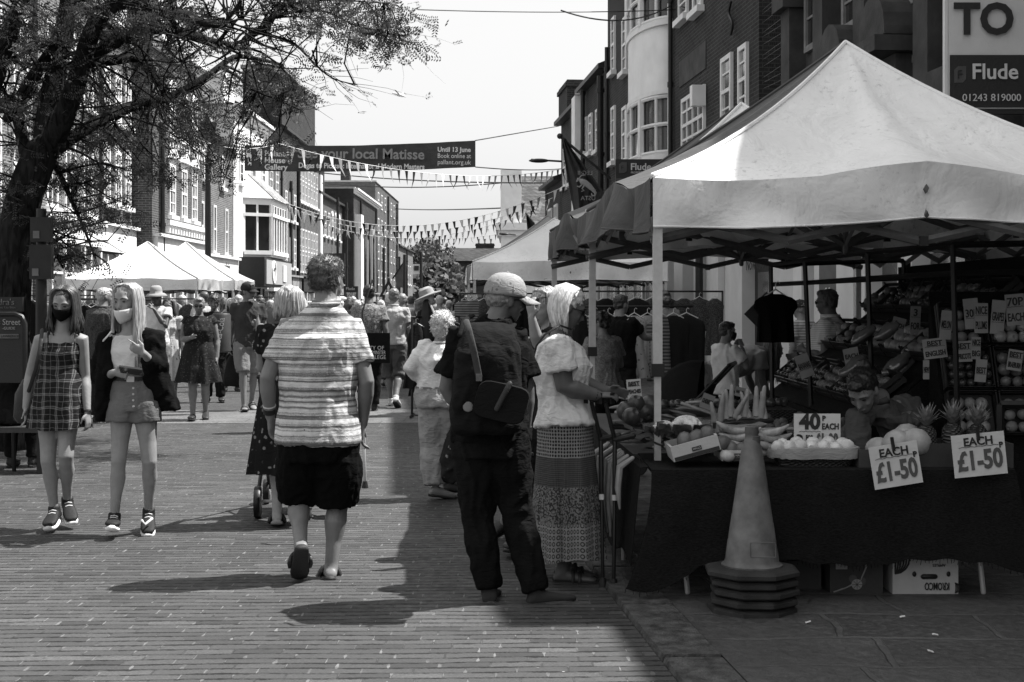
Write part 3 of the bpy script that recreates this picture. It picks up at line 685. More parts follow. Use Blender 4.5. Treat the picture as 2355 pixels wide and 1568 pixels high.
# ---- right shopfronts seen under the market tents
S=Thing('shopfront',RF.p(20,0,.3),'row of white painted shopfront columns, panelled door and windows behind the fruit stall','shopfront')
def sp(px0,px1,y0,y1,m,name,o0=.26,o1=.4):
    a0,a1=sorted((rpx(px0),rpx(px1))); Y=(a0+a1)/2*_ru.y; g=MB(); RF.box(g,a0,a1,(0.02 if "column" in name or name in("door","shop_window","white_door_panel") else max(0.02,zat(y1,Y))),zat(y0,Y),o0,o1); return S.part(name,g,m,smooth=False,angle=None)
for p0,p1 in ((1573,1590),(1618,1640),(1668,1690),(1700,1730)): sp(p0,p1,560,930,M['shop_white'],'column',.26,.62)
for p0,p1 in ((1550,1571),(1592,1617),(1642,1667)): sp(p0,p1,580,880,M['glass2'],'shop_window',.2,.3)
sp(1731,1773,590,930,M['shop_white'],'panelled_column',.26,.5); sp(1742,1764,770,880,M['paint'],'panel',.501,.52); 
sp(1776,1826,600,900,M['dark'],'door',.2,.3); sp(1786,1822,625,740,M['glass2'],'door_glass',.301,.32); sp(1796,1806,690,700,M['paint'],'door_notice',.321,.33)
sp(1827,1915,590,930,M['shop_white'],'white_door_panel',.2,.42); sp(1917,1938,590,930,M['paint'],'column',.26,.6)
sp(1945,1968,600,900,M['glass2'],'shop_window',.2,.3); sp(1970,1985,590,930,M['shop_white'],'column',.26,.6)
for p0,p1 in ((2065,2110),(2120,2140),(2225,2262)): sp(p0,p1,560,900,M['shop_white'],'column',.56,.8)
for p0,p1 in ((1990,2060),(2142,2222),(2264,2350)): sp(p0,p1,580,900,M['glass2'],'shop_window',.5,.6)
a0,a1=rpx(2040),rpx(1985); Y=(a0+a1)/2*_ru.y; w_=sp(1988,2040,598,690,mat('poster_grey',.1,.6),'poster',.61,.63)
S.text('99',.28,M['shop_white'],rot_fac(RF,(a0+a1)/2,zat(680,Y),.64),w_)
a=rpx(1800); S.text('Now open',.3,M['dark'],rot_fac(RF,a,zat(607,a*_ru.y),.45))
pp=MB(); a=rpx(1700); pp.tube([RF.p(a,.1,.75),RF.p(a,4,.75)],.07,8,rnd=False); S.part('drainpipe',pp,M['drain'])
fb=MB(); RF.box(fb,13.3,rpx(1550),3.1,3.9,.52,.9); S.part('fascia',fb,M['stone_d'],smooth=False)
# ---- far end: houses and trees closing the street
def house(x0,x1,y,zt,zr,m,rm,label,wins=(),name='far_house'):
    T=Thing(name,((x0+x1)/2,y,0),label,'house')
    T.part('wall',MB().bb(x0,x1,y,y+8,0,zt),m,smooth=False)
    T.part('roof',MB().prism([(x0-.3,y-.4,zt),(x0-.3,y+4,zr),(x0-.3,y+8.4,zt)],(x1-x0+.6,0,0)),rm,smooth=False)
    for a,b,c,d in wins: window(T,Fac((0,y),(1,0),(0,-1)),a,b,c,d,nx=2,nz=2)
    return T
Y=190; fx=lambda px,Y: (px-CX)*Y/F; fz=lambda py,Y: H-(py-HY)*Y/F
house(fx(938,170),fx(968,170),170,fz(640,170),fz(605,170),M['brick_d'],M['tile'],'small dark pub building closing the street at its far end',[(fx(943,170),fx(952,170),fz(672,170),fz(655,170))])
house(fx(966,190),fx(1044,190),190,fz(650,190),fz(602,190),M['brick_m'],M['tile'],'far brick cottage with a broad dark tiled roof',[(fx(985,190),fx(994,190),fz(672,190),fz(657,190)),(fx(1012,190),fx(1020,190),fz(672,190),fz(657,190))])
T=house(fx(1048,150),fx(1170,150),150,fz(600,150),fz(567,150),M['brick_d'],M['tile'],'dark tiled house with a chimney rising behind the right hand tents')
chimney(T,Fac((0,154),(1,0),(0,-1)),fx(1113,150),0,fz(572,150),fz(556,150),2,1,3)
T=Thing('shop_board',(fx(955,165),165,0),'white panelled shop board under the pub at the far end of the street','sign')
T.part('panel',MB().bb(fx(938,165),fx(966,165),165,165.2,fz(675,165),fz(655,165)),M['render'],smooth=False)
T.part('post',MB().bb(fx(951,165),fx(953,165),165.2,165.5,0,fz(657,165)),M['dark'],smooth=False)
T=Thing('pub_sign',(fx(957,120),120,0),'hanging pub sign on a tall post at the far end of the street','sign')
T.part('panel',MB().bb(fx(949,120),fx(966,120),120,120.1,fz(630,120),fz(607,120)),M['render'],smooth=False)
T.part('picture',MB().bb(fx(952,120),fx(963,120),119.9,119.99,fz(622,120),fz(611,120)),M['stone_d'],smooth=False)
T.part('post',MB().tube([(fx(968,120),120,0),(fx(968,120),120,fz(580,120))],.12,6,rnd=False),M['black'])
T.part('bracket',MB().tube([(fx(968,120),120,fz(605,120)),(fx(949,120),120,fz(605,120))],.05,6,rnd=False),M['black'])
# ---------------------------------------------------------------- market tents
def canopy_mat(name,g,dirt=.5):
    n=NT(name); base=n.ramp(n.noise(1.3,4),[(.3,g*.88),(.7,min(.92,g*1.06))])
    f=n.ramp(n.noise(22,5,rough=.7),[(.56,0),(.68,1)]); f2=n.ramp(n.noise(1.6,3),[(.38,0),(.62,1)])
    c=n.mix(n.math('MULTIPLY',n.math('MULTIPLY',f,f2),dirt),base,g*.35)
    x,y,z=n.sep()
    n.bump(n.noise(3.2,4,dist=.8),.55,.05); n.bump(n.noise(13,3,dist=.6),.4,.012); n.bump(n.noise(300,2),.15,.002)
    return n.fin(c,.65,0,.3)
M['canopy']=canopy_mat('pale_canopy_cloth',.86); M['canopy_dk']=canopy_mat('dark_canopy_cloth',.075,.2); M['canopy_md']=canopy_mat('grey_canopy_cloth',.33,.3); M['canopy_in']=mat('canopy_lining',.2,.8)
def tent(label,fl,u,v,w,d,ze=2.23,za=3.25,vh=.28,mats=None,legs=(0,1,2,3),group=None,zl=0,mid=.09,rip=.012,drop=(0,0,0,0),seed=0,truss=True,apex_off=(0,0),hs=(.17,.17,.17,.17)):
    """fl front left corner, u to the right, v away; mats: front,right,back,left"""
    rnd=random.Random(seed)
    u=V((*u,0)).normalized(); v=V((*v,0)).normalized(); fl=V((*fl,0)); C=[fl,fl+u*w,fl+u*w+v*d,fl+v*d]
    T=Thing('market_tent',fl+u*w/2+v*d/2,label,'market tent',group); mats=mats or ['canopy']*4
    ap=fl+u*(w/2+apex_off[0])+v*(d/2+apex_off[1])+V((0,0,za)); names=('roof_panel',)*4
    for k in range(4):
        a,b=C[k],C[(k+1)%4]; ez=[ze-drop[k],ze-drop[(k+1)%4]]; out=((a+b)/2-(fl+u*w/2+v*d/2)); out.z=0; out.normalize()
        n,m=26,12; grid=[]
        for j in range(m+1):
            s=j/m; row=[]
            for i in range(n+1):
                t=i/n; e=lerp(a,b,t)+V((0,0,lerp(ez[0],ez[1],t)))
                e.z+=mid*max(0,1-abs(t-.5)*5)-.015*math.sin(2*PI*min(t,1-t)*2)*1.0
                p=lerp(e,ap,s)
                p.z-=lerp(hs[k],hs[(k+1)%4],t)*s*(1-s)*1.6+.05*math.sin(PI*t)*math.sin(PI*s)*(1 if abs(t-.5)>.04 else .6)
                edge=math.sin(PI*t); p.z+=.012*edge*noise.noise(V((i*.5+k*7,j*.6,seed)))*math.sin(PI*min(1,s*1.3))
                if s>.94: p=lerp(p,ap+V((0,0,-.03))+ (e-ap)*.035,.35)
                row.append(p)
            grid.append(row)
        o=T.part('roof_panel',MB().sheet(grid,.004),M[mats[k]],angle=60)
        hem=MB(); hem.tube([lerp(C[k]+V((0,0,ez[0]+.012)),ap,s)-V((0,0,hs[k]*s*(1-s)*1.6)) for s in [j/m for j in range(m+1)]],.014,6); T.part('hip_seam',hem,M[mats[k]])
        # valance
        grid=[]; N=60; M_=7; ph=rnd.random()*9
        for j in range(M_+1):
            s=j/M_; row=[]
            for i in range(N+1):
                t=i/N; p=lerp(a,b,t)+V((0,0,lerp(ez[0],ez[1],t)))
                p.z+=mid*max(0,1-abs(t-.5)*5)-.015*math.sin(2*PI*min(t,1-t)*2)
                zb=lerp(ez[0],ez[1],t)-vh+.07*(mid/.09 if mid else 0)*max(0,1-abs(t-.5)*3)+.012*math.sin(t*9+ph)
                p.z=lerp(p.z-.002,zb,s)
                w_=(.012+ s*rip*2.2)*(noise.noise(V((t*9+seed*5+k*11,s*.8,ph)))*2.2+.5*math.sin(t*26+ph)*s)
                p+=out*(.012+abs(.0)+w_*math.sin(PI*min(1,max(0,t*8)) /2)*math.sin(PI*min(1,(1-t)*8)/2)); row.append(p)
            grid.append(row)
        va=T.part('valance',MB().sheet(grid,.004),M[mats[k]],angle=70)
        hm=MB(); hm.tube([p+out*.004 for p in grid[-1]],.006,5,rnd=False); T.part('hem',hm,M[mats[k]],va)
        if truss:
            g=MB(); off=-out*.05; zt=ze-vh+.11; zbm=ze-vh-.06; zt+=.09*(k==3); zbm+=.09*(k==3)
            A,B=a+off,b+off
            for q in range(4):
                p0=lerp(A,B,q/4); p1=lerp(A,B,(q+1)/4); z0,z1=(zt,zbm) if q%2==0 else (zbm,zt)
                g.box((p0+p1)/2+V((0,0,zt-.02)),((p1-p0).length*1.0,.014,.03),Matrix(((u.x if k%2==0 else v.x,-u.y if k%2==0 else -v.y,0),(u.y if k%2==0 else v.y,u.x if k%2==0 else v.x,0),(0,0,1)))) if False else None
                g.tube([p0+V((0,0,z0)),p1+V((0,0,z1))],.013,4,1.8,rnd=False)
                g.tube([p0+V((0,0,z1+.0))+off*.4,p1+V((0,0,z0))+off*.4],.013,4,1.8,rnd=False)
            T.part('truss',g,M['alu_dk'])
            for p_ in [lerp(A,B,q/4)+V((0,0,zt-.02)) for q in (1,2,3)]+[lerp(A,B,.5)+V((0,0,zbm))]: T.part('bracket',MB().box(p_,(.045,.03,.055)),M['drain'],smooth=False)
    if truss:
        g=MB(); cen=fl+u*w/2+v*d/2
        g.tube([cen+V((0,0,ze-.35)),cen+V((0,0,za-.05))],.02,6)
        T.part('centre_pole',g,M['alu_dk'])
        for k in range(4):
            mp=(C[k]+C[(k+1)%4])/2; g=MB(); g.tube([mp+V((0,0,ze-.2)),lerp(mp,cen,.5)+V((0,0,ze+.12)),cen+V((0,0,ze-.3))],.013,4,1.8,rnd=False); g.tube([mp+V((0,0,ze-.05)),lerp(mp,cen,.5)+V((0,0,ze-.2)),cen+V((0,0,ze+.05))],.013,4,1.8,rnd=False); T.part('roof_strut',g,M['alu_dk'])
    for k in legs:
        c=C[k]+(fl+u*w/2+v*d/2-C[k]).normalized()*.045; c.z=0
        g=MB(); g.box(c+V((0,0,(ze+.0)/2+.6)),(.05,.05,ze-1.2)); lg=T.part('leg',g,M['alu'],smooth=False,angle=None)
        T.part('inner_tube',MB().box(c+V((0,0,.61)),(.036,.036,1.2)),M['alu'],lg,smooth=False,angle=None)
        T.part('collar',MB().box(c+V((0,0,1.18)),(.07,.07,.07)),M['dark'],lg,smooth=False,angle=None)
        T.part('foot',MB().box(c+V((0,0,.02)),(.12,.12,.012)).box(c+V((0,0,.05)),(.06,.06,.06)),M['alu'],lg,smooth=False,angle=None)
    return T
TU=(1,.065); TV=(-.065,1)
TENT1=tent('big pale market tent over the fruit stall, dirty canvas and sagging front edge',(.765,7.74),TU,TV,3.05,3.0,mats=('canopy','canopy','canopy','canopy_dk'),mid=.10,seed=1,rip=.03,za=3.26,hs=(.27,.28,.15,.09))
f2=V((.765,7.74,0))+V((*TV,0)).normalized()*3.03
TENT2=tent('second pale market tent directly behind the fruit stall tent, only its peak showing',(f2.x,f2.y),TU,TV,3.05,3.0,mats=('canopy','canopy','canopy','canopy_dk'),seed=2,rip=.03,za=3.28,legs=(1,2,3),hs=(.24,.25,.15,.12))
# clothes tents further up the street, right side
TENT3=tent('pale market tent with a peaked roof over the clothes stall, right of the street centre',(-.72,26.2),(1,.03),(-.03,1),3.6,3.4,ze=2.30,za=3.2,seed=3,mid=0,vh=.34,rip=.015,apex_off=(-.2,0))
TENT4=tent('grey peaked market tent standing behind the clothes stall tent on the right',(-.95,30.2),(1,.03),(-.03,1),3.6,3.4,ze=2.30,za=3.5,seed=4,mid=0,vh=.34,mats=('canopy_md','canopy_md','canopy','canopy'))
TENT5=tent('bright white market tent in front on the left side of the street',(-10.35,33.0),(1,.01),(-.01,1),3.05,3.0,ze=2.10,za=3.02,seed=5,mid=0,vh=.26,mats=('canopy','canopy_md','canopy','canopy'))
TENT6=tent('white market tent partly hidden behind the bright left tent',(-10.2,36.3),(1,.01),(-.01,1),3.1,3.0,ze=2.12,za=3.15,seed=6,mid=0,vh=.26,mats=('canopy','canopy_md','canopy','canopy'))
# ---------------------------------------------------------------- banner, cables, bunting
def cat(a,b,sag,n): return [lerp(a,b,i/n)-V((0,0,sag*4*(i/n)*(1-i/n))) for i in range(n+1)]
YB=30.0
def banner():
    tl,tr,bl,br=P(562,334,YB),P(1093,323,YB),P(562,393,YB),P(1093,384,YB)
    T=Thing('street_banner',(tl+tr)/2,'long dark exhibition banner with pale lettering strung across the street','banner')
    grid=[]
    for j in range(7):
        s=j/6; row=[]
        for i in range(61):
            t=i/60; p=lerp(lerp(tl,tr,t),lerp(bl,br,t),s); p.z-=.05*math.sin(PI*t); p.y+=.03*math.sin(t*17+s*2)*math.sin(PI*t)+.015*math.sin(t*41); row.append(p)
        grid.append(row)
    T.part('cloth',MB().sheet(grid,.004),cloth('banner_cloth',.075,wrk=.6))
    mw=mat('banner_white',.75,.6,.05); mg=mat('banner_grey',.3,.6,.05)
    def tx(s,px,py,h,m,wm,bold=0,al='CENTER',rot=-.012):
        p=P(px,py,YB-.1); p.z-=.04
        return T.text(s,h*YB/F,m,Matrix.Translation(p)@Matrix.Rotation(-rot,4,'Y'),wmax=wm*YB/F,bold=bold,align=al)
    tx('See your local Matisse',830,350,33,mg,290,.006); tx('Degas to Picasso: International Modern Masters',831,378,17,mw,288,.004)
    for i,(s) in enumerate(('Pallant','House','Gallery')): tx(s,608,349+15.5*i,18,mw,60,.004,'LEFT')
    for i,(s) in enumerate(('Until 13 June','Book online at','pallant.org.uk')): tx(s,1044,340+14.5*i,15,mw,76,.004 if i==0 else 0)
    g=MB(); g.prism([P(570,342,YB-.1),P(577,342,YB-.1),P(577,380,YB-.1),P(570,380,YB-.1)],(0,.02,0))
    pts=[P(585+13*math.sin(a),354-15*math.cos(a),YB-.1) for a in [PI*i/10 for i in range(11)]]+[P(585+6*math.sin(a),354-13*math.cos(a),YB-.1) for a in [PI*i/10 for i in range(10,-1,-1)]]
    g.prism(pts,(0,.02,0)); T.part('logo',g,mw,smooth=False)
banner()
def wire(a,b,sag,label,r=.012,n=20): return solo('cable',MB().tube(cat(a,b,sag,n),r,4,rnd=False),M['black'],label,'cable',loc=a)
wire(P(1093,323,YB),P(1285,290,46),.0,'thin cable from the upper right corner of the banner to the brick houses')
wire(P(1093,384,YB),P(1290,388,46),.05,'thin cable from the lower right corner of the banner to the brick houses')
wire(P(562,334,YB),P(420,300,50),.0,'thin cable holding the banner on the left')
wire(P(960,22,24),P(1560,22,32),.05,'high overhead cable ending on the dark brick building',.01)
wire(P(1290,24,24),P(1545,12,32),.25,'slack looping cable beside the overhead cable',.014)
wire(P(718,395,85),P(1290,420,60),.2,'thin overhead wire just below the banner',.03)
wire(P(730,420,88),P(1180,418,80),.3,'thin overhead wire across the street below the nearest bunting',.03)
wire(P(905,480,140),P(1160,478,80),.1,'distant overhead wire meeting the white gabled house',.04)
def flagstring(a,b,sag,n,fl,label,seed,group='bunting strings across the street',mid=None):
    rnd=random.Random(seed); T=Thing('bunting',a,label,'bunting',group)
    pts=cat(a,b,sag,60); T.part('cord',MB().tube(pts,.0035*a.y/30+.002,4,rnd=False),M['render'])
    cols_=[mat('bunting_white',.7,.8,.1),mat('bunting_black',.02,.8,.1),mat('bunting_grey',.2,.8,.1)]
    for i in range(n):
        t=(i+.5)/n; p=lerp(a,b,t)-V((0,0,sag*4*t*(1-t))); d=(b-a).normalized(); ww=fl*rnd.uniform(.26,.36); sw=rnd.uniform(-.35,.35)*fl; yy=rnd.uniform(-.5,.5)*fl
        tip=p+V((sw,yy,-fl*rnd.uniform(.75,1))); l=p-d*ww/2; r=p+d*ww/2; mm=lerp(p,tip,.5)+V((sw*-.3,yy*.3,0))
        g=MB(); th=V((0,.006,0)); q=[l,r,mm+d*ww*.22,tip,mm-d*ww*.28]
        g.add([x-th for x in q]+[x+th for x in q],[(0,1,2,4),(4,2,3),(9,7,6,5),(8,7,9),(1,0,5,6),(2,1,6,7),(3,2,7,8),(4,3,8,9),(0,4,9,5)])
        T.part('pennant',g,cols_[(i+rnd.randint(0,1))%2 if rnd.random()<.8 else 2],smooth=False,angle=None)
flagstring(P(640,330,24),P(1300,387,34),.34,40,.34,'nearest bunting string, crossing in front of the lower edge of the banner',1)
flagstring(P(655,465,52),P(1305,425,44),1.05,40,.46,'bunting string sagging deepest in the middle of the sky gap, second from the top',2)
flagstring(P(665,475,58),P(1270,455,50),1.1,38,.46,'bunting string just below the second one, third from the top',3)
flagstring(P(760,520,72),P(1230,480,62),.9,36,.5,'bunting string fourth from the top, ending at the white gabled house',4)
flagstring(P(900,545,95),P(1220,525,84),.35,24,.5,'farthest and lowest bunting string, just above the far trees',5)
flagstring(P(355,265,21),P(640,330,24),.25,9,.3,'short bunting string hidden in the branches of the left tree',6)
# ---------------------------------------------------------------- the old spreading tree at the left edge
def bark():
    n=NT('bark'); x,y,z=n.sep()
    f=n.noise(1,5,vec=n.comb(n.math('MULTIPLY',x,16),n.math('MULTIPLY',y,16),n.math('MULTIPLY',z,4)),dist=.8)
    n.bump(f,1,.03); return n.fin(n.ramp(f,[(.35,.005),(.65,.028)]),.9,0,.1)
def leafm(name,g):
    n=NT(name); f=n.noise(1.6,2); c=n.ramp(f,[(.3,g*.6),(.7,g*1.5)]); n.fin(c,.55,0,.3)
    tr=n.t.nodes.new('ShaderNodeBsdfTranslucent'); mx=n.t.nodes.new('ShaderNodeMixShader'); n.put(tr.inputs[0],g*1.6); mx.inputs[0].default_value=.3
    n.t.links.new(n.b.outputs[0],mx.inputs[1]); n.t.links.new(tr.outputs[0],mx.inputs[2]); n.t.links.new(mx.outputs[0],n.t.nodes['Material Output'].inputs[0]); return n.m
M['bark']=bark(); M['leaf']=leafm('tree_leaves',.055); M['leaf_far']=leafm('far_leaves',.05)
def tree_near():
    rnd=random.Random(5); Q=lambda x,y,Y: P(x*.44,y*.44,Y)
    T=Thing('spreading_tree',P(5,1040,15.0),'old leaning tree with dark forked trunk and feathery leaves at the left edge','tree')
    T.b=V((T.b.x,15.0,0)); T.r.location=T.b
    branches=[ # (px,py,Y,width_px)
     [(20,2420,15,230),(35,1900,15,215),(60,1500,15,190),(110,1100,15,175),(190,860,15,165),(240,760,15.0,140)],
     [(230,800,15,120),(255,600,15.1,110),(300,350,15.2,100),(345,100,15.3,85),(370,-150,15.4,70),(380,-500,15.4,40)],
     [(250,790,15,105),(330,620,14.8,100),(400,430,14.6,92),(450,250,14.4,85),(520,90,14.2,78),(620,20,14.0,62),(760,35,13.8,48),(860,70,13.7,44),(960,85,13.6,40),(1060,122,13.5,34),(1170,128,13.4,26),(1192,80,13.4,20),(1165,50,13.4,14)],
     [(420,330,14.6,70),(560,240,14.6,62),(700,170,14.6,56),(860,150,14.6,52),(1000,185,14.7,48),(1120,225,14.8,44),(1250,240,14.9,38),(1300,190,15,36),(1390,140,15,34),(1440,70,15.1,28),(1520,10,15.2,20)],
     [(290,780,15,70),(420,690,15.2,60),(600,590,15.6,54),(740,540,15.9,48),(880,510,16.2,44),(1000,450,16.4,38),(1120,370,16.6,32),(1220,300,16.8,26),(1330,305,16.9,20),(1480,340,17,12)],
     [(440,330,14.8,46),(600,320,15,40),(720,310,15.1,34),(790,400,15.2,26),(860,485,15.2,18)],
     [(150,900,15,60),(90,600,15.4,60),(0,560,15.4,55),(-120,480,15.6,50)],
     [(40,620,15.2,50),(150,440,15.1,60),(260,280,15.1,55),(330,200,15.1,40)],
     [(-60,520,14.4,80),(0,320,14.3,85),(60,150,14.2,75),(110,-20,14.1,60)],
     [(1120,250,14.8,22),(1180,170,14.6,16),(1260,90,14.5,12),(1300,160,14.5,10),(1330,220,14.5,7)],
     [(1330,165,15,24),(1430,190,15,16),(1540,230,14.9,13),(1640,330,14.8,10),(1740,410,14.8,7),(1870,445,14.8,4)],
     [(1440,80,15,20),(1560,60,15,14),(1700,60,15,11),(1850,130,15,8),(2000,170,15,6),(2140,190,15,3)],
     [(1060,122,13.5,16),(900,180,13.6,14),(880,260,13.8,10),(960,330,14,8)],
     [(1150,350,16.6,18),(1240,400,16.4,14),(1320,470,16.3,10),(1450,520,16.2,8),(1580,580,16.2,4)],
     [(1480,30,15.2,14),(1600,10,15.2,10),(1750,0,15.2,8),(2050,20,15.2,4)],
     [(400,330,14.6,26),(300,350,14.2,20),(180,360,14,14)],
     [(250,780,15,40),(330,950,15.6,26),(420,1150,15.8,16),(500,1350,15.9,8)],
     [(150,1100,15,40),(250,1250,15.3,22),(330,1400,15.4,10)]]
    g=MB()
    def smooth(b,k=3):
        out=[]
        for i in range(len(b)-1):
            p0=b[max(i-1,0)];p1=b[i];p2=b[i+1];p3=b[min(i+2,len(b)-1)]
            for j in range(k):
                t=j/k; out.append(tuple(.5*((2*p1[q])+(-p0[q]+p2[q])*t+(2*p0[q]-5*p1[q]+4*p2[q]-p3[q])*t*t+(-p0[q]+3*p1[q]-3*p2[q]+p3[q])*t**3) for q in range(4)))
        out.append(b[-1]); return out
    segs=[]
    for b in branches:
        s=smooth(b); pts=[Q(x,y,Y) for x,y,Y,w in s]; rad=[max(.004,w*1.12*.44*Y/F/2*(1+.12*noise.noise(V((i*1.1,w,0))))) for i,(x,y,Y,w) in enumerate(s)]
        g.tube(pts,rad,10); 
        for i in range(2,len(pts)): segs.append((pts[i-1],pts[i],rad[i]))
    T.part('trunk',g,M['bark'])
    # fine bare twigs growing out of the limbs
    tw=MB(); ends=[]
    thin=[s for s in segs if s[2]<.12]
    for _ in range(330):
        a,b,r=rnd.choice(thin); p=lerp(a,b,rnd.random()); d=V((rnd.gauss(.35,.7),rnd.gauss(0,.5),rnd.gauss(.05,.6))).normalized(); L=rnd.uniform(.35,1.1); pts=[p]
        for k in range(4): d=(d+V((rnd.gauss(0,.22),rnd.gauss(0,.22),rnd.gauss(-.05,.2)))).normalized(); pts.append(pts[-1]+d*L/4)
        rr=min(r*.5,.016); tw.tube(pts,[rr,rr*.8,rr*.6,rr*.4,rr*.25],4,rnd=False); ends+=pts[2:]
    # pinnate leaves: sprays of small leaflets, gathered in clumps
    L=MB(); vs=[];fs=[]
    def spray(p,size):
        d=V((rnd.gauss(0,1),rnd.gauss(0,1),rnd.gauss(-.15,.5))).normalized(); r,u,_=frame_of(d); q=rnd.uniform(0,6.28); r=(r*math.cos(q)+u*math.sin(q)); nrm=r.cross(d)
        for k in range(6):
            c=p+d*size*(k/5)
            for sd in(-1,1):
                a=c; dd=(r*sd+d*.35).normalized()*size*.30*rnd.uniform(.8,1.15); ww=(d*.45+nrm*rnd.uniform(-.3,.3))*size*.15
                o=len(vs); vs.extend([a-ww*.3,a+dd*.5-ww,a+dd,a+dd*.5+ww]); fs.append((o,o+1,o+2,o+3))
    clumps=[] # x,y,rx,ry,Y,n in zoom px
    C=[(1750,90,130,80,15,70),(1950,160,160,90,15,150),(2050,230,90,60,15,60),(1880,40,150,50,15.2,70),(1620,40,150,60,15.2,60),(1400,30,180,50,15.2,60),(2110,120,50,60,15,24),
       (1250,420,160,70,16.4,70),(1480,500,110,60,16.2,70),(1550,560,60,40,16.2,30),(1300,560,100,60,16.2,30),(1380,380,150,40,16.8,36),(1650,350,90,60,14.8,20),(1560,150,120,80,14.8,34),
       (900,60,280,80,13.8,90),(1000,250,240,90,14.6,70),(650,130,240,120,14.4,110),(350,150,260,160,14.5,150),(100,200,180,200,14.3,130),(60,500,160,220,15,120),(300,480,260,160,15,110),
       (700,420,240,120,15,100),(1000,420,170,100,15.6,60),(850,560,160,70,16,50),(1080,620,170,110,16.3,110),(1200,900,80,70,16.4,26),(1000,760,160,120,16,90),(820,700,140,120,16,80),(600,740,180,120,15.8,110),
       (420,720,180,120,15.6,100),(800,900,160,110,16,80),(560,900,160,120,15.7,80),(400,1000,200,130,15.6,130),(130,850,150,160,15,90),(40,1000,120,130,14.8,40),(330,1180,200,110,15.6,120),(520,1120,130,90,15.7,50),
       (380,1330,130,80,15.6,80),(250,1300,110,90,15.3,50),(520,1420,60,24,15.8,10),(640,1200,70,60,15.9,20),(1290,830,60,60,16.4,10),(1330,680,90,60,16.3,30),(1420,760,50,40,16.3,12),(1180,780,90,60,16.3,30),
       (300,-150,400,150,14.6,200),(800,-180,300,140,14.2,150),(1300,-160,260,120,15,110),(1750,-120,260,100,15,80),(0,-200,300,220,14.4,130),(-250,300,160,400,14.8,160),(-250,900,160,300,15,110),(400,-480,600,160,14.6,240),(1200,-450,400,130,14.6,130)]
    for x,y,rx,ry,Y,n in C:
        n=n*(.72 if (x<1350 and y>380) else (.8 if y>-60 else 1))
        for _ in range(int(n*.11)+1):
            cx=rnd.gauss(x,rx*.5); cy=rnd.gauss(y,ry*.5); c=Q(cx,cy,Y+rnd.gauss(0,.5)); near=min(((lerp(a,b_,.5)-c).length_squared,i) for i,(a,b_,r_) in enumerate(segs)); sg=segs[near[1]]
            if near[0]>1.3: continue
            s0=lerp(sg[0],sg[1],.5); md=lerp(s0,c,.5)+V((rnd.gauss(0,.06),rnd.gauss(0,.06),rnd.gauss(.04,.06))); tw.tube([s0,md,c,c+(c-md)*.35],[.011,.008,.005,.002],4,rnd=False)
            R_=rnd.uniform(.07,.17)
            for _ in range(16): spray(c+V((rnd.gauss(0,R_),rnd.gauss(0,R_),rnd.gauss(0,R_*.5))),rnd.uniform(.09,.16))
    for e in ends:
        if rnd.random()<.28: spray(e,rnd.uniform(.08,.15))
    # the crown's own depth, seen from the side and throwing dapples
    for _ in range(150):
        c=V((rnd.uniform(-8.5,-2),rnd.uniform(12.6,18),rnd.uniform(4.7,8)))
        for _ in range(14): spray(c+V((rnd.gauss(0,.3),rnd.gauss(0,.3),rnd.gauss(0,.16))),.15)
    T.part('twigs',tw,M['bark']); L.add(vs,fs); o=T.part('crown',L,M['leaf'],smooth=False,angle=None)
tree_near()
def far_tree(cx,w,h,y,label,seed):
    rnd=random.Random(seed); T=Thing('far_tree',(cx,y,0),label,'tree','trees closing the street')
    T.part('trunk',MB().tube([(cx,y,0),(cx+.2,y,h*.5),(cx,y,h*.8)],[.5,.35,.1],8),M['bark'])
    vs=[];fs=[]
    for _ in range(90):
        a=rnd.uniform(0,2*PI); rr=math.sqrt(rnd.random()); zz=rnd.uniform(.25,1); k=math.sqrt(max(0.05,1-((zz-.6)/.42)**2)); c=V((cx+w/2*rr*k*math.cos(a),y+w/2*rr*k*math.sin(a),h*zz))
        for _ in range(26):
            p=c+V((rnd.gauss(0,.5),rnd.gauss(0,.5),rnd.gauss(0,.4))); d=V((rnd.gauss(0,1),rnd.gauss(0,1),rnd.gauss(0,1))).normalized()*.34; e=d.orthogonal().normalized()*.2
            o=len(vs); vs+=[p-d,p+e,p+d,p-e]; fs.append((o,o+1,o+2,o+3))
    T.part('crown',MB().add(vs,fs),M['leaf_far'],smooth=False,angle=None)
far_tree(fx(1000,215),8.5,fz(566,215),215,'round dark tree behind the far cottage roof',1)
far_tree(fx(965,210),5.0,fz(572,210),210,'smaller tree left of the round far tree',2)
far_tree(fx(1030,150),3.6,fz(610,150),140,'dark tree in front of the far cottage beside the clothes tents',3)
far_tree(fx(1042,120),2.6,fz(650,110),112,'low dark tree against the edge of the clothes tents',4)
far_tree(fx(985,225),4.0,fz(555,225),225,'tall loose tree sticking up behind the pub sign',5)
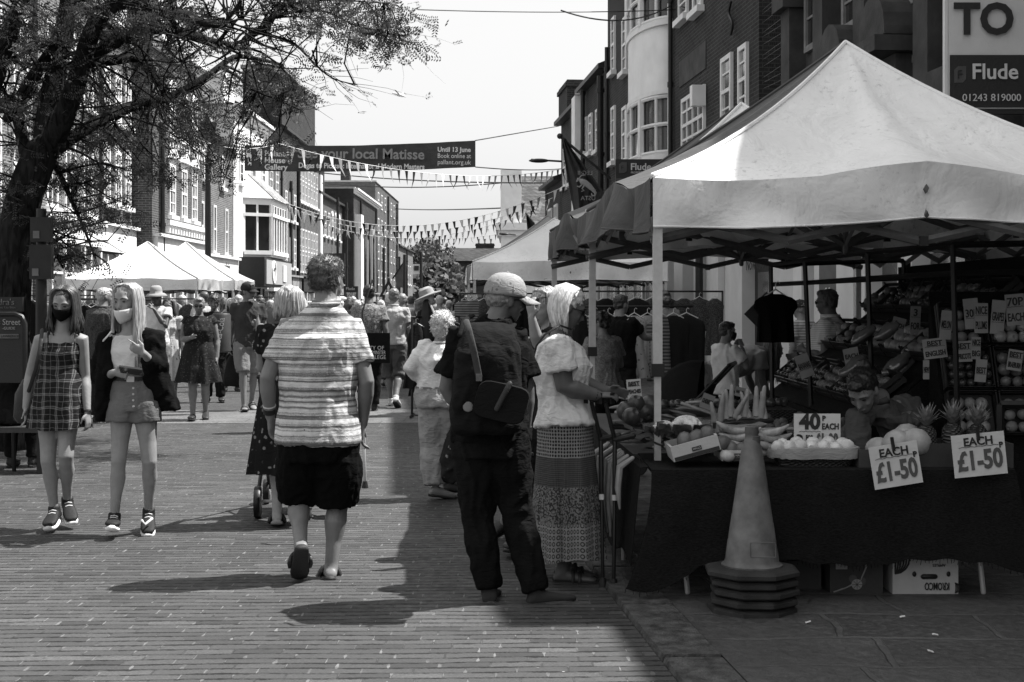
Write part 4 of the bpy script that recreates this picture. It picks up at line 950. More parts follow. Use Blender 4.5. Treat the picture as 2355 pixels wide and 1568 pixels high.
# ---------------------------------------------------------------- people
UPV=V((0,0,1))
M['skin']=skin('skin_light',.18); M['skin2']=skin('skin_pale',.25); M['skin3']=skin('skin_tan',.12); M['skin_dk']=skin('skin_dark',.05)
M['eye']=mat('eye_dark',.02,.3,.1,bump=0); M['brow']=mat('brow_hair',.04,.8,.2); M['lip']=mat('lip',.14,.5,.1,bump=0)
M['sole']=mat('shoe_sole_white',.7,.6,.1); M['soled']=mat('shoe_sole_dark',.03,.7,.2); M['leather']=mat('leather_dark',.03,.45,.3,9,.3); M['sunlens']=mat('sunglass_lens',.01,.1,.1,bump=0,spec=.8)
def vlen(a,b): return (a-b).length
class Person:
    def __init__(s,label,base,J,face,hgt=1.72,fat=1.0,skin='skin',vox=.012,hf=None,hu=None,group=None,hcurl=.5,female=False,arm=1.0,leg=1.0,hands=True,name='person',headk=1.0):
        s.b=V(base); s.J=J; s.k=hgt/1.75; s.fat=fat; s.vox=vox; s.female=female; s.sk=M[skin]; s.armk=arm; s.legk=leg
        s.r=empty(name,s.b,label,'person',group)
        s.face=V((*face,0)).normalized(); s.hf=(V(hf) if hf is not None else s.face).normalized()
        up=V(hu) if hu is not None else (J['head']-J['neck']).normalized()*.5+UPV*.5
        s.hr=s.hf.cross(up).normalized(); s.hu=s.hr.cross(s.hf).normalized(); s.hk=s.k*headk
        s.hcurl=hcurl; s.handsp={}
        if name=='person': s.skinmesh(hands)
    def hp(s,r,f,u): return s.J['head']+(s.hr*r+s.hf*f+s.hu*u)*s.hk
    def part(s,name,mb,m,parent=None,angle=None): return mb.build(name,m,parent or s.r,True,s.b,angle)
    def rpart(s,name,mb,m,vox,it=2,fn=None,parent=None):
        me=remesh(mb,vox,it,.5,s.b)
        if fn: displace(me,fn)
        return link(name,me,m,parent or s.r)
    # -- torso cross sections, t: 0 pelvis, 1 waist, 2 chest, 3 shoulder line, 4 neck base
    def sec(s,t,inf=0.0,wk=1.0,dk=1.0):
        J=s.J; k=s.k; pts=[J['pel'],J['waist'],J['chest'],(J['shL']+J['shR'])/2,J['neck']]
        if t<0: c=pts[0]+(pts[0]-pts[1]).normalized()*(-t)*.2*k
        else: i=min(3,int(t)); c=lerp(pts[i],pts[i+1],t-i)
        ax0=(J['hipR']-J['hipL']).normalized(); ax1=(J['shR']-J['shL']).normalized()
        ax=lerp(ax0,ax1,min(1,max(0,t/3))).normalized(); i=max(0,min(3,int(t))); sp=(pts[min(4,i+1)]-pts[max(0,i)]).normalized()
        if t<1.5: sp=lerp(sp,(pts[2]-pts[0]).normalized(),.5)
        ay=sp.cross(ax).normalized()
        if s.female: tb=[(-1,.185,.13),(-.5,.18,.125),(0,.178,.118),(.5,.155,.1),(1,.125,.092),(1.5,.135,.1),(2,.148,.122),(2.5,.15,.1),(3,.142,.078),(3.3,.112,.07),(3.6,.078,.06),(4,.052,.053),(4.4,.048,.05)]
        else: tb=[(-1,.17,.115),(-.5,.17,.115),(0,.17,.115),(.5,.16,.108),(1,.15,.105),(1.5,.16,.112),(2,.172,.122),(2.5,.178,.115),(3,.165,.092),(3.3,.135,.082),(3.6,.098,.074),(4,.066,.064),(4.4,.06,.06)]
        for a,b in zip(tb,tb[1:]):
            if a[0]<=t<=b[0]: q=(t-a[0])/(b[0]-a[0]); w,d=lerp(a[1],b[1],q),lerp(a[2],b[2],q); break
        else: w,d=(tb[0][1:] if t<tb[0][0] else tb[-1][1:])
        ft=s.fat if t<3 else lerp(s.fat,1,min(1,(t-3)/.6))
        w=(w*ft*k+inf)*wk; d=(d*ft*k*(1.0+(s.fat-1)*.6)+inf)*dk
        return (c,ax*w,ay*d)
    def limb(s,mb,pts,rad,asp=1.0,n=12): mb.tube(pts,rad,n,asp)
    def skinmesh(s,hands):
        J=s.J;k=s.k; g=MB(); f=s.fat; la=k*s.armk*(1+(f-1)*.55); ll=k*s.legk*(1+(f-1)*.5)
        g.loft([s.sec(t) for t in(-.45,-.2,0,.5,1,1.5,2,2.5,3,3.3,3.6,4,4.3)],20)
        for sd in 'LR':
            sh,el,wr=J['sh'+sd],J['el'+sd],J['wr'+sd]; hi,kn,an=J['hip'+sd],J['kn'+sd],J['an'+sd]
            ins=lerp(sh,(J['shL']+J['shR'])/2,.25)
            g.tube([ins,sh,lerp(sh,el,.4),el,lerp(el,wr,.28),lerp(el,wr,.7),wr],[.056*la,.056*la,.049*la,.040*la,.043*la,.032*la,.026*la],12)
            back=-s.face; cm=lerp(kn,an,.3)+back*.012*k
            g.tube([hi+UPV*.03,lerp(hi,kn,.25),lerp(hi,kn,.65),kn+s.face*.004,lerp(kn,an,.12),cm,lerp(kn,an,.62),an,an-(kn-an).normalized()*.03],[.088*ll,.085*ll,.064*ll,.056*ll,.052*ll,.057*ll,.04*ll,.033*ll,.036*ll],14)
            s.foot(g,sd)
            if hands: s.hand(g,sd)
        # head
        g.tube([J['neck']-(J['head']-J['neck'])*.25,lerp(J['neck'],s.hp(0,-.012,-.05),.5),s.hp(0,-.015,-.03)],[.066*k,.060*k*(.84 if s.female else 1),.060*k*(.84 if s.female else 1)],14)
        HM=Matrix((s.hr,s.hf,s.hu)).transposed(); hk=s.hk
        g.ell(s.hp(0,-.008,.027),.076*hk,.096*hk,.088*hk,HM,20,14)
        fs=[(.045,.012,.060,.066),(.02,.022,.066,.068),(-.02,.028,.065,.062),(-.06,.034,.055,.052),(-.095,.044,.036,.036),(-.112,.05,.018,.02)]
        g.loft([(s.hp(0,b,a),s.hr*w*hk,s.hf*d*hk) for a,b,w,d in fs],18)
        g.tube([s.hp(0,.082,.014),s.hp(0,.097,-.02),s.hp(0,.105,-.032),s.hp(0,.09,-.041)],[.008*hk,.011*hk,.014*hk,.011*hk],8)
        for q in(-1,1):
            g.tube([s.hp(q*.012,.085,.022),s.hp(q*.038,.080,.026),s.hp(q*.055,.066,.018)],[.009*hk,.011*hk,.008*hk],6)
            g.ell(s.hp(q*.077,-.006,-.012),.009*hk,.02*hk,.032*hk,HM,10,8)
            g.ell(s.hp(q*.034,.068,-.03),.022*hk,.016*hk,.02*hk,HM,10,8)
        g.tube([s.hp(-.02,.079,-.066),s.hp(0,.086,-.065),s.hp(.02,.079,-.066)],[.006*hk,.009*hk,.006*hk],6)
        s.body=s.rpart('body',g,s.sk,s.vox,2)
        if s.vox<=.014:
            for q in(-1,1):
                s.part('eye',MB().ell(s.hp(q*.031,.0815,.004),.013*hk,.007*hk,.0055*hk,HM,10,6),M['eye'],s.body)
                s.part('eyebrow',MB().tube([s.hp(q*.014,.093,.024),s.hp(q*.034,.092,.030),s.hp(q*.05,.078,.024)],[.003*hk,.0038*hk,.002*hk],5),M['brow'],s.body)
            s.part('lips',MB().ell(s.hp(0,.087,-.067),.021*hk,.007*hk,.007*hk,HM,10,6),M['lip'],s.body)
    def footframe(s,sd):
        J=s.J; A=J['an'+sd]; T=J['toe'+sd]; lg=(J['kn'+sd]-A).normalized(); D=(T-A).normalized()
        side=D.cross(lg)
        if side.length<.05: side=D.cross(UPV)
        side.normalize(); a=math.atan2(.07,.17); D=Quaternion(side,a)@D; up=side.cross(D).normalized(); return A,D,up,side
    def footloft(s,g,sd,infl=0,z0=0.0,hk=1.0,n=12,e=.85,front=1.0):
        A,D,up,sd_=s.footframe(sd); k=s.k; base=A-up*.078*k
        L=[(-.055,.022,.03),(-.045,.033,.05),(-.01,.036,.075),(.05,.037,.062),(.10,.044,.046),(.145,.046,.034),(.18,.038,.026),(.198,.02,.016)]
        g.loft([(base+D*x*k*(front if x>0 else 1)+up*((h*hk)/2+infl*.4+z0)*k,sd_*(w*k+infl),up*((h*hk)/2*k+infl*.6)) for x,w,h in L],n,e=e)
    def foot(s,g,sd): s.footloft(g,sd)
    def hand(s,g,sd):
        J=s.J;k=s.k*(.9 if s.female else 1); W=J['wr'+sd]; fd=(W-J['el'+sd]).normalized()
        spec=J.get('hd'+sd,(fd,None,s.hcurl)); d=V(spec[0]).normalized(); curl=spec[2]
        lat=V(spec[1]) if spec[1] is not None else (s.face if abs(d.z)>.5 else UPV)   # thumb side
        lat=(lat-d*lat.dot(d)).normalized(); nrm=d.cross(lat).normalized()
        if spec[1] is None:
            inw=(J['pel']-W); inw.z=0
            if nrm.dot(inw)<0: nrm=-nrm
        if len(spec)>3: nrm=nrm*spec[3]
        g.loft([(W-d*.012*k,lat*.024*k,nrm*.018*k),(W+d*.02*k,lat*.032*k,nrm*.016*k),(W+d*.06*k,lat*.040*k,nrm*.015*k),(W+d*.092*k,lat*.040*k,nrm*.012*k)],12)
        for i,(o,L) in enumerate(((.030,.072),(.010,.08),(-.010,.075),(-.029,.058))):
            c=curl*(1+.12*i); p=W+(d*.085+lat*o)*k; pts=[p]; q=d+lat*o*2.5; q.normalize()
            if J.get('point'+sd) and i==0: c=.05
            for j,l in enumerate((.42,.33,.25)):
                a=c*(.5,1.0,1.3)[j]; q=(q*math.cos(a)+nrm*math.sin(a)).normalized(); pts.append(pts[-1]+q*L*l*k)
                nrm2=nrm
            g.tube(pts,[.0095*k,.0088*k,.008*k,.007*k],7)
        p=W+(d*.022+lat*.026)*k; a=d*.55+lat*.75+nrm*.3; a.normalize(); b=(d*.9+lat*.15+nrm*.35).normalized()
        g.tube([p-a*.01*k,p+a*.035*k,p+a*.035*k+b*.03*k,p+a*.035*k+b*.052*k],[.014*k,.0115*k,.0098*k,.008*k],8)
    # ---------------- clothes
    def top(s,m,name='shirt',sleeve=.55,hem=-.4,inf=.018,sl=.018,neck=3.75,vox=None,amp=.007,flare=0,collar=None,sl_flare=.012,seed=1,tail=1.0,fa=9,fb=5):
        g=MB(); n=26; J=s.J; la=s.k*s.armk*(1+(s.fat-1)*.55)
        ts=[hem,hem*.5 if hem<0 else hem+.1]+[x for x in (0,.5,1,1.5,2,2.5,3,3.3,3.5) if x>max(hem+.12,hem*.5)+.05 and x<neck]+[neck]
        secs=[]
        for t in ts:
            q=inf*(1 if t<3 else lerp(1,.45,min(1,(t-3)/.7)))+(flare*max(0,(1.2-t)/1.6))
            secs.append(s.sec(t,q))
        g.loft(secs,n)
        for sd in 'LR':
            sh,el,wr=J['sh'+sd],J['el'+sd],J['wr'+sd]; ins=lerp(sh,(J['shL']+J['shR'])/2,.35); lo=s.sec(2.4)[0]; arm=lerp(sh,lo,.22)
            if sleeve<=0: continue
            r0=.053*la+sl
            if sleeve<=1: 
                e=lerp(sh,el,sleeve); g.tube([ins+UPV*-.01,sh,lerp(sh,e,.55),e],[r0*.95,r0*.98,r0*.96,r0*.93+sl_flare],16,rnd=False)
            else:
                q=sleeve-1; w=lerp(el,wr,q); g.tube([ins,sh,lerp(sh,el,.5),el,lerp(el,w,.5),w],[r0*.95,r0,r0*.9,.043*la+sl,.04*la+sl,.032*la+sl*.9],16,rnd=False)
            g.ell(arm,.05*la+sl*.5)
        o=s.rpart(name,g,m,vox or max(.010,s.vox),2,fold(amp,fa,fb,seed))
        if collar:
            c=MB(); cc,ax,ay=s.sec(neck,inf*.3); cu=s.sec(min(4.3,neck+.4),.012)
            c.loft([(cc,ax*1.05,ay*1.05),(lerp(cc,cu[0],.5),lerp(ax,cu[1],.6)*1.06,lerp(ay,cu[2],.6)*1.08),(cu[0],cu[1]*1.04,cu[2]*1.06)],18); s.part('collar',c,m,o)
        return o
    def pants(s,m,name='trousers',end=1.95,inf=.014,top=.45,vox=None,amp=.007,cuff=0,seed=2,wide=0,fa=8,fb=5):
        """end: 1 = knee, 2 = ankle"""
        g=MB(); J=s.J; ll=s.k*s.legk*(1+(s.fat-1)*.5); g.loft([s.sec(t,inf) for t in ([-.5,-.25,0,.25,top] if top>.3 else [-.5,-.25,0,top])],24)
        for sd in 'LR':
            hi,kn,an=J['hip'+sd],J['kn'+sd],J['an'+sd]
            if end<=1: pts=[hi+UPV*.02,lerp(hi,kn,.35*end),lerp(hi,kn,end)]; rd=[.095*ll+inf,.092*ll+inf+wide*.5,lerp(.095,.058,end)*ll+inf+wide]
            else:
                e=lerp(kn,an,end-1); pts=[hi+UPV*.02,lerp(hi,kn,.35),lerp(hi,kn,.8),kn,lerp(kn,an,min(.3,(end-1)*.5)),e]; rr=lerp(.062,.045,end-1)
                rd=[.095*ll+inf,.090*ll+inf,.068*ll+inf+wide*.5,.060*ll+inf+wide*.7,.062*ll+inf+wide,rr*ll+inf+wide+cuff]
            g.tube(pts,rd,18,rnd=False)
        return s.rpart(name,g,m,vox or max(.010,s.vox),2,fold(amp,fa,fb,seed))
    def skirt(s,m,z0t,zb,w,d,name='skirt',rip=.03,n=64,fr=9,inf=.02,seed=0,top_h=None,shift=(0,0)):
        c0,ax,ay=s.sec(z0t,inf); g=MB(); secs=[]; z0=c0.z; m_=10; N=n
        ft=(s.J['anL']+s.J['anR'])/2; cb=V((ft.x,ft.y,zb)) if shift is None else V((lerp(c0.x,ft.x,.35)+shift[0],lerp(c0.y,ft.y,.35)+shift[1],zb)); vs=[];fs=[]
        rx=ax.normalized(); ry=ay.normalized(); hipz=s.J['pel'].z
        for j in range(m_+1):
            t=j/m_; c=lerp(c0,cb,t); z=c.z; tt=min(1,t*1.0); hw=s.sec(0,inf)
            e=t**.75; wa=lerp(ax.length,w,e); wb=lerp(ay.length,d,e)
            if z>hipz-.05: wa=max(wa,hw[1].length*min(1,(z0-z)/(z0-hipz+.001)*1.0)); wb=max(wb,hw[2].length*min(1,(z0-z)/(z0-hipz+.001)))
            for k in range(N):
                a=2*PI*k/N; q=1+rip/ max(w,.1)*t*(math.sin(a*fr+seed+1.5*math.sin(a*3))+.4*math.sin(a*fr*2.3+seed*2))
                vs.append(c+rx*wa*q*math.cos(a)+ry*wb*q*math.sin(a)+UPV*(.01*t*math.sin(a*3+seed)))
        for j in range(m_):
            for k in range(N): fs.append((j*N+k,j*N+(k+1)%N,(j+1)*N+(k+1)%N,(j+1)*N+k))
        fs.append(tuple(range(N-1,-1,-1))); fs.append(tuple(m_*N+k for k in range(N))); g.add(vs,fs); return s.part(name,g,m,angle=60)
    def shoe(s,sd,kind='trainer',m=None,sm=None):
        A,D,up,side=s.footframe(sd); k=s.k; base=A-up*.078*k; m=m or M['leather']; sm=sm or M['soled']
        L=[(-.06,.024),(-.05,.036),(0,.042),(.05,.042),(.10,.048),(.15,.05),(.19,.042),(.212,.022)]
        th={'trainer':.030,'sandal':.022,'slide':.028,'boot':.032,'flat':.012}[kind]
        g=MB(); g.loft([(base+D*x*k+up*(-.005+(.010 if i in(0,7) else 0)),side*w*k*1.02,up*th/2) for i,(x,w) in enumerate(L)],14,e=.7)
        so_=s.part('sole',g,sm,None)
        if kind in('trainer','boot','flat'):
            g=MB(); s.footloft(g,sd,infl=.008,z0=.012,hk=1.0,front=1.05)
            if kind!='flat': g.tube([A-up*.02*k,A+up*(.035 if kind=='trainer' else .07)*k],[.046*k,.044*k],12,rnd=False)
            sh=s.rpart('shoe',g,m,.010,2); so_.parent=sh
            if kind=='trainer':
                g=MB()
                for i in range(4): p=base+D*(.045+.025*i)*k+up*(.085-.013*i)*k; g.tube([p-side*.022,p+up*.006,p+side*.022],.0035,4)
                s.part('laces',g,sm,sh)
            return sh
        g=MB()
        for x,w,h in ((.10,.05,.050),(.06,.045,.066)) if kind=='sandal' else ((.09,.052,.058),):
            r=.010 if kind=='sandal' else .03
            pts=[base+D*x*k+side*w*k*math.cos(a)*1.05+up*(.005+h*k*math.sin(a)) for a in [PI*i/8 for i in range(9)]]; g.tube(pts,[r*.5]*9,6,3.0 if kind=='slide' else 2.2,up=D)
        st=s.part('strap',g,m,so_); return so_
    # ---------------- hair and headgear
    def hair(s,kind,m,seed=0,length=.35,front=2.0,n=170):
        HM=Matrix((s.hr,s.hf,s.hu)).transposed(); hk=s.hk; g=MB(); rnd=random.Random(seed)
        if kind in('short','curly','bun','bob','long','balding'):
            a=.010 if kind=='curly' else 0
            if kind=='balding': g.ell(s.hp(0,-.03,.0),.083*hk,.082*hk,.062*hk,HM,18,12)
            else:
                g.ell(s.hp(0,-.018,.042),(.082+a)*hk,(.096+a)*hk,(.084+a)*hk,HM,20,14); g.ell(s.hp(0,-.042,-.005),(.073+a)*hk,(.062+a)*hk,(.07+a)*hk,HM,18,12)
            if kind=='short' or kind=='curly': g.ell(s.hp(0,.045,.085),.055*hk,.045*hk,.035*hk,HM,14,10)
            am=.011 if kind=='curly' else .0045; fq=26 if kind=='curly' else 55
            def fn(c,n): return am*noise.noise(c*fq)*1.6+am*.7*noise.noise(c*fq*2.3)
            o=s.rpart('hair',g,m,.0075,1,fn)
        if kind=='bun':
            g=MB(); g.ell(s.hp(0,-.12,.06),.045*hk,.04*hk,.045*hk,HM,12,10); s.part('bun',g,m,o)
        if kind in('bob','long','wavy'):
            g=MB()
            for i in range(n):
                u=rnd.uniform(-1,1); th=u*front; sgn=1 if th>0 else -1; jj=rnd.uniform(.95,1.06); Ln=length*rnd.uniform(.82,1.05)
                sx,cx=math.sin(th),-math.cos(th)
                rt=s.hp(sgn*rnd.uniform(0,.02),.03-.03*abs(u)+.03*math.cos(th)*-1+rnd.uniform(-.03,.03),.118)
                e1=s.hp(sx*.088*jj,-.012+cx*.098*jj*(.9 if cx>0 else 1),.075*jj) ; e2=s.hp(sx*.097*jj,-.015+cx*.1*jj,.0)
                dn=-UPV; wv=rnd.uniform(-.02,.02); out=(e2-s.hp(0,0,0)); out.z=0; out.normalize()
                e3=e2+dn*Ln*.35+out*.008; e4=e2+dn*Ln*.7+out*(.012 if kind=='long' else .0)+s.hr*wv; e5=e2+dn*Ln+out*(-.01 if kind=='bob' else .005)+s.hr*wv*1.5
                r=rnd.uniform(.0045,.0085)*hk*(1.25 if kind=='bob' else 1)
                g.tube([rt,lerp(rt,e1,.5)+s.hu*.014,e1,e2,e3,e4,e5],[r*.8,r,r,r*1.1,r,r*.8,r*.3],5,1.6,rnd=False)
            o=s.part('hair_lengths',g,m,o)
        return o
    def fuzz(s,o,m,n=900,L=.018,seed=1,r=.0013,down=.6):
        rnd=random.Random(seed); me=o.data; g=MB(); vs=me.vertices
        for _ in range(n):
            v=vs[rnd.randrange(len(vs))]; p=v.co+s.b; d=(v.normal*.55-s.hu*down*.6+V((rnd.gauss(0,.3),rnd.gauss(0,.3),rnd.gauss(0,.3)))).normalized(); l=L*rnd.uniform(.5,1.2)
            g.tube([p-v.normal*.003,p+d*l*.5+v.normal*.002,p+d*l-s.hu*l*.3*down],[r,r,r*.4],3,rnd=False)
        return s.part('hair_strands',g,m,o)
    def cap(s,m,tilt=0,name='cap',ks=1.0):
        HM=Matrix((s.hr,s.hf,s.hu)).transposed(); hk0=s.hk; s.hk*=ks; hk=s.hk; g=MB(); rings=[]
        for j in range(8):
            a=j/7*PI/2*.97; rings.append((s.hp(0,-.008,.030+.098*math.sin(a)),s.hr*.088*hk*math.cos(a)**.7,s.hf*.106*hk*math.cos(a)**.7))
        rings.insert(0,(s.hp(0,-.008,.018),s.hr*.087*hk,s.hf*.105*hk)); g.loft(rings,24); o=s.part(name,g,m)
        grid=[]
        for j in range(5):
            t=j/4; grid.append([s.hp(.078*math.sin(a)*(1-t*.12),.085*math.cos(a)*.9+.012+t*.095*math.cos(a)**.5,.034-.028*t-.016*(abs(a))**2) for a in [(-1.25+2.5*i/12) for i in range(13)]])
        s.part('peak',MB().sheet(grid,.004),m,o); s.part('button',MB().ell(s.hp(0,-.008,.128),.008),m,o)
        g=MB()
        for q in(0,1,2): a0=q*PI/3; g.tube([s.hp(.089*math.cos(t)*math.cos(a0),-.008+.107*math.cos(t)*math.sin(a0),.030+.0985*math.sin(t)) for t in [PI*i/16 for i in range(17)]],.0022,4,rnd=False)
        s.part('seam',g,m,o); s.hk=hk0; return o
    def brimhat(s,m,rad=.15,drop=.02,crown=.11):
        hk=s.hk; g=MB(); prof=[(rad,.03-drop),(rad*.75,.045),(.092,.05),(.09,.09),(.08,.05+crown*.8),(.05,.05+crown),(.005,.05+crown*1.02)]
        pr2=[(a*hk,b*hk) for a,b in prof]; low=[(rad*hk*.98,(.024-drop)*hk),(.09*hk,.04*hk)][::-1]
        HM=Matrix((s.hr,s.hf,s.hu)).transposed(); g.lathe(s.J['head'],low+pr2,26,HM); return s.part('hat',g,m)
    def glasses(s,up=0,tilt=0,m=None):
        g=MB(); hk=s.hk
        for q in(-1,1):
            g.ell(s.hp(q*.033,.094-up*.35,.003+up),.026*hk,.006*hk,.019*hk,Matrix((s.hr,s.hf,s.hu)).transposed(),12,8)
        o=s.part('sunglasses',g,m or M['sunlens']); f=MB(); f.tube([s.hp(-.077,.0,.0+up),s.hp(-.068,.078-up*.3,.01+up),s.hp(0,.097-up*.35,.01+up),s.hp(.068,.078-up*.3,.01+up),s.hp(.077,.0,.0+up)],.003,5); s.part('frame',f,M['black'],o)
    def mask(s,m,drop=0):
        g=MB(); grid=[]
        for j in range(7):
            v=j/6; row=[]
            for i in range(13):
                a=-1.35+2.7*i/12; u=-.012-.098*v-drop; w=lerp(.075,.05,v**2); fz=.113-.02*v**2+.006*math.sin(v*PI)
                row.append(s.hp(w*math.sin(a)*1.05,fz*math.cos(a)**.8+.002 if abs(a)<1.5 else 0,u+.014*abs(a)**1.5*(1-v)*.5+.02*v*abs(a)))
            grid.append(row)
        o=s.part('face_mask',MB().sheet(grid,.003),m)
        for q in(-1,1): s.part('ear_loop',MB().tube([s.hp(q*.07,.03,-.02-drop),s.hp(q*.082,-.0,.01),s.hp(q*.082,-.018,-.01),s.hp(q*.068,.03,-.075-drop)],.0018,4),m,o)
    def attach(s,name,mb,m,parent=None,angle=60): return s.part(name,mb,m,parent,angle)
def TJ(Y0,**kw):
    """joints traced as (px,py[,dy]) at the person's own distance"""
    return {k:(P(v[0],v[1],Y0+(v[2] if len(v)>2 else 0)) if isinstance(v,tuple) and not k.startswith('hd') else v) for k,v in kw.items()}
def G3(px,py): return G(px,py)
def pose(base,h,face,walk=0.0,lean=0,armL='swing',armR='swing',turn=0,sw=1.0,stance=.1,fat=1.0,seat=None):
    """generic figure; face degrees: 0 away, 90 right, 180 towards the camera"""
    b=V(base); a=R(face); f=V((math.sin(a),math.cos(a),0)); r=V((math.cos(a),-math.sin(a),0)); k=h/1.75; J={}
    def q(x,y,z): return b+(r*x+f*y)*k+UPV*z*k
    ln=R(lean); def_=lambda x,y,z: q(x,y*1.0+math.sin(ln)*(z-.93),.93+(z-.93)*math.cos(ln)+(-y*math.sin(ln) if y else 0)) 
    J['pel']=q(0,0,.95); J['waist']=def_(0,0,1.08); J['chest']=def_(0,.0,1.26); J['neck']=def_(0,-.01,1.49); J['head']=def_(0,.03+.03*(lean>20),1.625)
    for sd,x in(('L',-1),('R',1)):
        J['sh'+sd]=def_(x*.175*sw*(.9+.1*fat),-.01,1.415); J['hip'+sd]=q(x*.09,0,.90)
        w=walk*x; 
        if abs(walk)<.05: J['kn'+sd]=q(x*stance,.02,.49); J['an'+sd]=q(x*stance*1.05,-.02,.08); J['toe'+sd]=q(x*stance*1.5,.17,.02)
        elif w>0: J['kn'+sd]=q(x*.085,.16*abs(walk)+.03,.50); J['an'+sd]=q(x*.08,.30*abs(walk),.085); J['toe'+sd]=q(x*.095,.30*abs(walk)+.185,.035)
        else: J['kn'+sd]=q(x*.085,-.04*abs(walk)+.02,.49); J['an'+sd]=q(x*.08,-.36*abs(walk),.08+.10*abs(walk)); J['toe'+sd]=q(x*.09,-.36*abs(walk)+.165-.03*abs(walk),.015)
        m=armL if sd=='L' else armR; S=J['sh'+sd]; o=lambda X,Y_,Z: S+(r*x*X+f*Y_)*k+UPV*Z*k
        if m=='swing': s_=-w*.6; J['el'+sd]=o(.05,.12*s_-.03,-.28); J['wr'+sd]=o(.06,.26*s_+.03,-.52)
        elif m=='down': J['el'+sd]=o(.06,-.03,-.28); J['wr'+sd]=o(.07,.03,-.53)
        elif m=='hold': J['el'+sd]=o(.05,-.02,-.28); J['wr'+sd]=o(-.08,.22,-.24)
        elif m=='fore': J['el'+sd]=o(.03,.08,-.27); J['wr'+sd]=o(-.02,.34,-.30)
        elif m=='hip': J['el'+sd]=o(.17,-.05,-.25); J['wr'+sd]=o(.0,.03,-.42)
        elif m=='face': J['el'+sd]=o(.06,.16,-.23); J['wr'+sd]=o(-.10,.20,.02)
        elif m=='reach': J['el'+sd]=o(.05,.20,-.18); J['wr'+sd]=o(.05,.45,-.20)
        elif m=='drop': J['el'+sd]=o(.02,.02,-.28)if lean<20 else S+f*.02*k-UPV*.28*k; J['wr'+sd]=J['el'+sd]+f*.10*k-UPV*.23*k
    return J,(f.x,f.y)
M_HB=mat('hair_strand_brown',.06,.5,.4); M_HW=mat('hair_strand_white',.6,.5,.2); M_HK=mat('hair_strand_dark',.02,.45,.3)
# ---- the man in the striped shirt, walking away
b=G(757,1330); Y=8.0
J=TJ(Y,head=(752,642,.03),neck=(748,702,-.02),chest=(735,812,-.0),waist=(730,915,0),pel=(732,1015,.0),
 shL=(664,750,0),shR=(809,750,.02),elL=(614,870,-.04),wrL=(621,958,.06),elR=(843,878,-.02),wrR=(834,975,.10),
 hipL=(697,1040,0),hipR=(772,1040,0),knL=(686,1148,.10),anL=(690,1240,-.20),toeL=(688,1316,.0),knR=(776,1158,.06),anR=(762,1292,.0),toeR=(760,1326,.2))
J['toeL']=P(688,1322,7.93); J['anL']=P(691,1246,7.86); J['anR']=P(762,1296,8.0); J['toeR']=P(756,1322,8.17)
J['hdL']=((.06,.25,-1),(0.2,1,0),.55); J['hdR']=((-.12,.2,-1),(-.2,1,0),.6)
p=Person('man in striped short sleeved shirt and black shorts walking away down the street',b,J,(0,1),1.83,1.13,'skin',.0075,hf=(.45,.9,-.05),leg=1.02,arm=.98,headk=1.06)
p.top(cloth('striped_shirt',.62,'stripes',.06,wrk=.45),sleeve=.66,hem=-.05,inf=.030,sl=.008,amp=.008,collar=True,flare=.016,seed=3,vox=.0085,sl_flare=.008,fb=4,neck=4.0)
p.pants(cloth('black_shorts',.004,wrk=.5),'shorts',end=.98,inf=.026,wide=.026,top=.4,seed=4,amp=.008)
o=p.hair('short',hairm('hair_brown',.03,.12),3); p.fuzz(o,M_HB,1500,.02); p.shoe('L','slide',M['leather']); p.shoe('R','slide',M['leather'])
p.attach('watch',MB().tube([lerp(J['wrL'],J['elL'],.10),lerp(J['wrL'],J['elL'],.22)],.037,12,rnd=False),M['black'])
p.attach('bracelet',MB().tube([lerp(J['wrL'],J['elL'],.28),lerp(J['wrL'],J['elL'],.31)],.038,12,rnd=False),M['shop_white'])
p.attach('mask_strap',MB().tube([p.hp(.08,-.02,.01),p.hp(.083,-.016,-.02),p.hp(.07,.03,-.08)],.0025,4),M['shop_white'])
p.attach('face_mask',MB().ell(p.hp(.035,.075,-.098),.03,.028,.014),M['shop_white'])
# ---- man with cap and rucksack
b=G(1190,1385); Y=7.4
J=TJ(Y,head=(1163,689,.03),neck=(1138,738,-.01),chest=(1124,830,0),waist=(1124,915,.0),pel=(1128,1005,0),
 shL=(1060,772,-.03),shR=(1188,776,.05),elL=(1027,895,-.02),wrL=(1075,955,.02),elR=(1210,895,.06),wrR=(1208,990,.10),
 hipL=(1096,1030,0),hipR=(1165,1030,0),knL=(1100,1195,.03),anL=(1124,1355,0),toeL=(1137,1380,.18),knR=(1190,1185,.02),anR=(1232,1362,-.03),toeR=(1308,1384,-.01))
J['toeL']=P(1136,1376,7.6); J['hdR']=((-.05,.1,-1),(-.3,.9,0),.7)
p=Person('man in camouflage cap and dark rucksack standing at the fruit stall',b,J,(.35,.94),1.74,1.08,'skin3',.0085,hf=(.86,.42,-.12),hu=(.25,.1,1),arm=1.05)
blk=cloth('black_tshirt',.007,wrk=.7)
p.top(blk,sleeve=.75,hem=-.1,inf=.026,sl=.014,neck=4.3,amp=.009,seed=5,vox=.0095,sl_flare=.02,collar=True)
p.pants(cloth('dark_jeans',.006,'denim',.012,wrk=.8),'jeans',end=1.97,inf=.02,wide=.0,seed=6,amp=.008,vox=.0095)
p.shoe('L','boot',mat('suede_dark',.03,.9)); p.shoe('R','boot',mat('suede_dark',.03,.9),mat('shoe_sole_mid',.12,.8))
p.hair('balding',hairm('hair_grey',.2),4)
cm=cloth('camouflage_cap',.30,'floral',.16,1.3,wrk=.6); p.cap(cm,ks=1.10); p.glasses()
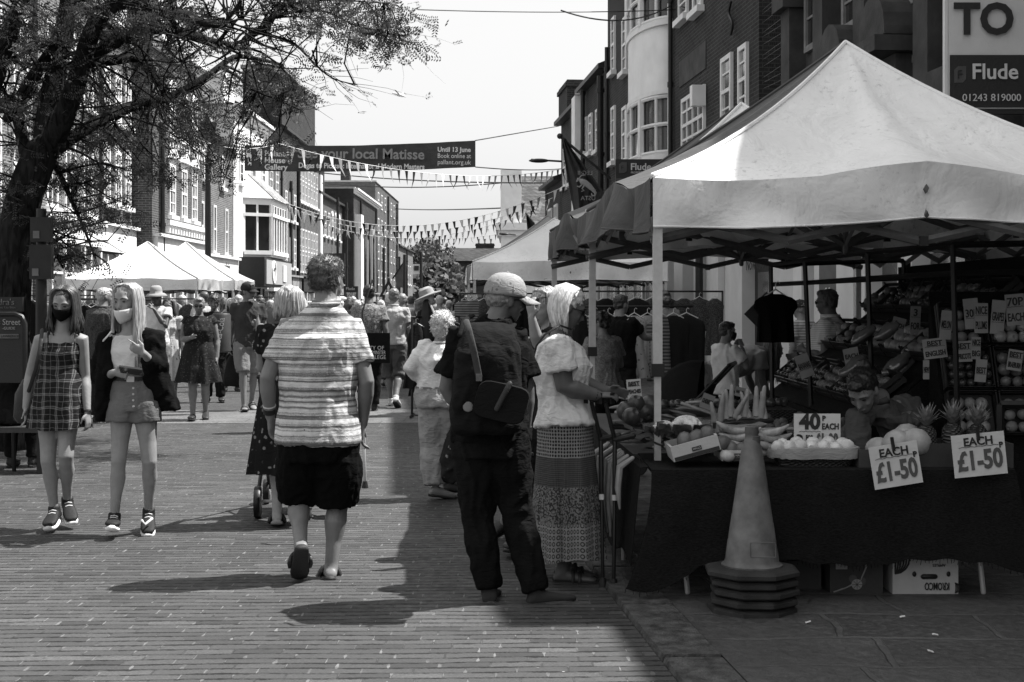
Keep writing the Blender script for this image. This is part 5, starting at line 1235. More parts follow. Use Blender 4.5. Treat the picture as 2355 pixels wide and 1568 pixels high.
# rucksack with hanging flap bag
def ps(*q): return [P(x,y,Yd) for x,y,Yd in q]
cn=P(1122,870,7.17); g=MB()
g.loft([(P(1112,995,7.22),V((.155,.02,0)),V((-.0,.10,0))),(P(1116,985,7.20),V((.175,.03,0)),V((-.01,.115,0))),(P(1118,900,7.19),V((.172,.03,0)),V((-.01,.12,0))),(P(1122,810,7.20),V((.16,.03,0)),V((-.01,.11,0))),(P(1126,760,7.24),V((.13,.02,0)),V((-.01,.085,0))),(P(1126,745,7.26),V((.09,.02,0)),V((-.01,.05,0)))],22,e=.6)
bagm=cloth('rucksack_canvas',.012,wrk=.6); bp=p.rpart('rucksack',g,bagm,.012,2,fold(.008,8,6,9))
g=MB(); g.tube(ps((1071,738,7.12),(1078,760,7.05),(1090,810,7.06),(1101,866,7.05)),[.017]*4,8,.25,up=V((0,1,0))); p.part('strap',g,mat('strap_webbing',.04,.8),bp)
p.part('strap',MB().tube(ps((1060,770,7.2),(1068,735,7.3),(1085,726,7.42)),.02,6,.5),bagm,bp); p.part('strap',MB().tube(ps((1150,790,7.14),(1172,758,7.25),(1180,745,7.4)),.02,6,.5),bagm,bp)
p.part('buckle',MB().box(P(1101,868,7.04),(.03,.012,.035)),M['alu_dk'],bp,30)
g=MB(); gx=V((.124,.0,-.036)); gz=V((.02,0,.075))
g.loft([(P(1152,925,7.02),V((.125,0,-.03)),V((.026,0,.088))),(P(1152,925,7.10),V((.132,0,-.03)),V((.028,0,.094)))],20,e=.45); fb=p.part('flap_bag',g,bagm,bp,40)
p.part('bag_strap',MB().tube(ps((1172,882,7.0),(1160,905,6.99),(1142,940,6.99)),.014,6,.4,up=V((0,1,0))),mat('strap_grey',.035,.6),fb)
g=MB(); g.lathe(P(1076,935,7.075),[(.022,0),(.026,.004),(.026,.008),(.018,.01)],18,Matrix.Rotation(R(90),3,'X')); p.part('badge',g,mat('badge_pale',.2,.5),bp)
p.attach('watch',MB().tube([lerp(J['wrR'],J['elR'],.0),lerp(J['wrR'],J['elR'],.10)],.036,12,rnd=False),M['black'])
# ---- white haired woman reaching over the stall
b=G(1305,1337); Y=7.95
J=TJ(Y,head=(1308,706,.0),neck=(1288,775,0),chest=(1293,850,0),waist=(1296,915,0),pel=(1300,980,0),
 shL=(1290,797,.17),shR=(1284,797,-.17),elL=(1330,880,.2),wrL=(1395,900,.16),elR=(1298,890,-.19),wrR=(1372,908,-.15),
 hipL=(1302,1010,.09),hipR=(1300,1010,-.09),knL=(1305,1150,.09),anL=(1300,1290,.09),toeL=(1352,1318,.10),knR=(1302,1160,-.09),anR=(1294,1305,-.06),toeR=(1352,1330,-.06))
J['hdR']=((1,.0,.0),(.2,.9,.3),.45,-1); J['hdL']=((1,0,-.05),(0,-.5,1),.5)
p=Person('white haired woman in a white top and long patterned skirt reaching out beside the stall',b,J,(1,.08),1.66,1.12,'skin3',.008,hf=(.93,.1,-.42),hu=(.42,0,.95),female=True,arm=1.25)
p.top(cloth('white_top',.74,wrk=.8),sleeve=.60,hem=.02,inf=.030,sl=.014,amp=.009,neck=3.9,seed=7,vox=.009,sl_flare=.014,flare=.02)
p.skirt(cloth('tiered_skirt',.1,'skirt'),.5,.115,.235,.20,rip=.024,fr=10,inf=.022,seed=1,shift=(.02,0))
p.hair('bob',hairm('hair_white',.62,.8),5,length=.15,front=1.45,n=190); p.glasses(m=M['sunlens'])
p.shoe('L','sandal',M['leather']); p.shoe('R','sandal',M['leather'])
p.attach('bag_strap',MB().tube([P(1312,757,7.86),P(1287,748,7.83),P(1252,770,7.80),P(1233,795,7.84),P(1222,840,7.9)],.006,6),M['black'])
p.attach('watch',MB().tube([lerp(J['wrR'],J['elR'],.02),lerp(J['wrR'],J['elR'],.12)],.033,12,rnd=False),M['black'])
# ---- girl in the plaid dress
b=G(140,1216); Y=9.7
J=TJ(Y,head=(147,697,-.02),neck=(144,760,0),chest=(141,812,0),waist=(134,868,0),pel=(134,925,0),
 shL=(94,781,0),shR=(187,779,0),elL=(70,862,.04),wrL=(59,938,.0),elR=(195,866,.04),wrR=(201,948,-.04),
 hipL=(112,945,0),hipR=(156,945,0),knL=(111,1062,-.04),anL=(125,1173,.0),toeL=(113,1212,-.16),knR=(152,1050,-.08),anR=(155,1152,.12),toeR=(166,1206,-.02))
J['hdL']=((.05,-.1,-1),(.3,-1,0),.45); J['hdR']=((.12,-.12,-1),(-.3,-1,0),.45)
p=Person('teenage girl in dark plaid strap dress and black face mask',b,J,(.05,-1),1.65,.93,'skin2',.008,hf=(-.03,-.95,-.32),female=True)
pl=cloth('plaid_dress',.018,'plaid',.34,wrk=.5); p.top(pl,'dress_bodice',sleeve=0,hem=.7,inf=.012,neck=2.75,amp=.004,vox=.009,seed=9)
p.skirt(pl,1.35,P(0,984,9.7).z,.215,.17,'dress_skirt',rip=.022,fr=8,inf=.013,seed=3,shift=(-.01,0))
for x in(-1,1): p.attach('dress_strap',MB().tube([P(141+x*30,800,9.58),P(141+x*31,768,9.62),P(141+x*27,758,9.72)],.005,5),pl)
p.hair('long',hairm('hair_dark_brown',.022,.08),6,length=.20,front=2.2,n=230); p.mask(cloth('black_mask',.008,wrk=.2))
p.shoe('L','trainer',mat('trainer_black',.012,.7),M['sole']); p.shoe('R','trainer',mat('trainer_black',.012,.7),M['sole'])
p.attach('bag_strap',MB().tube([P(97,758,9.6),P(92,800,9.5),P(82,850,9.52),P(66,900,9.62)],.013,6,.4),M['leather'])
g=MB(); g.loft([(P(58,972,9.82),V((.05,.0,0)),V((0,.05,0))),(P(56,958,9.82),V((.075,0,0)),V((0,.06,0))),(P(58,905,9.82),V((.07,0,0)),V((0,.055,0))),(P(66,872,9.8),V((.04,0,0)),V((0,.035,0)))],18); p.attach('shoulder_bag',g,M['leather'])
p.attach('wristband',MB().tube([lerp(J['wrR'],J['elR'],.0),lerp(J['wrR'],J['elR'],.05)],.03,10,rnd=False),M['black'])
# ---- long haired girl in the open jacket
b=G(300,1234); Y=9.45
J=TJ(Y,head=(292,692,-.02),neck=(300,757,0),chest=(300,808,0),waist=(300,858,0),pel=(305,910,0),
 shL=(248,780,0),shR=(353,776,0),elL=(232,872,.08),wrL=(263,856,-.17),elR=(366,852,.0),wrR=(330,812,-.20),
 hipL=(282,932,0),hipR=(332,932,0),knL=(273,1062,-.035),anL=(264,1182,-.02),toeL=(262,1212,-.2),knR=(344,1062,-.02),anR=(342,1178,.12),toeR=(340,1220,.0))
J['anL']=P(263,1190,9.43); J['toeL']=P(257,1216,9.23)
J['hdL']=((1,-.25,-.12),(0,-.2,1),.75,1); J['hdR']=((-.75,-.15,.45),(0.2,-.3,1),1.1,1); J['pointR']=1
p=Person('long haired fair girl in open black jacket and denim shorts holding a phone',b,J,(0,-1),1.68,.88,'skin2',.008,hf=(-.35,-.93,-.12),female=True,headk=.98)
tp=cloth('white_crop_top',.6,wrk=.5); p.top(tp,'crop_top',sleeve=0,hem=.95,inf=.012,neck=3.35,amp=.005,vox=.009,seed=11)
p.pants(cloth('denim_shorts',.10,'denim',.2,wrk=.6),'shorts',end=.30,inf=.014,wide=.012,top=.72,seed=12,amp=.004,vox=.009)
p.attach('belt',MB().loft([s_ for s_ in (p.sec(.70,.022),p.sec(.86,.022))],24),M['black'])
p.attach('belt_buckle',MB().box(P(300,872,9.30),(.05,.01,.035)),M['alu'])
g=MB()
for i in range(4): g.lathe(P(307,892+i*14,9.30),[(.007,0),(.007,.01)],8,Matrix.Rotation(R(90),3,'X'))
p.attach('buttons',g,M['alu'])
# jacket: two open fronts and sleeves, fused
jm=cloth('black_jacket',.006,wrk=.5); g=MB(); la=.96
for sd,x in(('L',-1),('R',1)):
    sh,el,wr=J['sh'+sd],J['el'+sd],J['wr'+sd]; mid=(J['shL']+J['shR'])/2
    e=lerp(el,wr,.72); g.tube([lerp(sh,mid,.4)+V((0,.02,.015)),sh,lerp(sh,el,.5),el,lerp(el,e,.5),e],[.06,.074,.068,.062,.056,.046],14,rnd=False)
def pan(xs): # front panel as a thick draped slab
    g.loft([(P((a+b_)/2,y,Yc),V(((b_-a)/2*Y/F,0,0)),V((0,d,0))) for a,b_,y,Yc,d in xs],16,e=.8)
pan([(232,268,775,9.44,.075),(228,262,830,9.44,.085),(224,266,880,9.46,.10),(222,262,930,9.48,.10),(222,252,966,9.5,.08)])
pan([(334,366,775,9.44,.08),(330,378,830,9.45,.09),(328,390,880,9.48,.11),(330,404,915,9.52,.11),(334,416,942,9.54,.09)])
g.loft([(P(300,775,9.56),V((.14,0,0)),V((0,.035,0))),(P(302,860,9.60),V((.17,0,0)),V((0,.035,0))),(P(305,950,9.62),V((.2,0,0)),V((0,.03,0)))],16)
p.rpart('jacket',g,jm,.011,3,fold(.010,8,5,13))
p.attach('jacket_trim',MB().tube([P(256,762,9.36),P(248,772,9.35),P(236,785,9.38)],.006,5),M['sole'])
p.hair('long',hairm('hair_fair',.22,.5),8,length=.47,front=2.1,n=320)
mk=cloth('white_mask',.6,wrk=.3); p.mask(mk,drop=.042)
p.shoe('L','trainer',mat('trainer_black',.012,.7),M['sole']); p.shoe('R','trainer',mat('trainer_black',.012,.7),M['sole'])
p.attach('logo_patch',MB().tube([P(326,1196,9.42),P(334,1205,9.38),P(350,1192,9.44)],.008,5),M['sole'])
ph=MB().box((0,0,0),(.15,.012,.075),Matrix.Rotation(R(8),3,'Y')@Matrix.Rotation(R(55),3,'X')); o=ph.build('mobile_phone',M['glass'],None,False); o.location=P(302,852,9.20); tag(o,'dark mobile phone held in the long haired girl\'s hand','phone')
# ---- elderly lady in white jacket
b=G(1022,1145); Y=11.2
J=TJ(Y,head=(1016,752,.0),neck=(1012,786,-.0),chest=(1005,828,0),waist=(1003,868,0),pel=(1008,910,0),
 shL=(978,797,0),shR=(1040,797,0),elL=(943,845,-.02),wrL=(978,880,.12),elR=(1052,850,0),wrR=(1048,905,.06),
 hipL=(993,925,0),hipR=(1026,925,0),knL=(996,1025,.04),anL=(1002,1120,0),toeL=(1035,1140,.03),knR=(1028,1020,.06),anR=(1034,1108,.1),toeR=(1062,1130,.2))
p=Person('short elderly lady with white curly hair, white blouse and pale trousers',b,J,(.1,1),1.50,1.05,'skin2',.011,hf=(.2,1,-.1),female=True,headk=1.12)
p.top(cloth('white_blouse',.7,wrk=.7),sleeve=1.9,hem=.35,inf=.026,sl=.018,amp=.008,collar=True,seed=14); p.pants(cloth('pale_trousers',.33,wrk=.8),end=1.93,inf=.03,wide=.022,top=.5,seed=15,amp=.010)
o=p.hair('curly',hairm('hair_white2',.6,.75),9); p.fuzz(o,M_HW,900,.016,r=.002,down=.3); p.shoe('L','flat',mat('shoe_pale',.3)); p.shoe('R','flat',mat('shoe_pale',.3))
p.attach('belt',MB().loft([p.sec(.42,.034),p.sec(.52,.034)],20),mat('belt_tan',.15))
g=MB(); c=P(1040,1060,11.1); g.loft([(P(1036,1108,11.1),V((.03,0,0)),V((0,.02,0))),(P(1038,1096,11.1),V((.095,0,0)),V((0,.05,0))),(P(1038,1050,11.1),V((.085,0,0)),V((0,.055,0))),(P(1044,1000,11.1),V((.05,0,0)),V((0,.04,0))),(P(1050,960,11.12),V((.018,0,0)),V((0,.015,0))),(P(1050,915,11.2),V((.012,0,0)),V((0,.01,0)))],16)
o=link('tote_bag',remesh(g,.012,2,base=P(1040,1108,11.1)),cloth('leaf_print_bag',.03,'floral',.35,.5)); o.location=P(1040,1108,11.1); displace(o.data,fold(.012,10,8,2)); tag(o,'leaf patterned shopping bag hanging from the elderly lady\'s hand','bag')
# ---- woman with sunglasses on her head behind the cap man
b=G(1200,1250); Y=8.8
J=TJ(Y,head=(1250,705,0),neck=(1262,760,0),chest=(1258,820,0),waist=(1250,890,0),pel=(1240,960,0),
 shL=(1262,778,-.15),shR=(1258,778,.16),elL=(1236,790,-.28),wrL=(1222,728,-.32),elR=(1225,860,.2),wrR=(1190,900,.2),
 hipL=(1238,985,-.08),hipR=(1236,985,.08),knL=(1200,1110,-.06),anL=(1182,1250,-.1),toeL=(1150,1270,-.16),knR=(1180,1100,.2),anR=(1160,1200,.5),toeR=(1140,1215,.5))
J['anL']=P(1186,1236,8.75); J['toeL']=P(1172,1262,8.6)
J['hdL']=((-.1,-.1,1),(.8,-.5,0),.7)
p=Person('woman with sunglasses on her hair raising one hand behind the capped man',b,J,(-.9,-.2),1.62,1.0,'skin2',.010,hf=(-.75,-.6,-.25),female=True)
p.top(cloth('dark_blouse',.02),sleeve=.3,hem=-.2,inf=.02,seed=16); p.pants(cloth('dark_cropped',.02),end=1.3,inf=.02,wide=.02,seed=17)
p.hair('bob',hairm('hair_streaky',.04,.5),10,length=.16,front=1.9,n=140); p.glasses(up=.062); p.shoe('L','flat'); p.shoe('R','flat')
# ---- fruit seller bending over the table
b=V((2.25,8.75,0)); Y=8.7
J=TJ(Y,head=(1984,897,-.10),neck=(2016,912,.04),chest=(2062,958,.18),waist=(2085,1010,.35),pel=(2095,1040,.5),
 shL=(1972,962,.0),shR=(2088,925,.26),elL=(1975,1040,-.02),wrL=(1995,1085,-.1),elR=(2080,1040,.05),wrR=(2010,1070,-.12),
 hipL=(2070,1060,.5),hipR=(2120,1060,.5),knL=(2070,1180,.45),anL=(2072,1290,.55),toeL=(2060,1300,.35),knR=(2120,1180,.45),anR=(2122,1290,.55),toeR=(2115,1300,.35))
J['anL']=V((2.35,9.2,.08));J['anR']=V((2.55,9.2,.08));J['toeL']=V((2.33,9.0,.02));J['toeR']=V((2.53,9.0,.02));J['knL']=V((2.35,9.15,.45));J['knR']=V((2.55,9.15,.45))
p=Person('fruit seller in dark polo shirt with tied hair bending over the stall',b,J,(-.35,-.94),1.66,1.12,'skin2',.009,hf=(-.45,-.62,-.66),hu=(-.35,-.45,.8),female=True,headk=1.16)
p.top(cloth('dark_polo',.11,wrk=.7),sleeve=.8,hem=-.2,inf=.024,sl=.026,seed=18,collar=True,amp=.009); p.pants(cloth('dark_trousers',.012),seed=19)
o=p.hair('short',hairm('hair_black',.010,.045),11); p.fuzz(o,M_HK,350,.016,down=.3)
for a_,b_,r_ in ((-.08,.09,.05),(-.12,.13,.042),(-.17,.12,.03)): pass
g=MB(); g.tube([p.hp(0,-.07,.06),p.hp(.01,-.11,.09),p.hp(.02,-.15,.05),p.hp(.03,-.17,-.03)],[.03,.042,.04,.02],10); o=p.rpart('ponytail',g,hairm('hair_black',.010,.045),.009,1,lambda c,n:.012*noise.noise(c*40))
p.attach('earring',MB().ell(p.hp(.079,-.004,-.055),.006,.006,.01),M['render'])
for s_ in 'LR': p.shoe(s_,'flat')
# ---------------------------------------------------------------- people further away
def walker(label,px,py,h,face,top,bottom,hair='short',hairc=('hair_dk',.03),skin='skin',fat=1.0,female=False,sleeve=.6,topargs=None,legs='pants',end=1.95,shoes='flat',sm=None,hat=None,headf=None,group=None,vox=None,skw=.19,skz=.5,hl=.16,**pz):
    b=G(px,py); Yd=b.y; J,f=pose(b,h,face,fat=fat,**pz); vox=vox or (.012 if Yd<24 else .016)
    a=R(headf if headf is not None else face); p=Person(label,b,J,f,h,fat,skin,vox,hf=(math.sin(a),math.cos(a),-.08),female=female,group=group)
    ta=dict(inf=.022,sl=.014,amp=.007,vox=vox,seed=int(px)%17,neck=3.9); ta.update(topargs or {})
    if legs=='dress': p.top(top,'dress_top',sleeve=sleeve,**{**ta,'hem':.7}); p.skirt(top,1.2,skz,skw*h/1.7,skw*.8*h/1.7,'dress_skirt',rip=.03,fr=8,inf=.02,seed=px)
    else:
        p.top(top,sleeve=sleeve,**ta)
        if legs=='skirt': p.skirt(bottom,.6,skz,skw,skw*.85,rip=.03)
        else: p.pants(bottom,end=end,vox=vox,seed=int(py)%13,wide=.02 if end<=1.2 else .008)
    if hair: p.hair(hair,hairm(*hairc),int(px),length=hl,n=90,front=1.9)
    if hat=='cap': p.cap(mat('cap_dark',.02,.8))
    if hat=='brim': p.brimhat(mat('sun_hat',.3,.9),rad=.16)
    for s_ in 'LR': p.shoe(s_,shoes,sm or M['leather'])
    return p
C=lambda n,g,k=None,g2=None,s_=1.0: cloth(n,g,k,g2,s_)
p=walker('plump woman in a dark patterned sleeveless dress and sunglasses walking towards us',458,966,1.62,172,C('dark_print_dress',.025,'floral',.09,1.2),None,'short',('hair_brown2',.12,.3),fat=1.28,female=True,sleeve=.12,legs='dress',skw=.30,skz=.50,walk=.35,armL='down',armR='hold',shoes='flat'); p.glasses()
g=MB(); c=P(445,850,18.55); g.ell(c,.13,.06,.12); g.tube([c+V((.02,0,.1)),c+V((.05,0,.3)),c+V((.2,.1,.62))],.015,6); o=link('handbag',g.mesh('handbag',True,c),M['leather']); o.location=c; tag(o,'dark handbag slung in front of the plump woman in the dark dress','bag')
p=walker('man in a dark cap, grey t-shirt and light shorts holding a bottle',570,944,1.84,160,C('grey_tshirt',.05),C('light_shorts',.2),None,sleeve=.6,legs='pants',end=.92,walk=.5,armL='hold',armR='swing',hat='cap',shoes='sandal',headf=120); p.hair('short',hairm('hair_dk',.03),3)
p.attach('chin_mask',MB().ell(p.hp(.02,.085,-.115),.055,.05,.02),M['shop_white'])
W=p.J['wrL']+V((.02,-.1,0)); g=MB(); g.lathe(W,[(.03,-.1),(.034,-.06),(.034,.04),(.014,.09),(.013,.15),(.016,.155)],14); o=link('bottle',g.mesh('bottle',True,W),mat('glass_bottle',.25,.15,.1,bump=0)); o.location=W; tag(o,'clear drinks bottle held by the man in the dark cap','bottle')
g=MB(); c=p.J['wrR']+V((.06,.1,-.35)); g.loft([(c+V((0,0,-.24)),V((.15,0,0)),V((0,.06,0))),(c+V((0,0,-.1)),V((.16,0,0)),V((0,.07,0))),(c+V((0,0,.12)),V((.1,0,0)),V((0,.04,0))),(c+V((0,0,.3)),V((.02,0,0)),V((0,.01,0)))],14,e=.7); o=link('carrier_bag',g.mesh('bag',True,c),C('dark_bag',.02)); o.location=c; displace(o.data,fold(.02,8,6,1)); tag(o,'dark carrier bag hanging beside the man in the cap','bag')
p=walker('man in a pale mottled shirt carrying a black tote bag, walking away',848,947,1.80,-8,C('mottled_shirt',.3,'speckle',.12),C('black_trousers',.015),'short',('hair_black2',.012,.03),skin='skin3',walk=.4,shoes='trainer',armL='hold',fat=1.05)
c=P(862,800,p.b.y-.28); g=MB(); g.box(c,(.42,.03,.42)); o=g.build('tote_bag',C('black_tote',.012),None,False,c); o.location=c; tag(o,'black tote bag with white college lettering on the walking man\'s back','bag')
for i,s_ in enumerate(('CITY OF','WESTMINSTER','COLLEGE')): text(s_,.075,M['shop_white'],o,M=Matrix.Translation((-.15,-.022,.0-.065*i)),align='LEFT',wmax=.3)
g=MB(); g.tube([c+V((-.16,0,.2)),c+V((-.18,.03,.5)),c+V((-.05,.16,.95))],.012,5,.5); g.build('strap',M['black'],o,True,c)
p=walker('man in a pale linen shirt and denim shorts walking away with a bag',905,936,1.76,5,C('linen_shirt',.42),C('denim_shorts2',.07,'denim',.13),'short',('hair_grey2',.1,.25),walk=-.75,end=1.15,shoes='trainer',sm=M['shop_white'],fat=1.05,topargs=dict(hem=-.15,collar=True))
p=walker('older balding man in a dark jacket standing by the clothes rails on the left',238,972,1.74,20,C('tweed_jacket',.04,'speckle',.08),C('charcoal_trousers',.02),'short',('hair_white3',.3,.6),sleeve=1.95,armL='hold',fat=1.12,topargs=dict(hem=-.6,inf=.03,collar=True),headf=60)
p=walker('man in a pale bucket hat and white vest holding his hand to his face',362,938,1.76,200,C('white_vest',.55),C('beige_trousers',.2),None,skin='skin_dk',armL='face',armR='down',hat='brim',sleeve=.4)
p=walker('dark haired woman carrying a drinks can shaped bag behind the plump woman',492,925,1.66,175,C('black_top2',.012),C('black_trousers',.015),'curly',('hair_black2',.012,.03),skin='skin3',female=True,fat=1.15)
c=P(509,765,19.7); g=MB(); g.lathe(c,[(.11,-.27),(.13,-.25),(.13,.24),(.11,.27)],20); o=g.build('novelty_bag',mat('can_bag',.05,.5),None,True,c,40); o.location=c; tag(o,'tall cylindrical bag decorated like a drinks can','bag')
mm=Matrix.Rotation(R(-80),4,'Y'); text('Coca-Cola',.13,M['shop_white'],o,M=Matrix.Translation((0,-.135,0))@mm,wmax=.42)
p=walker('blonde woman in a dark top standing beyond the can shaped bag',532,900,1.62,160,C('grey_top3',.08),C('black_trousers',.015),'long',('hair_blonde',.4,.6),skin='skin2',female=True,hl=.2)
p=walker('woman in a pale floral dress half hidden behind the long haired girl',388,925,1.6,180,C('pale_floral_dress',.45,'floral',.15,.8),None,'long',('hair_dk',.03),female=True,legs='dress',skz=.35,skw=.24,hl=.2)
# pushchair woman hidden behind the striped man
p=walker('curly haired woman in a long dark floral dress pushing a pushchair ahead of the striped man',660,1206,1.62,-4,C('floral_dress',.014,'floral',.16,.9),None,'wavy',('hair_curly',.22,.5),female=True,legs='dress',skz=.34,skw=.30,fat=1.12,walk=-.3,armL='fore',armR='fore',shoes='sandal',vox=.011,hl=.12) if False else None
b=G(665,1205); J,f=pose(b,1.66,-5,walk=.35,armL='fore',armR='fore'); p=Person('curly haired woman in long dark floral dress pushing a pushchair',b,J,f,1.66,1.15,'skin2',.011,hf=(-.2,1,0),female=True)
fd=C('floral_dress',.014,'floral',.2,.8); p.top(fd,'dress_top',sleeve=.5,hem=.7,inf=.03,seed=2); p.skirt(fd,1.2,.36,.27,.24,'dress_skirt',rip=.03,fr=8,inf=.03,seed=2); p.hair('curly',hairm('hair_curly',.22,.5),3); p.hair('bob',hairm('hair_curly',.22,.5),4,length=.12,n=120,front=1.7)
for s_ in 'LR': p.shoe(s_,'slide',M['leather'],mat('slide_pale',.3))
def pushchair(loc,rz,label,hood=True):
    T=Thing('pushchair',loc,label,'pushchair'); b=V(loc); a=R(rz); f=V((math.sin(a),math.cos(a),0)); r=V((math.cos(a),-math.sin(a),0)); q=lambda x,y,z: b+r*x+f*y+UPV*z
    MX=Matrix((f,r,UPV)).transposed()
    for x in(-.27,.27):
        for y,rad in((-.32,.115),(.42,.095)):
            g=MB(); Mw=Matrix((f,UPV,r)).transposed(); g.lathe(q(x-.02 if x>0 else x-.02,y,rad),[(rad*.55,0),(rad*.95,.0),(rad,.01),(rad,.035),(rad*.95,.045),(rad*.55,.045)],22,Mw); w_=T.part('wheel',g,M['black'])
            T.part('hub',MB().lathe(q(x-.025,y,rad),[(rad*.3,0),(rad*.3,.055)],12,Mw),M['alu'],w_)
        T.part('frame_tube',MB().tube([q(x,-.32,.14),q(x*.95,.1,.45),q(x*.9,.42,.12)],.014,8),M['black']); T.part('handle_tube',MB().tube([q(x*.9,.35,.18),q(x*.9,-.2,.75),q(x*.9,-.45,1.02)],.014,8),M['black'])
    T.part('handlebar',MB().tube([q(-.25,-.45,1.02),q(.25,-.45,1.02)],.018,8),M['dark']); T.part('axle',MB().tube([q(-.27,-.32,.12),q(.27,-.32,.12)],.012,6),M['alu'])
    g=MB(); g.loft([(q(0,-.15,.4),r*.2,UPV*.03),(q(0,.25,.4),r*.2,UPV*.03)],14,e=.5); g.loft([(q(0,-.1,.4),r*.2,f*.03),(q(0,-.28,.85),r*.2,f*.03)],14,e=.5); T.part('seat',g,C('pushchair_cloth',.018))
    if hood:
        secs=[]
        for i in range(7): t=R(-10+i*18); secs.append((q(0,-.22+.0,.72),None,None,t))
        grid=[]
        for i in range(9):
            t=R(95-i*15); row=[]
            for j in range(9): u=-1+2*j/8; w=math.cos(u*PI/2*.9); row.append(q(.23*math.sin(u*PI/2),-.15+.40*math.cos(t)*w*1.0-.02,.66+.36*max(.0,math.sin(t)+.1)*w))
            grid.append(row)
        T.part('hood',MB().sheet(grid,.006),C('pushchair_cloth',.018))
    T.part('basket',MB().loft([(q(0,-.15,.16),r*.2,f*.01),(q(0,.2,.16),r*.2,f*.01)],10,e=.5) if False else MB().box(q(0,0,.2),(.36,.36,.12),Matrix((r,f,UPV)).transposed()),M['dark'])
    return T
pushchair((G(672,1188).x,G(672,1188).y+.28,0),-5,'black pushchair pushed along in front of the striped man',False)
pushchair((1.45,12.3,0),-75,'black pushchair with its hood up parked beyond the fruit stall')
# people on the right behind the stall
p=walker('man in a pale striped polo shirt and glasses behind the fruit stall',1908,1095,1.67,-60,C('striped_polo',.85,'fine',.6),C('navy_trousers',.03),'short',('hair_grey3',.06,.12),skin='skin3',fat=1.2,armL='hold',armR='fore',topargs=dict(collar=True,inf=.03)); p.glasses()
p=walker('boy in a white t-shirt and dark face mask holding his hand to his mouth',1668,1070,1.37,60,C('boy_tshirt',.8),C('boy_trousers',.02),'short',('hair_brown3',.03,.08),skin='skin2',armR='face',armL='face',headf=75); p.mask(M['dark'])
p=walker('woman with long hair bending forward beside the boy in the white t-shirt',1652,1055,1.56,75,C('pale_tshirt4',.3),C('denim_shorts2',.07,'denim',.13),'bob',('hair_brown4',.05,.14),female=True,lean=62,armL='drop',armR='drop',end=.4,fat=1.1,hl=.32)
p=walker('man in a black t-shirt reaching out at the clothes rail behind the stall',1425,1012,1.64,35,C('black_tshirt',.014),C('black_trousers',.015),'short',('hair_dk',.03),armR='reach',fat=1.12,headf=50)
p=walker('dark curly haired woman in a mottled t-shirt behind the white haired woman',1385,1075,1.46,-35,C('mottled_tshirt',.16,'speckle',.24),C('black_trousers',.015),'curly',('hair_black2',.012,.03),female=True,fat=1.3,armL='fore',armR='hold',headf=-70); p.glasses(m=M['dark'])
p=walker('man in a pale shirt and black face mask standing near the shopfront columns',1530,925,1.72,170,C('pale_shirt5',.2),C('black_trousers',.015),'short',('hair_dk',.03),sleeve=1.9); p.mask(M['dark'])
p=walker('person in a dark cap facing the shop door beyond the stall',1842,993,1.58,-40,C('striped_vest',.2,'fine',.4,.5),C('black_trousers',.015),'short',('hair_grey2',.1,.25),hat='cap')
# seated blonde girl and neighbour by the tree
b=V((P(18,900,13).x,13,0)); J,f=pose(b,1.5,15,armL='hold',armR='hold'); dz=-.28
for k_ in J: J[k_]=J[k_]+V((0,0,dz if not k_[:2] in('an','to') else 0))
for s_,x in(('L',-1),('R',1)): J['kn'+s_]=b+V((x*.1,.38,.48)); J['hip'+s_]=b+V((x*.09,0,.53)); J['an'+s_]=b+V((x*.1,.36,.08)); J['toe'+s_]=b+V((x*.1,.55,.02))
p=Person('seated woman with long blonde hair and dark t-shirt at the left edge',b,J,f,1.5,1.05,'skin2',.012,female=True)
p.top(C('black_top2',.012),sleeve=.5,seed=1); p.pants(C('black_trousers',.015)); p.hair('long',hairm('hair_blonde',.4,.6),2,length=.28,n=160); [p.shoe(s_,'trainer') for s_ in 'LR']
T=Thing('bench',(b.x-.1,13,0),'low wooden bench under the seated blonde woman','bench'); T.part('seat',MB().box((b.x-.1,13,.4),(1.1,.4,.05)),mat('bench_wood',.05)); 
for x in(-.5,.4): T.part('leg',MB().box((b.x+x-.05,13,.19),(.06,.34,.37)),M['black'])
p=walker('man in dark clothes and striped trainers standing behind the plaid dress girl',52,992,1.70,-60,C('black_top2',.012),C('black_trousers',.015),'short',('hair_dk',.03),shoes='trainer',lean=35,armL='drop',armR='drop')
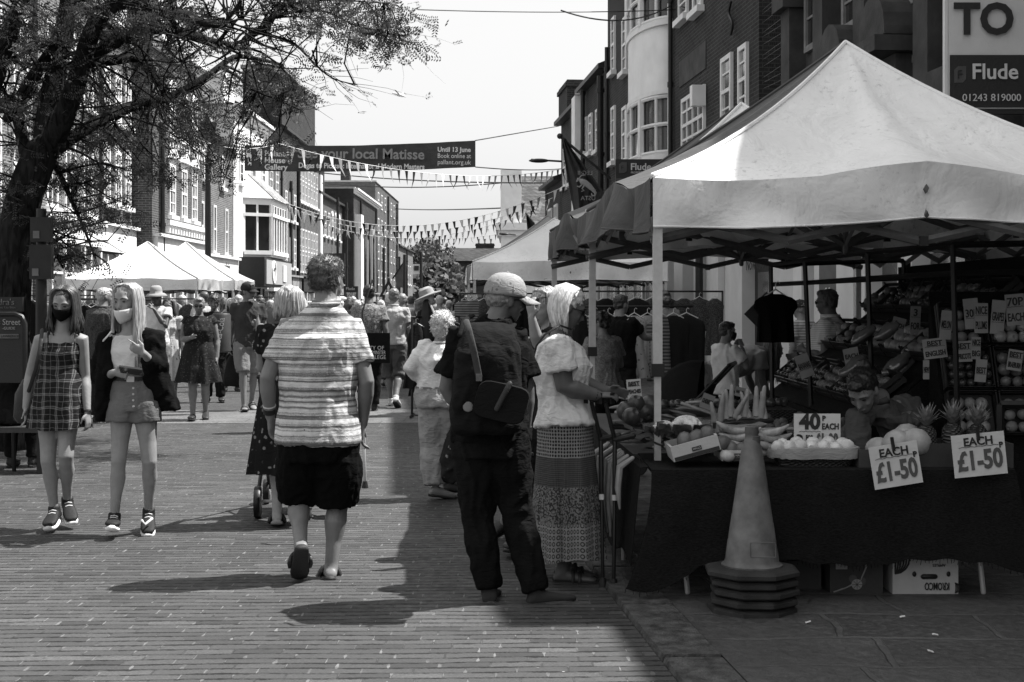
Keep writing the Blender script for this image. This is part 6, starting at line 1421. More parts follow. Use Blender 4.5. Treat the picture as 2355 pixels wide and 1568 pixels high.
# far crowd down the street: (px, head top py, height, face, top g, hair g, kind, label)
FAR=[(690,668,1.62,0,.05,.45,'long','fair long haired woman behind the striped man\'s left shoulder'),(640,690,1.7,10,.12,.10,'short','man in a grey shirt left of the striped man\'s shoulder'),(622,702,1.6,180,.4,.25,'long','woman in a pale top just right of the capped man'),
(803,683,1.66,180,.02,.05,'long','dark haired woman in sunglasses right of the striped man'),(822,690,1.60,0,.5,.5,'long','blonde woman in a white top behind the tote bag man'),(876,692,1.6,-10,.1,.55,'long','fair haired woman in grey right of the tote bag man'),
(895,688,1.74,10,.45,.55,'short','white haired man walking beyond the linen shirt man'),(925,692,1.72,0,.12,.2,'short','grey haired man in a darker polo shirt farther up the street'),(945,690,1.70,15,.4,.04,'short','dark haired man in a pale t-shirt near the mannequin'),
(962,694,1.62,-15,.25,.1,'long','woman in a patterned top left of the mannequin'),(972,690,1.7,170,.1,.03,'short','dark haired man walking towards us left of the mannequin'),(1010,686,1.7,10,.2,.3,'short','man in grey beyond the mannequin\'s hat'),
(1032,688,1.6,180,.5,.4,'long','woman in white between the mannequin and the clothes tent'),(848,690,1.7,180,.3,.04,'short','man in a light jacket walking towards us beneath the to let board'),(784,692,1.6,-20,.15,.6,'short','white haired man next to the dark haired woman in sunglasses'),
(600,690,1.66,20,.03,.04,'long','dark long haired woman under the grey shop sign'),(655,694,1.74,175,.4,.2,'short','man in a pale shirt walking towards us under the white shop board'),(985,696,1.66,0,.03,.02,'short','small distant man in black in the middle of the street'),
(915,696,1.64,180,.35,.06,'long','small distant woman in a light dress in mid street'),(1000,695,1.72,0,.3,.1,'short','small distant man in a light shirt in mid street'),(868,697,1.7,180,.08,.04,'short','tiny distant man in a dark shirt in mid street'),(832,697,1.62,0,.5,.3,'long','tiny distant woman in a white top in mid street'),
(940,698,1.7,0,.05,.04,'short','tiny distant man in dark clothes far up the street'),(960,699,1.62,180,.4,.2,'long','tiny distant woman in pale clothes far up the street'),(515,700,1.66,170,.1,.05,'long','woman browsing at the far end of the left clothes rails'),(420,702,1.7,-90,.25,.3,'short','man in grey looking along the left clothes rail')]
FAR+=[(598,694,1.72,160,.5,.04,'short','man in a white shirt just right of the capped man in shorts'),(632,696,1.68,0,.06,.5,'long','blonde woman in black seen from behind under the white shop board'),(672,697,1.62,180,.2,.03,'long','woman in mid grey left of the curly haired woman'),(548,697,1.7,10,.02,.3,'short','man in black beside the blonde woman near the left tents'),(470,698,1.75,-30,.4,.05,'short','man in a light shirt behind the plump woman'),(812,694,1.7,0,.4,.3,'short','grey haired man in a white shirt near the to let board'),(840,695,1.55,0,.1,.6,'long','white haired woman in grey near the to let board'),(888,696,1.7,180,.02,.02,'short','dark man walking towards us below the warning sign'),(908,697,1.66,10,.5,.4,'long','woman in white directly below the warning sign'),(933,695,1.75,180,.04,.1,'short','man in a dark shirt walking towards us right of the warning sign'),(952,697,1.6,0,.15,.5,'long','fair woman in grey left of the straw hat'),(1022,697,1.7,0,.04,.04,'short','man in black right of the straw hat'),(395,699,1.66,170,.3,.2,'long','woman in pale grey behind the bucket hat man')]
DEP={598:33,632:36,672:30,548:28,470:26,812:36,840:38,888:44,908:40,933:46,952:50,1022:41,395:31,690:17,640:25,622:28,803:27,822:31,876:30,895:26,925:27.5,945:33,962:29,972:38,1010:30,1032:34,848:42,784:35,600:31,655:37,985:55,915:48,1000:60,868:62,832:66,940:75,960:85,515:30,420:29}
for px,py,h,fc,tg,hg,kd,lb in FAR:
    Yd=DEP[px]; b=V(((px-CX)*Yd/F,Yd,0)); J,f=pose(b,h,fc,walk=random.choice((-.5,.5,.0,.3)),armL='down',armR='down')
    vx=.02 if Yd<40 else .03; p=Person(lb,b,J,f,h,1.08,random.choice(('skin','skin2','skin3')),vx,female=kd=='long',group='shoppers crowding the far street')
    p.top(C('crowd_top_%d'%int(tg*100),tg),sleeve=.6,vox=vx,inf=.03,amp=.008); p.pants(C('crowd_legs_%d'%int((px%3)*3),.02+.06*(px%3)),vox=vx,amp=.006)
    g=MB(); HM=Matrix((p.hr,p.hf,p.hu)).transposed(); k=p.hk; g.ell(p.hp(0,-.018,.042),.088*k,.102*k,.088*k,HM); g.ell(p.hp(0,-.042,-.01),.08*k,.07*k,.075*k,HM)
    if kd=='long': g.loft([(p.hp(0,-.04,.03),p.hr*.09*k,p.hf*.07*k),(p.hp(0,-.05,-.1),p.hr*.10*k,p.hf*.055*k),(p.hp(0,-.06,-.24),p.hr*.085*k,p.hf*.03*k)],14)
    p.rpart('hair',g,hairm('hair_c%d'%int(hg*100),hg,min(.8,hg*2)),.015,1,lambda c,n:.008*noise.noise(c*30))
# ---------------------------------------------------------------- the fruit stall
rs=random.Random(21)
clothm=cloth('green_baize',.035,wrk=.7)
n_=NT('stall_cloth'); x_,y_,z_=n_.sep(); f_=n_.noise(1,3,vec=n_.comb(n_.math('MULTIPLY',x_,60),n_.math('MULTIPLY',y_,60),n_.math('MULTIPLY',z_,260)))
n_.bump(f_,.8,.006); n_.bump(n_.noise(4,3),.4,.02); M['baize']=n_.fin(n_.ramp(f_,[(.3,.005),(.7,.020)]),.95,0,.1)
T=Thing('stall_table',(1.65,7.8,0),'front trestle table of the fruit stall draped in dark rough cloth','table')
zt=.675; x0,x1=.74,2.60; yf=7.36
T.part('tabletop',MB().bb(x0,x1,yf+.02,8.15,zt-.03,zt),mat('table_wood',.1),smooth=False,angle=None)
for px in (1572,2252):
    X=(px-CX)*7.5/F; T.part('leg',MB().tube([(X-.02,7.55,zt-.04),(X-.01,7.55,.45),(X+.02,7.50,.02)],.014,8),M['alu']); T.part('leg',MB().tube([(X,8.0,zt-.04),(X+.02,8.05,.02)],.014,8),M['alu'])
grid=[]
for j in range(22):
    s=j/21; row=[]
    for i in range(101):
        t=i/100; x=lerp(x0-.02,x1,t); lc=max(0,1-t/.13)
        zb=.21-.006*math.sin(t*60)-.015*math.sin(t*14)-(.13*math.sin(min(1,lc*1.0)*PI*.62) if lc>0 else 0)-.05*max(0,(t-.93)/.07)
        z=lerp(zt+.006,zb,s); f=math.sin(t*34)*.5+math.sin(t*13+2)*.8
        row.append(V((x-.14*lc*s*s+.10*lc*(1-lc)*s+.10*s*max(0,(t-.93)/.07),yf-.012-.02*s*f*.6-.07*lc*s-.02*s+.02*noise.noise(V((t*12,s*2,1))),z)))
    grid.append(row)
grid=[[V((lerp(x0-.02,x1,i/100),8.15,zt+.006)) for i in range(101)],[V((lerp(x0-.02,x1,i/100),yf+.03,zt+.008)) for i in range(101)]]+grid
cl=T.part('cloth',MB().sheet(grid,.005),M['baize'],angle=70)
fr=MB(); fr.tube([p_+V((0,0,.004)) for p_ in grid[-1]],.003,4,rnd=False)
for i in range(0,100):
    p=grid[-1][i]; fr.tube([p,p+V((rs.uniform(-.006,.006),0,-rs.uniform(.008,.028)))],.0018,3,rnd=False)
T.part('fringe',fr,M['baize'],cl)
T2=Thing('stall_table',(.95,9.6,0),'side table of the fruit stall running away along the kerb','table')
T2.part('tabletop',MB().bb(.60,1.40,8.2,11.2,zt-.03,zt),mat('table_wood',.1),smooth=False,angle=None)
grid=[[V((lerp(.70,.53,i/60)+.02,lerp(7.5,11.2,i/60),zt+.004)) for i in range(61)]]
for j in range(12):
    s=j/11; grid.append([V((lerp(.70,.52,i/60)-.02-.05*s-.006*s*math.sin(i*.45),lerp(7.5,11.2,i/60),lerp(zt,.16+.04*math.sin(i*.35),s))) for i in range(61)])
T2.part('cloth',MB().sheet([list(reversed(r)) for r in grid],.005),M['baize'],angle=70)
for y in (8.4,11.0):
    for x in(.66,1.34): T2.part('leg',MB().tube([(x,y,zt-.04),(x,y,.01)],.014,8),M['alu'])
# --- traffic cones
cm_=mat('cone_plastic',.14,.55,.55,9,.3,40); cb_=mat('cone_base_rubber',.035,.8,.4,9,.4,60)
cc=V(((1733-CX)*7.12/F,7.12,0)); oct_=[(R(22.5+45*i)) for i in range(8)]
for i in range(5):
    z=.004+.047*i; off=V((rs.uniform(-.012,.012),rs.uniform(-.01,.01),0)); rz=rs.uniform(-.12,.12)
    T=Thing('traffic_cone',cc+off+V((0,0,z)),('plain full height traffic cone on top of the stack','second cone base from the top of the stack','middle cone base in the stack of cones','second cone base from the bottom of the stack','lowest cone base resting on the paving')[4-i],'traffic cone','stacked traffic cones')
    g=MB(); c=T.b
    def ring(r,zz): return [c+V((r*math.cos(a+rz),r*math.sin(a+rz)*.98,zz)) for a in oct_]
    rr=.243 if i==4 else .228; R_=[ring(rr-.012,0),ring(rr,.008),ring(rr,.026),ring(rr-.02,.036),ring(.17,.042)]
    for q in range(4): g.add(R_[q]+R_[q+1],[(k,(k+1)%8,(k+1)%8+8,k+8) for k in range(8)])
    g.add(R_[0]+R_[4],[tuple(range(7,-1,-1)),tuple(range(8,16))]); T.part('base',g,cb_,smooth=False,angle=None)
    bd=MB(); bd.lathe(c,[(.150,.040),(.152,.050),(.140,.056),(.132,.075),(.120,.17),(.118,.172),(.1,.30),(.098,.302),(.052,.62),(.040,.66),(.0385,.668),(.034,.672),(.033,.70),(.036,.705),(.034,.735),(.026,.74),(.022,.70)],32); o=T.part('body',bd,cm_,angle=50)
    if i==4:
        g=MB(); pts=[c+V((.035+.062*dx,-.1275+.011*dz,.105+.07*dz)) for dx,dz in ((-1,0),(1,0),(1,1),(-1,1))]
        for a,b_ in zip(pts,pts[1:]+pts[:1]): g.tube([a,b_],.0022,4)
        T.part('moulded_panel',g,cm_,o)
# --- cardboard boxes under the table
def carton(name,label,px0,px1,py0,py1,Y,m,d=.35,rz=0):
    a,b=P(px0,py1,Y),P(px1,py0,Y); c=(a+b)/2; T=Thing(name,(c.x,Y+d/2,.01),label,'box','cartons stored beneath the stall'); w=b.x-a.x; T.w=w; T.r.rotation_euler=(0,0,rz)
    h=b.z-.012; T.h=h; g=MB(); g.bb(c.x-w/2,c.x+w/2,Y,Y+d,.012,h); T.part('carton',g,m,smooth=False,angle=None); T.c=c; T.Y=Y; return T
wb=carton('fruit_carton','white apple carton printed upside down beneath the right end of the table',2052,2203,1262,1386,7.5,mat('white_carton',.45,.8,.12),rz=.0)
X=wb.c.x; dk=mat('print_dark',.03,.7)
def flip(x,z,a=180): return Matrix.Translation((x,7.495,z))@Matrix.Rotation(R(a),4,'Y')
wb.text('KROMCO',.055,dk,flip(X+.06,.055),wmax=.13,bold=.001); wb.text('APPLES',.022,dk,flip(X+.07,.165),wmax=.15)
g=MB()
for q in range(6): 
    t=q/5; g.tube([(X-.165+.07*math.sin(PI*k/8),7.495,.20-.075*math.cos(PI*k/8)*(1-t*.0)-.0+(t-.5)*.0) if False else (X-.17+.075*(1-t)*math.sin(PI*k/8)+.01,7.495,.20+.08*math.cos(PI*k/8)) for k in range(9)],.0045,4)
wb.part('shell_print',g,dk); g=MB(); g.tube([(X-.015,7.493,.105),(X+.05,7.493,.105)],.013,8); wb.part('hand_hole',g,M['black'])
for dx in(-.06,.12): wb.part('hole',MB().ell((X+dx,7.495,.118),.011,.004,.014),M['black'])
g=MB(); 
for q in range(3): g.tube([(X+.155+.022*(1-q*.4)*math.sin(PI*k/6),7.495,.045+.026*math.cos(PI*k/6)) for k in range(7)],.003,4)
wb.part('small_shell_print',g,dk)
db=carton('fruit_carton','dark citrus carton with a sliced orange printed on it, left of the white carton',1908,2030,1262,1380,7.52,mat('dark_carton',.045,.6))
X=db.c.x; pl_=mat('print_pale',.32,.7)
g=MB(); g.lathe((X-.0,7.515,.06),[(.028,0),(.028,.004)],20,Matrix.Rotation(R(90),3,'X')); db.part('orange_slice',g,pl_)
for k in range(8): a=k*PI/4; db.part('segment_line',MB().tube([(X,7.508,.06),(X+.026*math.cos(a),7.508,.06+.026*math.sin(a))],.0012,3),dk)
for dx,dz in((-.02,.09),(.03,.075)): db.part('orange_print',MB().ell((X+dx,7.515,dz),.022,.003,.022),mat('print_mid',.09,.7))
db.part('label_panel',MB().bb(X-.11,X-.05,7.512,7.52,.14,.19),pl_,smooth=False); db.part('oval_badge',MB().ell((X+.01,7.515,.2),.03,.003,.014),pl_); db.text('CAPPRO',.02,dk,Matrix.Translation((X+.01,7.509,.2)),wmax=.05)
g=MB(); g.tube([(X+.05,7.515,.21),(X+.05,7.515,.15),(X+.02,7.515,.08),(X-.06,7.515,.04),(X-.12,7.515,.02)],.004,4); db.part('swirl_print',g,pl_)
carton('fruit_carton','plain dark carton half hidden behind the traffic cones',1770,1888,1285,1376,7.62,mat('dark_carton2',.045,.7))
# --- generic produce, each piece a thing of its own
def proto(name,mb,m,label,cat_,group,fn=None):
    me=mb.mesh(name); me.set_sharp_from_angle(angle=R(60)); me.materials.append(m)
    if fn: displace(me,fn)
    st=dict(me=me,name=name,label=label,cat=cat_,group=group); return st
def put(pr,loc,rot=(0,0,0),s=1,label=None,m=None):
    o=bpy.data.objects.new(pr['name'],pr['me']); COL.objects.link(o); o.location=loc; o.rotation_euler=rot; o.scale=(s,s,s) if not isinstance(s,tuple) else s
    return tag(o,label or pr['label'],pr['cat'],pr['group'])
rot3=lambda: (rs.uniform(0,6),rs.uniform(0,6),rs.uniform(0,6))
def fruitm(n,g,rough=.4,var=.4,ns=12): return mat(n,g,rough,var,ns,.15,40,spec=.5)
ROUND=lambda nm,r,m,label,cat_,grp: proto(nm,MB().lathe((0,0,0),[(.004,-.80*r),(.35*r,-.97*r),(.75*r,-.72*r),(.99*r,-.15*r),(.96*r,.3*r),(.7*r,.76*r),(.35*r,.93*r),(.12*r,.86*r),(.004,.78*r)],16),m,label,cat_,grp)
def lath(c,prof,n=16): return MB().lathe(c,prof,n)
# basket of pale fruit
def wicker(n,g):
    q=NT(n); x,y,z=q.sep(); u=q.math('MULTIPLY',q.math('ADD',x,y),60); v=q.math('MULTIPLY',z,110)
    f=q.math('MULTIPLY',q.math('SINE',q.math('MULTIPLY',u,3)),q.math('SINE',q.math('MULTIPLY',v,3))); q.bump(f,1,.006); return q.fin(q.ramp(f,[(.2,g*.3),(.8,g*1.4)]),.7)
M['wicker']=wicker('wicker',.06)
def basket(label,c,w,d,h,liner=None):
    T=Thing('wicker_basket',c,label,'basket'); g=MB(); secs=[(c+V((0,0,z)),V((w*k,0,0)),V((0,d*k,0))) for z,k in ((0,.82),(h*.3,.88),(h*.7,.95),(h,1))]
    secs+= [(c+V((0,0,h)),V((w*.93,0,0)),V((0,d*.93,0))),(c+V((0,0,h*.6)),V((w*.86,0,0)),V((0,d*.86,0)))]; g.loft(secs,40,e=.5); T.part('weave',g,M['wicker'],angle=50)
    for q in range(int(h/.014)): k=lerp(.82,1,q*.014/h); T.part('rod',MB().loft([(c+V((0,0,.007+q*.014+dz)),V((w*k+e,0,0)),V((0,d*k+e,0))) for dz,e in((-.005,.001),(0,.006),(.005,.001))],40,e=.5),M['wicker']) if q%2==0 else None
    if liner:
        g=MB(); secs=[(c+V((0,0,h+dz)),V((w*k,0,0)),V((0,d*k,0))) for dz,k in ((-.045,1.05),(-.02,1.06),(.006,1.03),(.008,.98),(-.01,.93),(-.05,.88))]; g.loft(secs,48,e=.5); o=T.part('liner',g,liner,angle=60); displace(o.data,fold(.006,14,20,3))
    return T
bc_=V(((1873-CX)*7.5/F,7.55,zt+.008)); basket('shallow wicker basket lined with pale cloth on the front table',bc_,.225,.13,.095,cloth('liner_cloth',.3,wrk=.6))
pf=ROUND('pale_fruit',.040,fruitm('lemon_skin',.62),'pale round fruit heaped in the cloth lined basket','fruit','pale fruit in the lined basket')
for px in (1790,1815,1840,1866,1893,1920,1948): put(pf,(((px-CX)*7.47/F),7.47+rs.uniform(-.02,.02),zt+.105+rs.uniform(-.006,.012)),rot3(),rs.uniform(.8,1.15))
for px in (1800,1832,1870,1905,1938): put(pf,(((px-CX)*7.55/F),7.56,zt+.112+rs.uniform(0,.015)),rot3(),rs.uniform(.9,1.1))
# bananas
def banana():
    g=MB(); pts=[];rd=[]
    for i in range(9): a=R(-36+i*72/8); pts.append(V((.165*math.sin(a)*1.0,0,-.165*math.cos(a)+.155))); rd.append([.006,.014,.018,.0195,.02,.0195,.018,.012,.006][i])
    g.tube(pts,rd,7); return g
bp_=proto('banana',banana(),fruitm('banana_skin',.33,.45,.6,30),'curved banana in the loose bunches behind the traffic cone tip','banana','bananas behind the cone')
for k,(px,py) in enumerate(((1690,985),(1700,1000),(1712,1012),(1725,1022),(1700,1030),(1765,992),(1775,1005),(1765,1018),(1780,1025),(1745,1035))):
    p=P(px,py,7.62); put(bp_,(p.x,p.y+rs.uniform(-.04,.04),max(zt+.04,p.z)),(rs.uniform(-.4,.4)+PI/2*.0,rs.uniform(-.15,.15),rs.uniform(-.35,.35)),1.15)
# white roots standing up
rp=proto('parsnip',lath((0,0,0),[(.024,0),(.026,.02),(.022,.06),(.018,.12),(.014,.17),(.011,.19),(.004,.20)],10),fruitm('parsnip_skin',.28,.6),'pale tapering root standing point up behind the bananas','parsnip','roots standing behind the bananas')
for px,py,a in ((1648,985,-.2),(1655,960,.1),(1670,955,0),(1678,950,.08),(1688,952,.5),(1700,955,-.7),(1712,950,.1),(1722,952,-.3),(1738,950,.05),(1748,952,.12),(1758,955,-.1)):
    p=P(px,py+8,7.95); put(rp,p,(rs.uniform(-.2,.2),a,0),rs.uniform(.75,1))
# cauliflower with leaves, cabbages
def cauli(label,c,s=1):
    T=Thing('cauliflower',c,label,'cauliflower'); g=MB()
    for i in range(60):
        a=rs.uniform(0,6.28); t=rs.uniform(0,1.2); d=V((math.sin(t)*math.cos(a),math.sin(t)*math.sin(a),math.cos(t)*.8)); g.ell(c+d*.075*s+V((0,0,.03)),.02*s,.02*s,.018*s,None,7,5)
    T.part('curd',g,fruitm('cauliflower_curd',.7,.8))
    for i in range(9):
        a=i*.7+rs.uniform(-.2,.2); r=V((math.cos(a),math.sin(a),0)); sd=V((-r.y,r.x,0)); grid=[]
        for j in range(6):
            t=j/5; grid.append([c+r*(.05+.11*t)*s+sd*(u*.06*math.sin(PI*(.15+t*.8)))*s+V((0,0,(.0+.10*t-.06*t*t+.02*abs(u)+.008*math.sin(u*9+j)))) *1.0 for u in (-1,-.5,0,.5,1)])
        T.part('leaf',MB().sheet(grid,.003),fruitm('cabbage_leaf',.10,.6))
cauli('cauliflower with a white curd and dark ribbed leaves on the corner of the stall',P(1578,1000,7.65)); cauli('dark leafed cauliflower left of the white one, beside the tent pole',P(1528,1005,7.75),.8)
# trays
def tray(label,px0,px1,py0,py1,Y,m,name='fruit_tray',d=.3,rot=0,tilt=0,h=None,grp='trays on the front table'):
    a,b=P(px0,py1,Y),P(px1,py0,Y); w=b.x-a.x; h=h or (b.z-a.z); c=V(((a.x+b.x)/2,Y,a.z)); T=Thing(name,c,label,'tray' if name=='fruit_tray' else 'crate',grp)
    g=MB(); g.bb(c.x-w/2,c.x+w/2,Y,Y+.012,a.z,a.z+h); g.bb(c.x-w/2,c.x+w/2,Y+d-.012,Y+d,a.z,a.z+h); g.bb(c.x-w/2,c.x-w/2+.012,Y+.013,Y+d-.013,a.z,a.z+h); g.bb(c.x+w/2-.012,c.x+w/2,Y+.013,Y+d-.013,a.z,a.z+h); g.bb(c.x-w/2+.013,c.x+w/2-.013,Y+.013,Y+d-.013,a.z+.002,a.z+.01)
    T.part('sides',g,m,smooth=False,angle=None); T.c=c; T.w=w; T.h=h; T.r.rotation_euler=(0,rot,0); return T
wc=mat('white_print_carton',.5,.7,.1); dkc=mat('dark_print',.04,.6)
t_=tray('open white fruit tray tilted towards the left at the front of the stall',1548,1660,1012,1048,7.40,wc,rot=-.27); X=t_.c.x
t_.part('dark_band',MB().bb(X-.12,X+.12,7.394,7.399,t_.c.z+.002,t_.c.z+.022),dkc,smooth=False); t_.part('logo_panel',MB().bb(X-.02,X+.03,7.392,7.399,t_.c.z+.03,t_.c.z+.05),dkc,smooth=False); t_.text('HALLS',.016,wc,Matrix.Translation((X+.005,7.391,t_.c.z+.04)),wmax=.04)
t_=tray('white fruit tray lying flat between the tilted tray and the wicker basket',1660,1752,1036,1060,7.42,wc); X=t_.c.x
t_.part('dark_band',MB().bb(X-.1,X+.1,7.414,7.419,t_.c.z+.001,t_.c.z+.016),dkc,smooth=False); t_.part('logo_panel',MB().bb(X-.04,X+.01,7.412,7.419,t_.c.z+.02,t_.c.z+.04),dkc,smooth=False); t_.text('HALLS',.016,wc,Matrix.Translation((X-.015,7.411,t_.c.z+.03)),wmax=.04)
mg=proto('mango',MB().ell((0,0,0),.055,.045,.042),fruitm('mango_skin',.12),'dark oval fruit lying in the white trays','mango','mangoes in the white trays')
for px,py in ((1575,1015),(1600,1008),(1625,1000),(1680,1035),(1705,1036),(1730,1036),(1660,1020)): put(mg,P(px,py,7.5),rot3(),1)
papa=proto('squash',MB().ell((0,0,0),.07,.05,.05),fruitm('cut_squash',.5),'pale cut squash between the two white trays','squash','squash pieces'); put(papa,P(1672,1048,7.42),(0,.3,0),.6)
crm=mat('crate_wood',.07,.8,.4); cdm=mat('cardboard_dark',.05,.8)
tray('low wooden crate holding the melons',1975,2108,1034,1082,7.42,crm,'crate'); tray('dark cardboard crate holding the pineapples',2110,2330,1020,1076,7.45,cdm,'crate')
ml=proto('melon',lath((0,0,0),[(.01,-.085),(.05,-.07),(.078,-.03),(.082,.01),(.07,.05),(.04,.075),(.008,.082)],20),fruitm('melon_skin',.35,.5,.3,20),'round pale melon in the low wooden crate','melon','melons in the wooden crate')
for px,py,Y,s in ((2062,1022,7.52,.95),(2105,1018,7.5,.95),(2085,1005,7.66,.9),(2020,1035,7.6,.85)): put(ml,P(px,py,Y),rot3(),s)
def pineapple(label,c,tilt):
    T=Thing('pineapple',c,label,'pineapple','pineapples in the cardboard crate'); g=MB(); g.lathe(c,[(.03,0),(.05,.02),(.058,.07),(.052,.12),(.03,.15)],18); o=T.part('fruit',g,wicker('pineapple_skin%d'%int(tilt*10),.10),angle=60)
    sp=MB()
    for k in range(34):
        a=k*2.4; e=.25+.9*(k/34); L=.14-.05*(k/34); d=V((math.cos(a)*math.sin(e),math.sin(a)*math.sin(e),math.cos(e))); sd=V((-math.sin(a),math.cos(a),0))*.011; b0=c+V((0,0,.145)); m1=b0+d*L*.5+V((0,0,.01)); tp=b0+d*L
        sp.add([b0-sd,b0+sd,m1+sd,tp,m1-sd,b0+d*.004,m1+d.cross(sd.normalized())*.004],[(0,1,2,4),(4,2,3)])
    T.part('leaf_crown',sp,mat('pineapple_leaves',.22,.5,.5,30),smooth=False,angle=None); T.r.rotation_euler=(tilt,0,0)
for px,py,l in ((2128,1042,'pineapple nearest the melons with a spiky crown'),(2188,1036,'middle pineapple with the tallest spiky crown'),(2245,1040,'pineapple lying to the right of the other two')): pineapple(l,P(px,py,7.62),.1)
# --- hand lettered price cards
card=mat('price_card',.62,.6,.1); ink=mat('marker_ink',.03,.6); inkg=mat('marker_fill',.10,.6)
def pcard(label,px0,px1,py0,py1,Y,lines,rot=0,clip=False,m=None,lean=0):
    a,b=P(px0,py1,Y),P(px1,py0,Y); c=(a+b)/2; w=b.x-a.x; h=b.z-a.z; T=Thing('price_card',c,label,'price card','hand lettered price cards'); T.part('card',MB().box(c,(w,.004,h)),m or card,smooth=False,angle=None)
    for s,u,v,sz,wm,im in lines: T.text(s,sz*h,im,Matrix.Translation(c+V((u*w,-.004,v*h)))@Matrix.Rotation(rs.uniform(-.03,.03),4,'Y'),wmax=wm*w,bold=.0045 if (im is inkg or sz>.6) else .0014)
    sc_=MB()
    for (s,u,v,sz,wm,im) in lines[:1]:
        n=10; sc_.tube([c+V((u*w+wm*w*(-.5+i/n),-.004,(v-sz*.45)*h+.004*(i%2))) for i in range(n+1)],.0016,3)
    T.part('dashes',sc_,ink)
    if clip: T.part('clip',MB().box(c+V((.0,-.01,h*.5)),(.014,.02,.07)),M['black'],smooth=False)
    T.r.rotation_euler=(lean,rot,0); return T
pcard('price card reading 40p each standing behind the lined basket',1825,1932,951,1030,7.64,[('40',-.16,.25,.62,.46,ink),('P',.14,.36,.2,.1,ink),('EACH',.28,.12,.24,.36,ink),('3',-.38,-.30,.5,.15,ink),('FOR',-.17,-.2,.2,.16,ink),('£1-00',.2,-.30,.55,.5,inkg)])
pcard('left hanging price card reading each one pound fifty, tilted to the left',2003,2115,1020,1118,7.26,[('EACH',0,.31,.27,.8,ink),('£1-50',0,-.14,.62,.86,inkg),('P',.42,.18,.18,.1,ink)],-.16,True)
pcard('right hanging price card reading each one pound fifty near the pineapples',2190,2312,996,1094,7.26,[('EACH',0,.31,.27,.75,ink),('£1-50',0,-.14,.62,.86,inkg),('P',.42,.18,.18,.1,ink)],-.10,True)
pcard('small price card reading best peaches beside the tent pole',1441,1474,872,912,8.6,[('BEST',0,.24,.32,.8,ink),('PEACHES',0,-.2,.3,.9,ink)],-.08)
PC=[('BEST ENGLISH',2122,2176,778,824,9.0,-.12),('BEST APRICOTS',2194,2234,784,832,9.1,-.05),('EACH',2050,2080,730,766,9.6,.25),('70P EACH',2312,2356,676,748,9.0,-.08),('30P',2216,2250,686,756,9.2,-.1),('NICE PLUMS',2240,2271,697,766,9.05,.0),
    ('NICE BIG',2233,2254,775,826,8.95,.03),('BEST BRAEBURN',2316,2350,804,852,8.8,.15),('MELON',2162,2188,714,780,9.3,.1),('3 FOR',2092,2116,704,766,9.5,.05),('BANANAS',1833,1865,814,868,10.4,-.35),('BEST',2242,2268,826,878,8.7,.08),('GRAPES',2278,2310,690,768,8.95,.08),('NEW',2122,2136,828,872,9.1,0),('SALAD',1690,1712,890,912,9.5,.25),('CHERRIES',1612,1640,906,940,9.2,.35),('EACH',1940,1975,800,838,9.8,-.2)]
wraps=('inside the upper row','beside the tall post','near the top of the slope','half way up the slope')
for i,(s,a0,a1,b0,b1,Y,r_) in enumerate(PC):
    ws=s.split(); ln=[(w_,0,.25-.5*k/(max(1,len(ws)-1)) if len(ws)>1 else 0,.36,.85,ink) for k,w_ in enumerate(ws)]
    Y=(8.88+max(0,(H-((b0+b1)/2-HY)*9/F)-.75)*.45-.16) if a0>2115 else (max(Y+.45,9.45) if a0>2000 else Y)
    pcard('price card lettered %s on the fruit display%s'%(s.lower().replace('70p','seventy pence').replace('30p','thirty pence').replace('3 for','three for'),' farther back' if (s=='EACH' and a0>1900 and a0<2000) else (', card up by the tall post' if s=='EACH' else '')),a0,a1,b0,b1,Y,ln,r_,m=mat('dim_card',.3,.5))
# --- sloping display rack with crates
def rk(x,y): # slope surface point: u across the slope 0..1, y depth
    return V((lerp(2.28,3.45,x),y,lerp(.78,1.72,x)))
T=Thing('display_rack',(2.9,10.0,0),'long sloping display rack rising to the right behind the fruit seller','rack')
T.part('slope_board',MB().sheet([[rk(u,y)-V((0,0,.05)) for u in(0,.33,.66,1)] for y in (12.6,9.3)],.02),M['baize']); 
T.part('skirt_cloth',MB().sheet([[V((2.26,y,z)) for y in(9.3,10.5,12.6)] for z in(.04,.74)],.01),M['baize']); T.part('back_cloth',MB().bb(3.42,3.5,9.3,12.6,.0,1.86),M['baize'],smooth=False); T.part('end_cloth',MB().prism([(2.28,9.3,.02),(3.45,9.3,.02),(3.45,9.3,1.66),(2.28,9.3,.72)],(0,-.01,0)),M['baize'],smooth=False)
sl=math.atan2(.94,1.17); MS=Matrix.Rotation(-sl,3,'Y')
def crate_proto():
    g=MB(); w,d,h=.30,.52,.10
    for s in(-1,1): 
        for z in(.02,.065): g.box((s*w/2,0,z),(.008,d,.032))
        for z in(.02,.065): g.box((0,s*d/2,z),(w-.01,.008,.032))
    for sx in(-1,1):
        for sy in(-1,1): g.box((sx*(w/2-.012),sy*(d/2-.012),.05),(.014,.014,.11))
    g.box((0,0,.004),(w-.02,d-.02,.008)); return g
cr=proto('crate',crate_proto(),M['dark'],'slatted crate','crate','crates on the sloping display')
frp=[ROUND('apple',.038,fruitm('apple_skin',.13),'dark apple lying in the display crates','apple','apples in the display crates'),ROUND('orange',.040,fruitm('orange_skin',.26),'pale orange lying in the sloping display crates','orange','oranges in the display crates'),ROUND('plum',.026,fruitm('plum_skin',.05,.25),'small dark plum lying in the sloping display crates','plum','plums in the display crates'),ROUND('peach',.036,fruitm('peach_skin',.18,.6),'mottled peach lying in the sloping display crates','peach','peaches in the display crates')]
NM=['lowest','second','third','top']; DM=['nearest','second nearest','third nearest','middle','fifth','sixth','farthest']
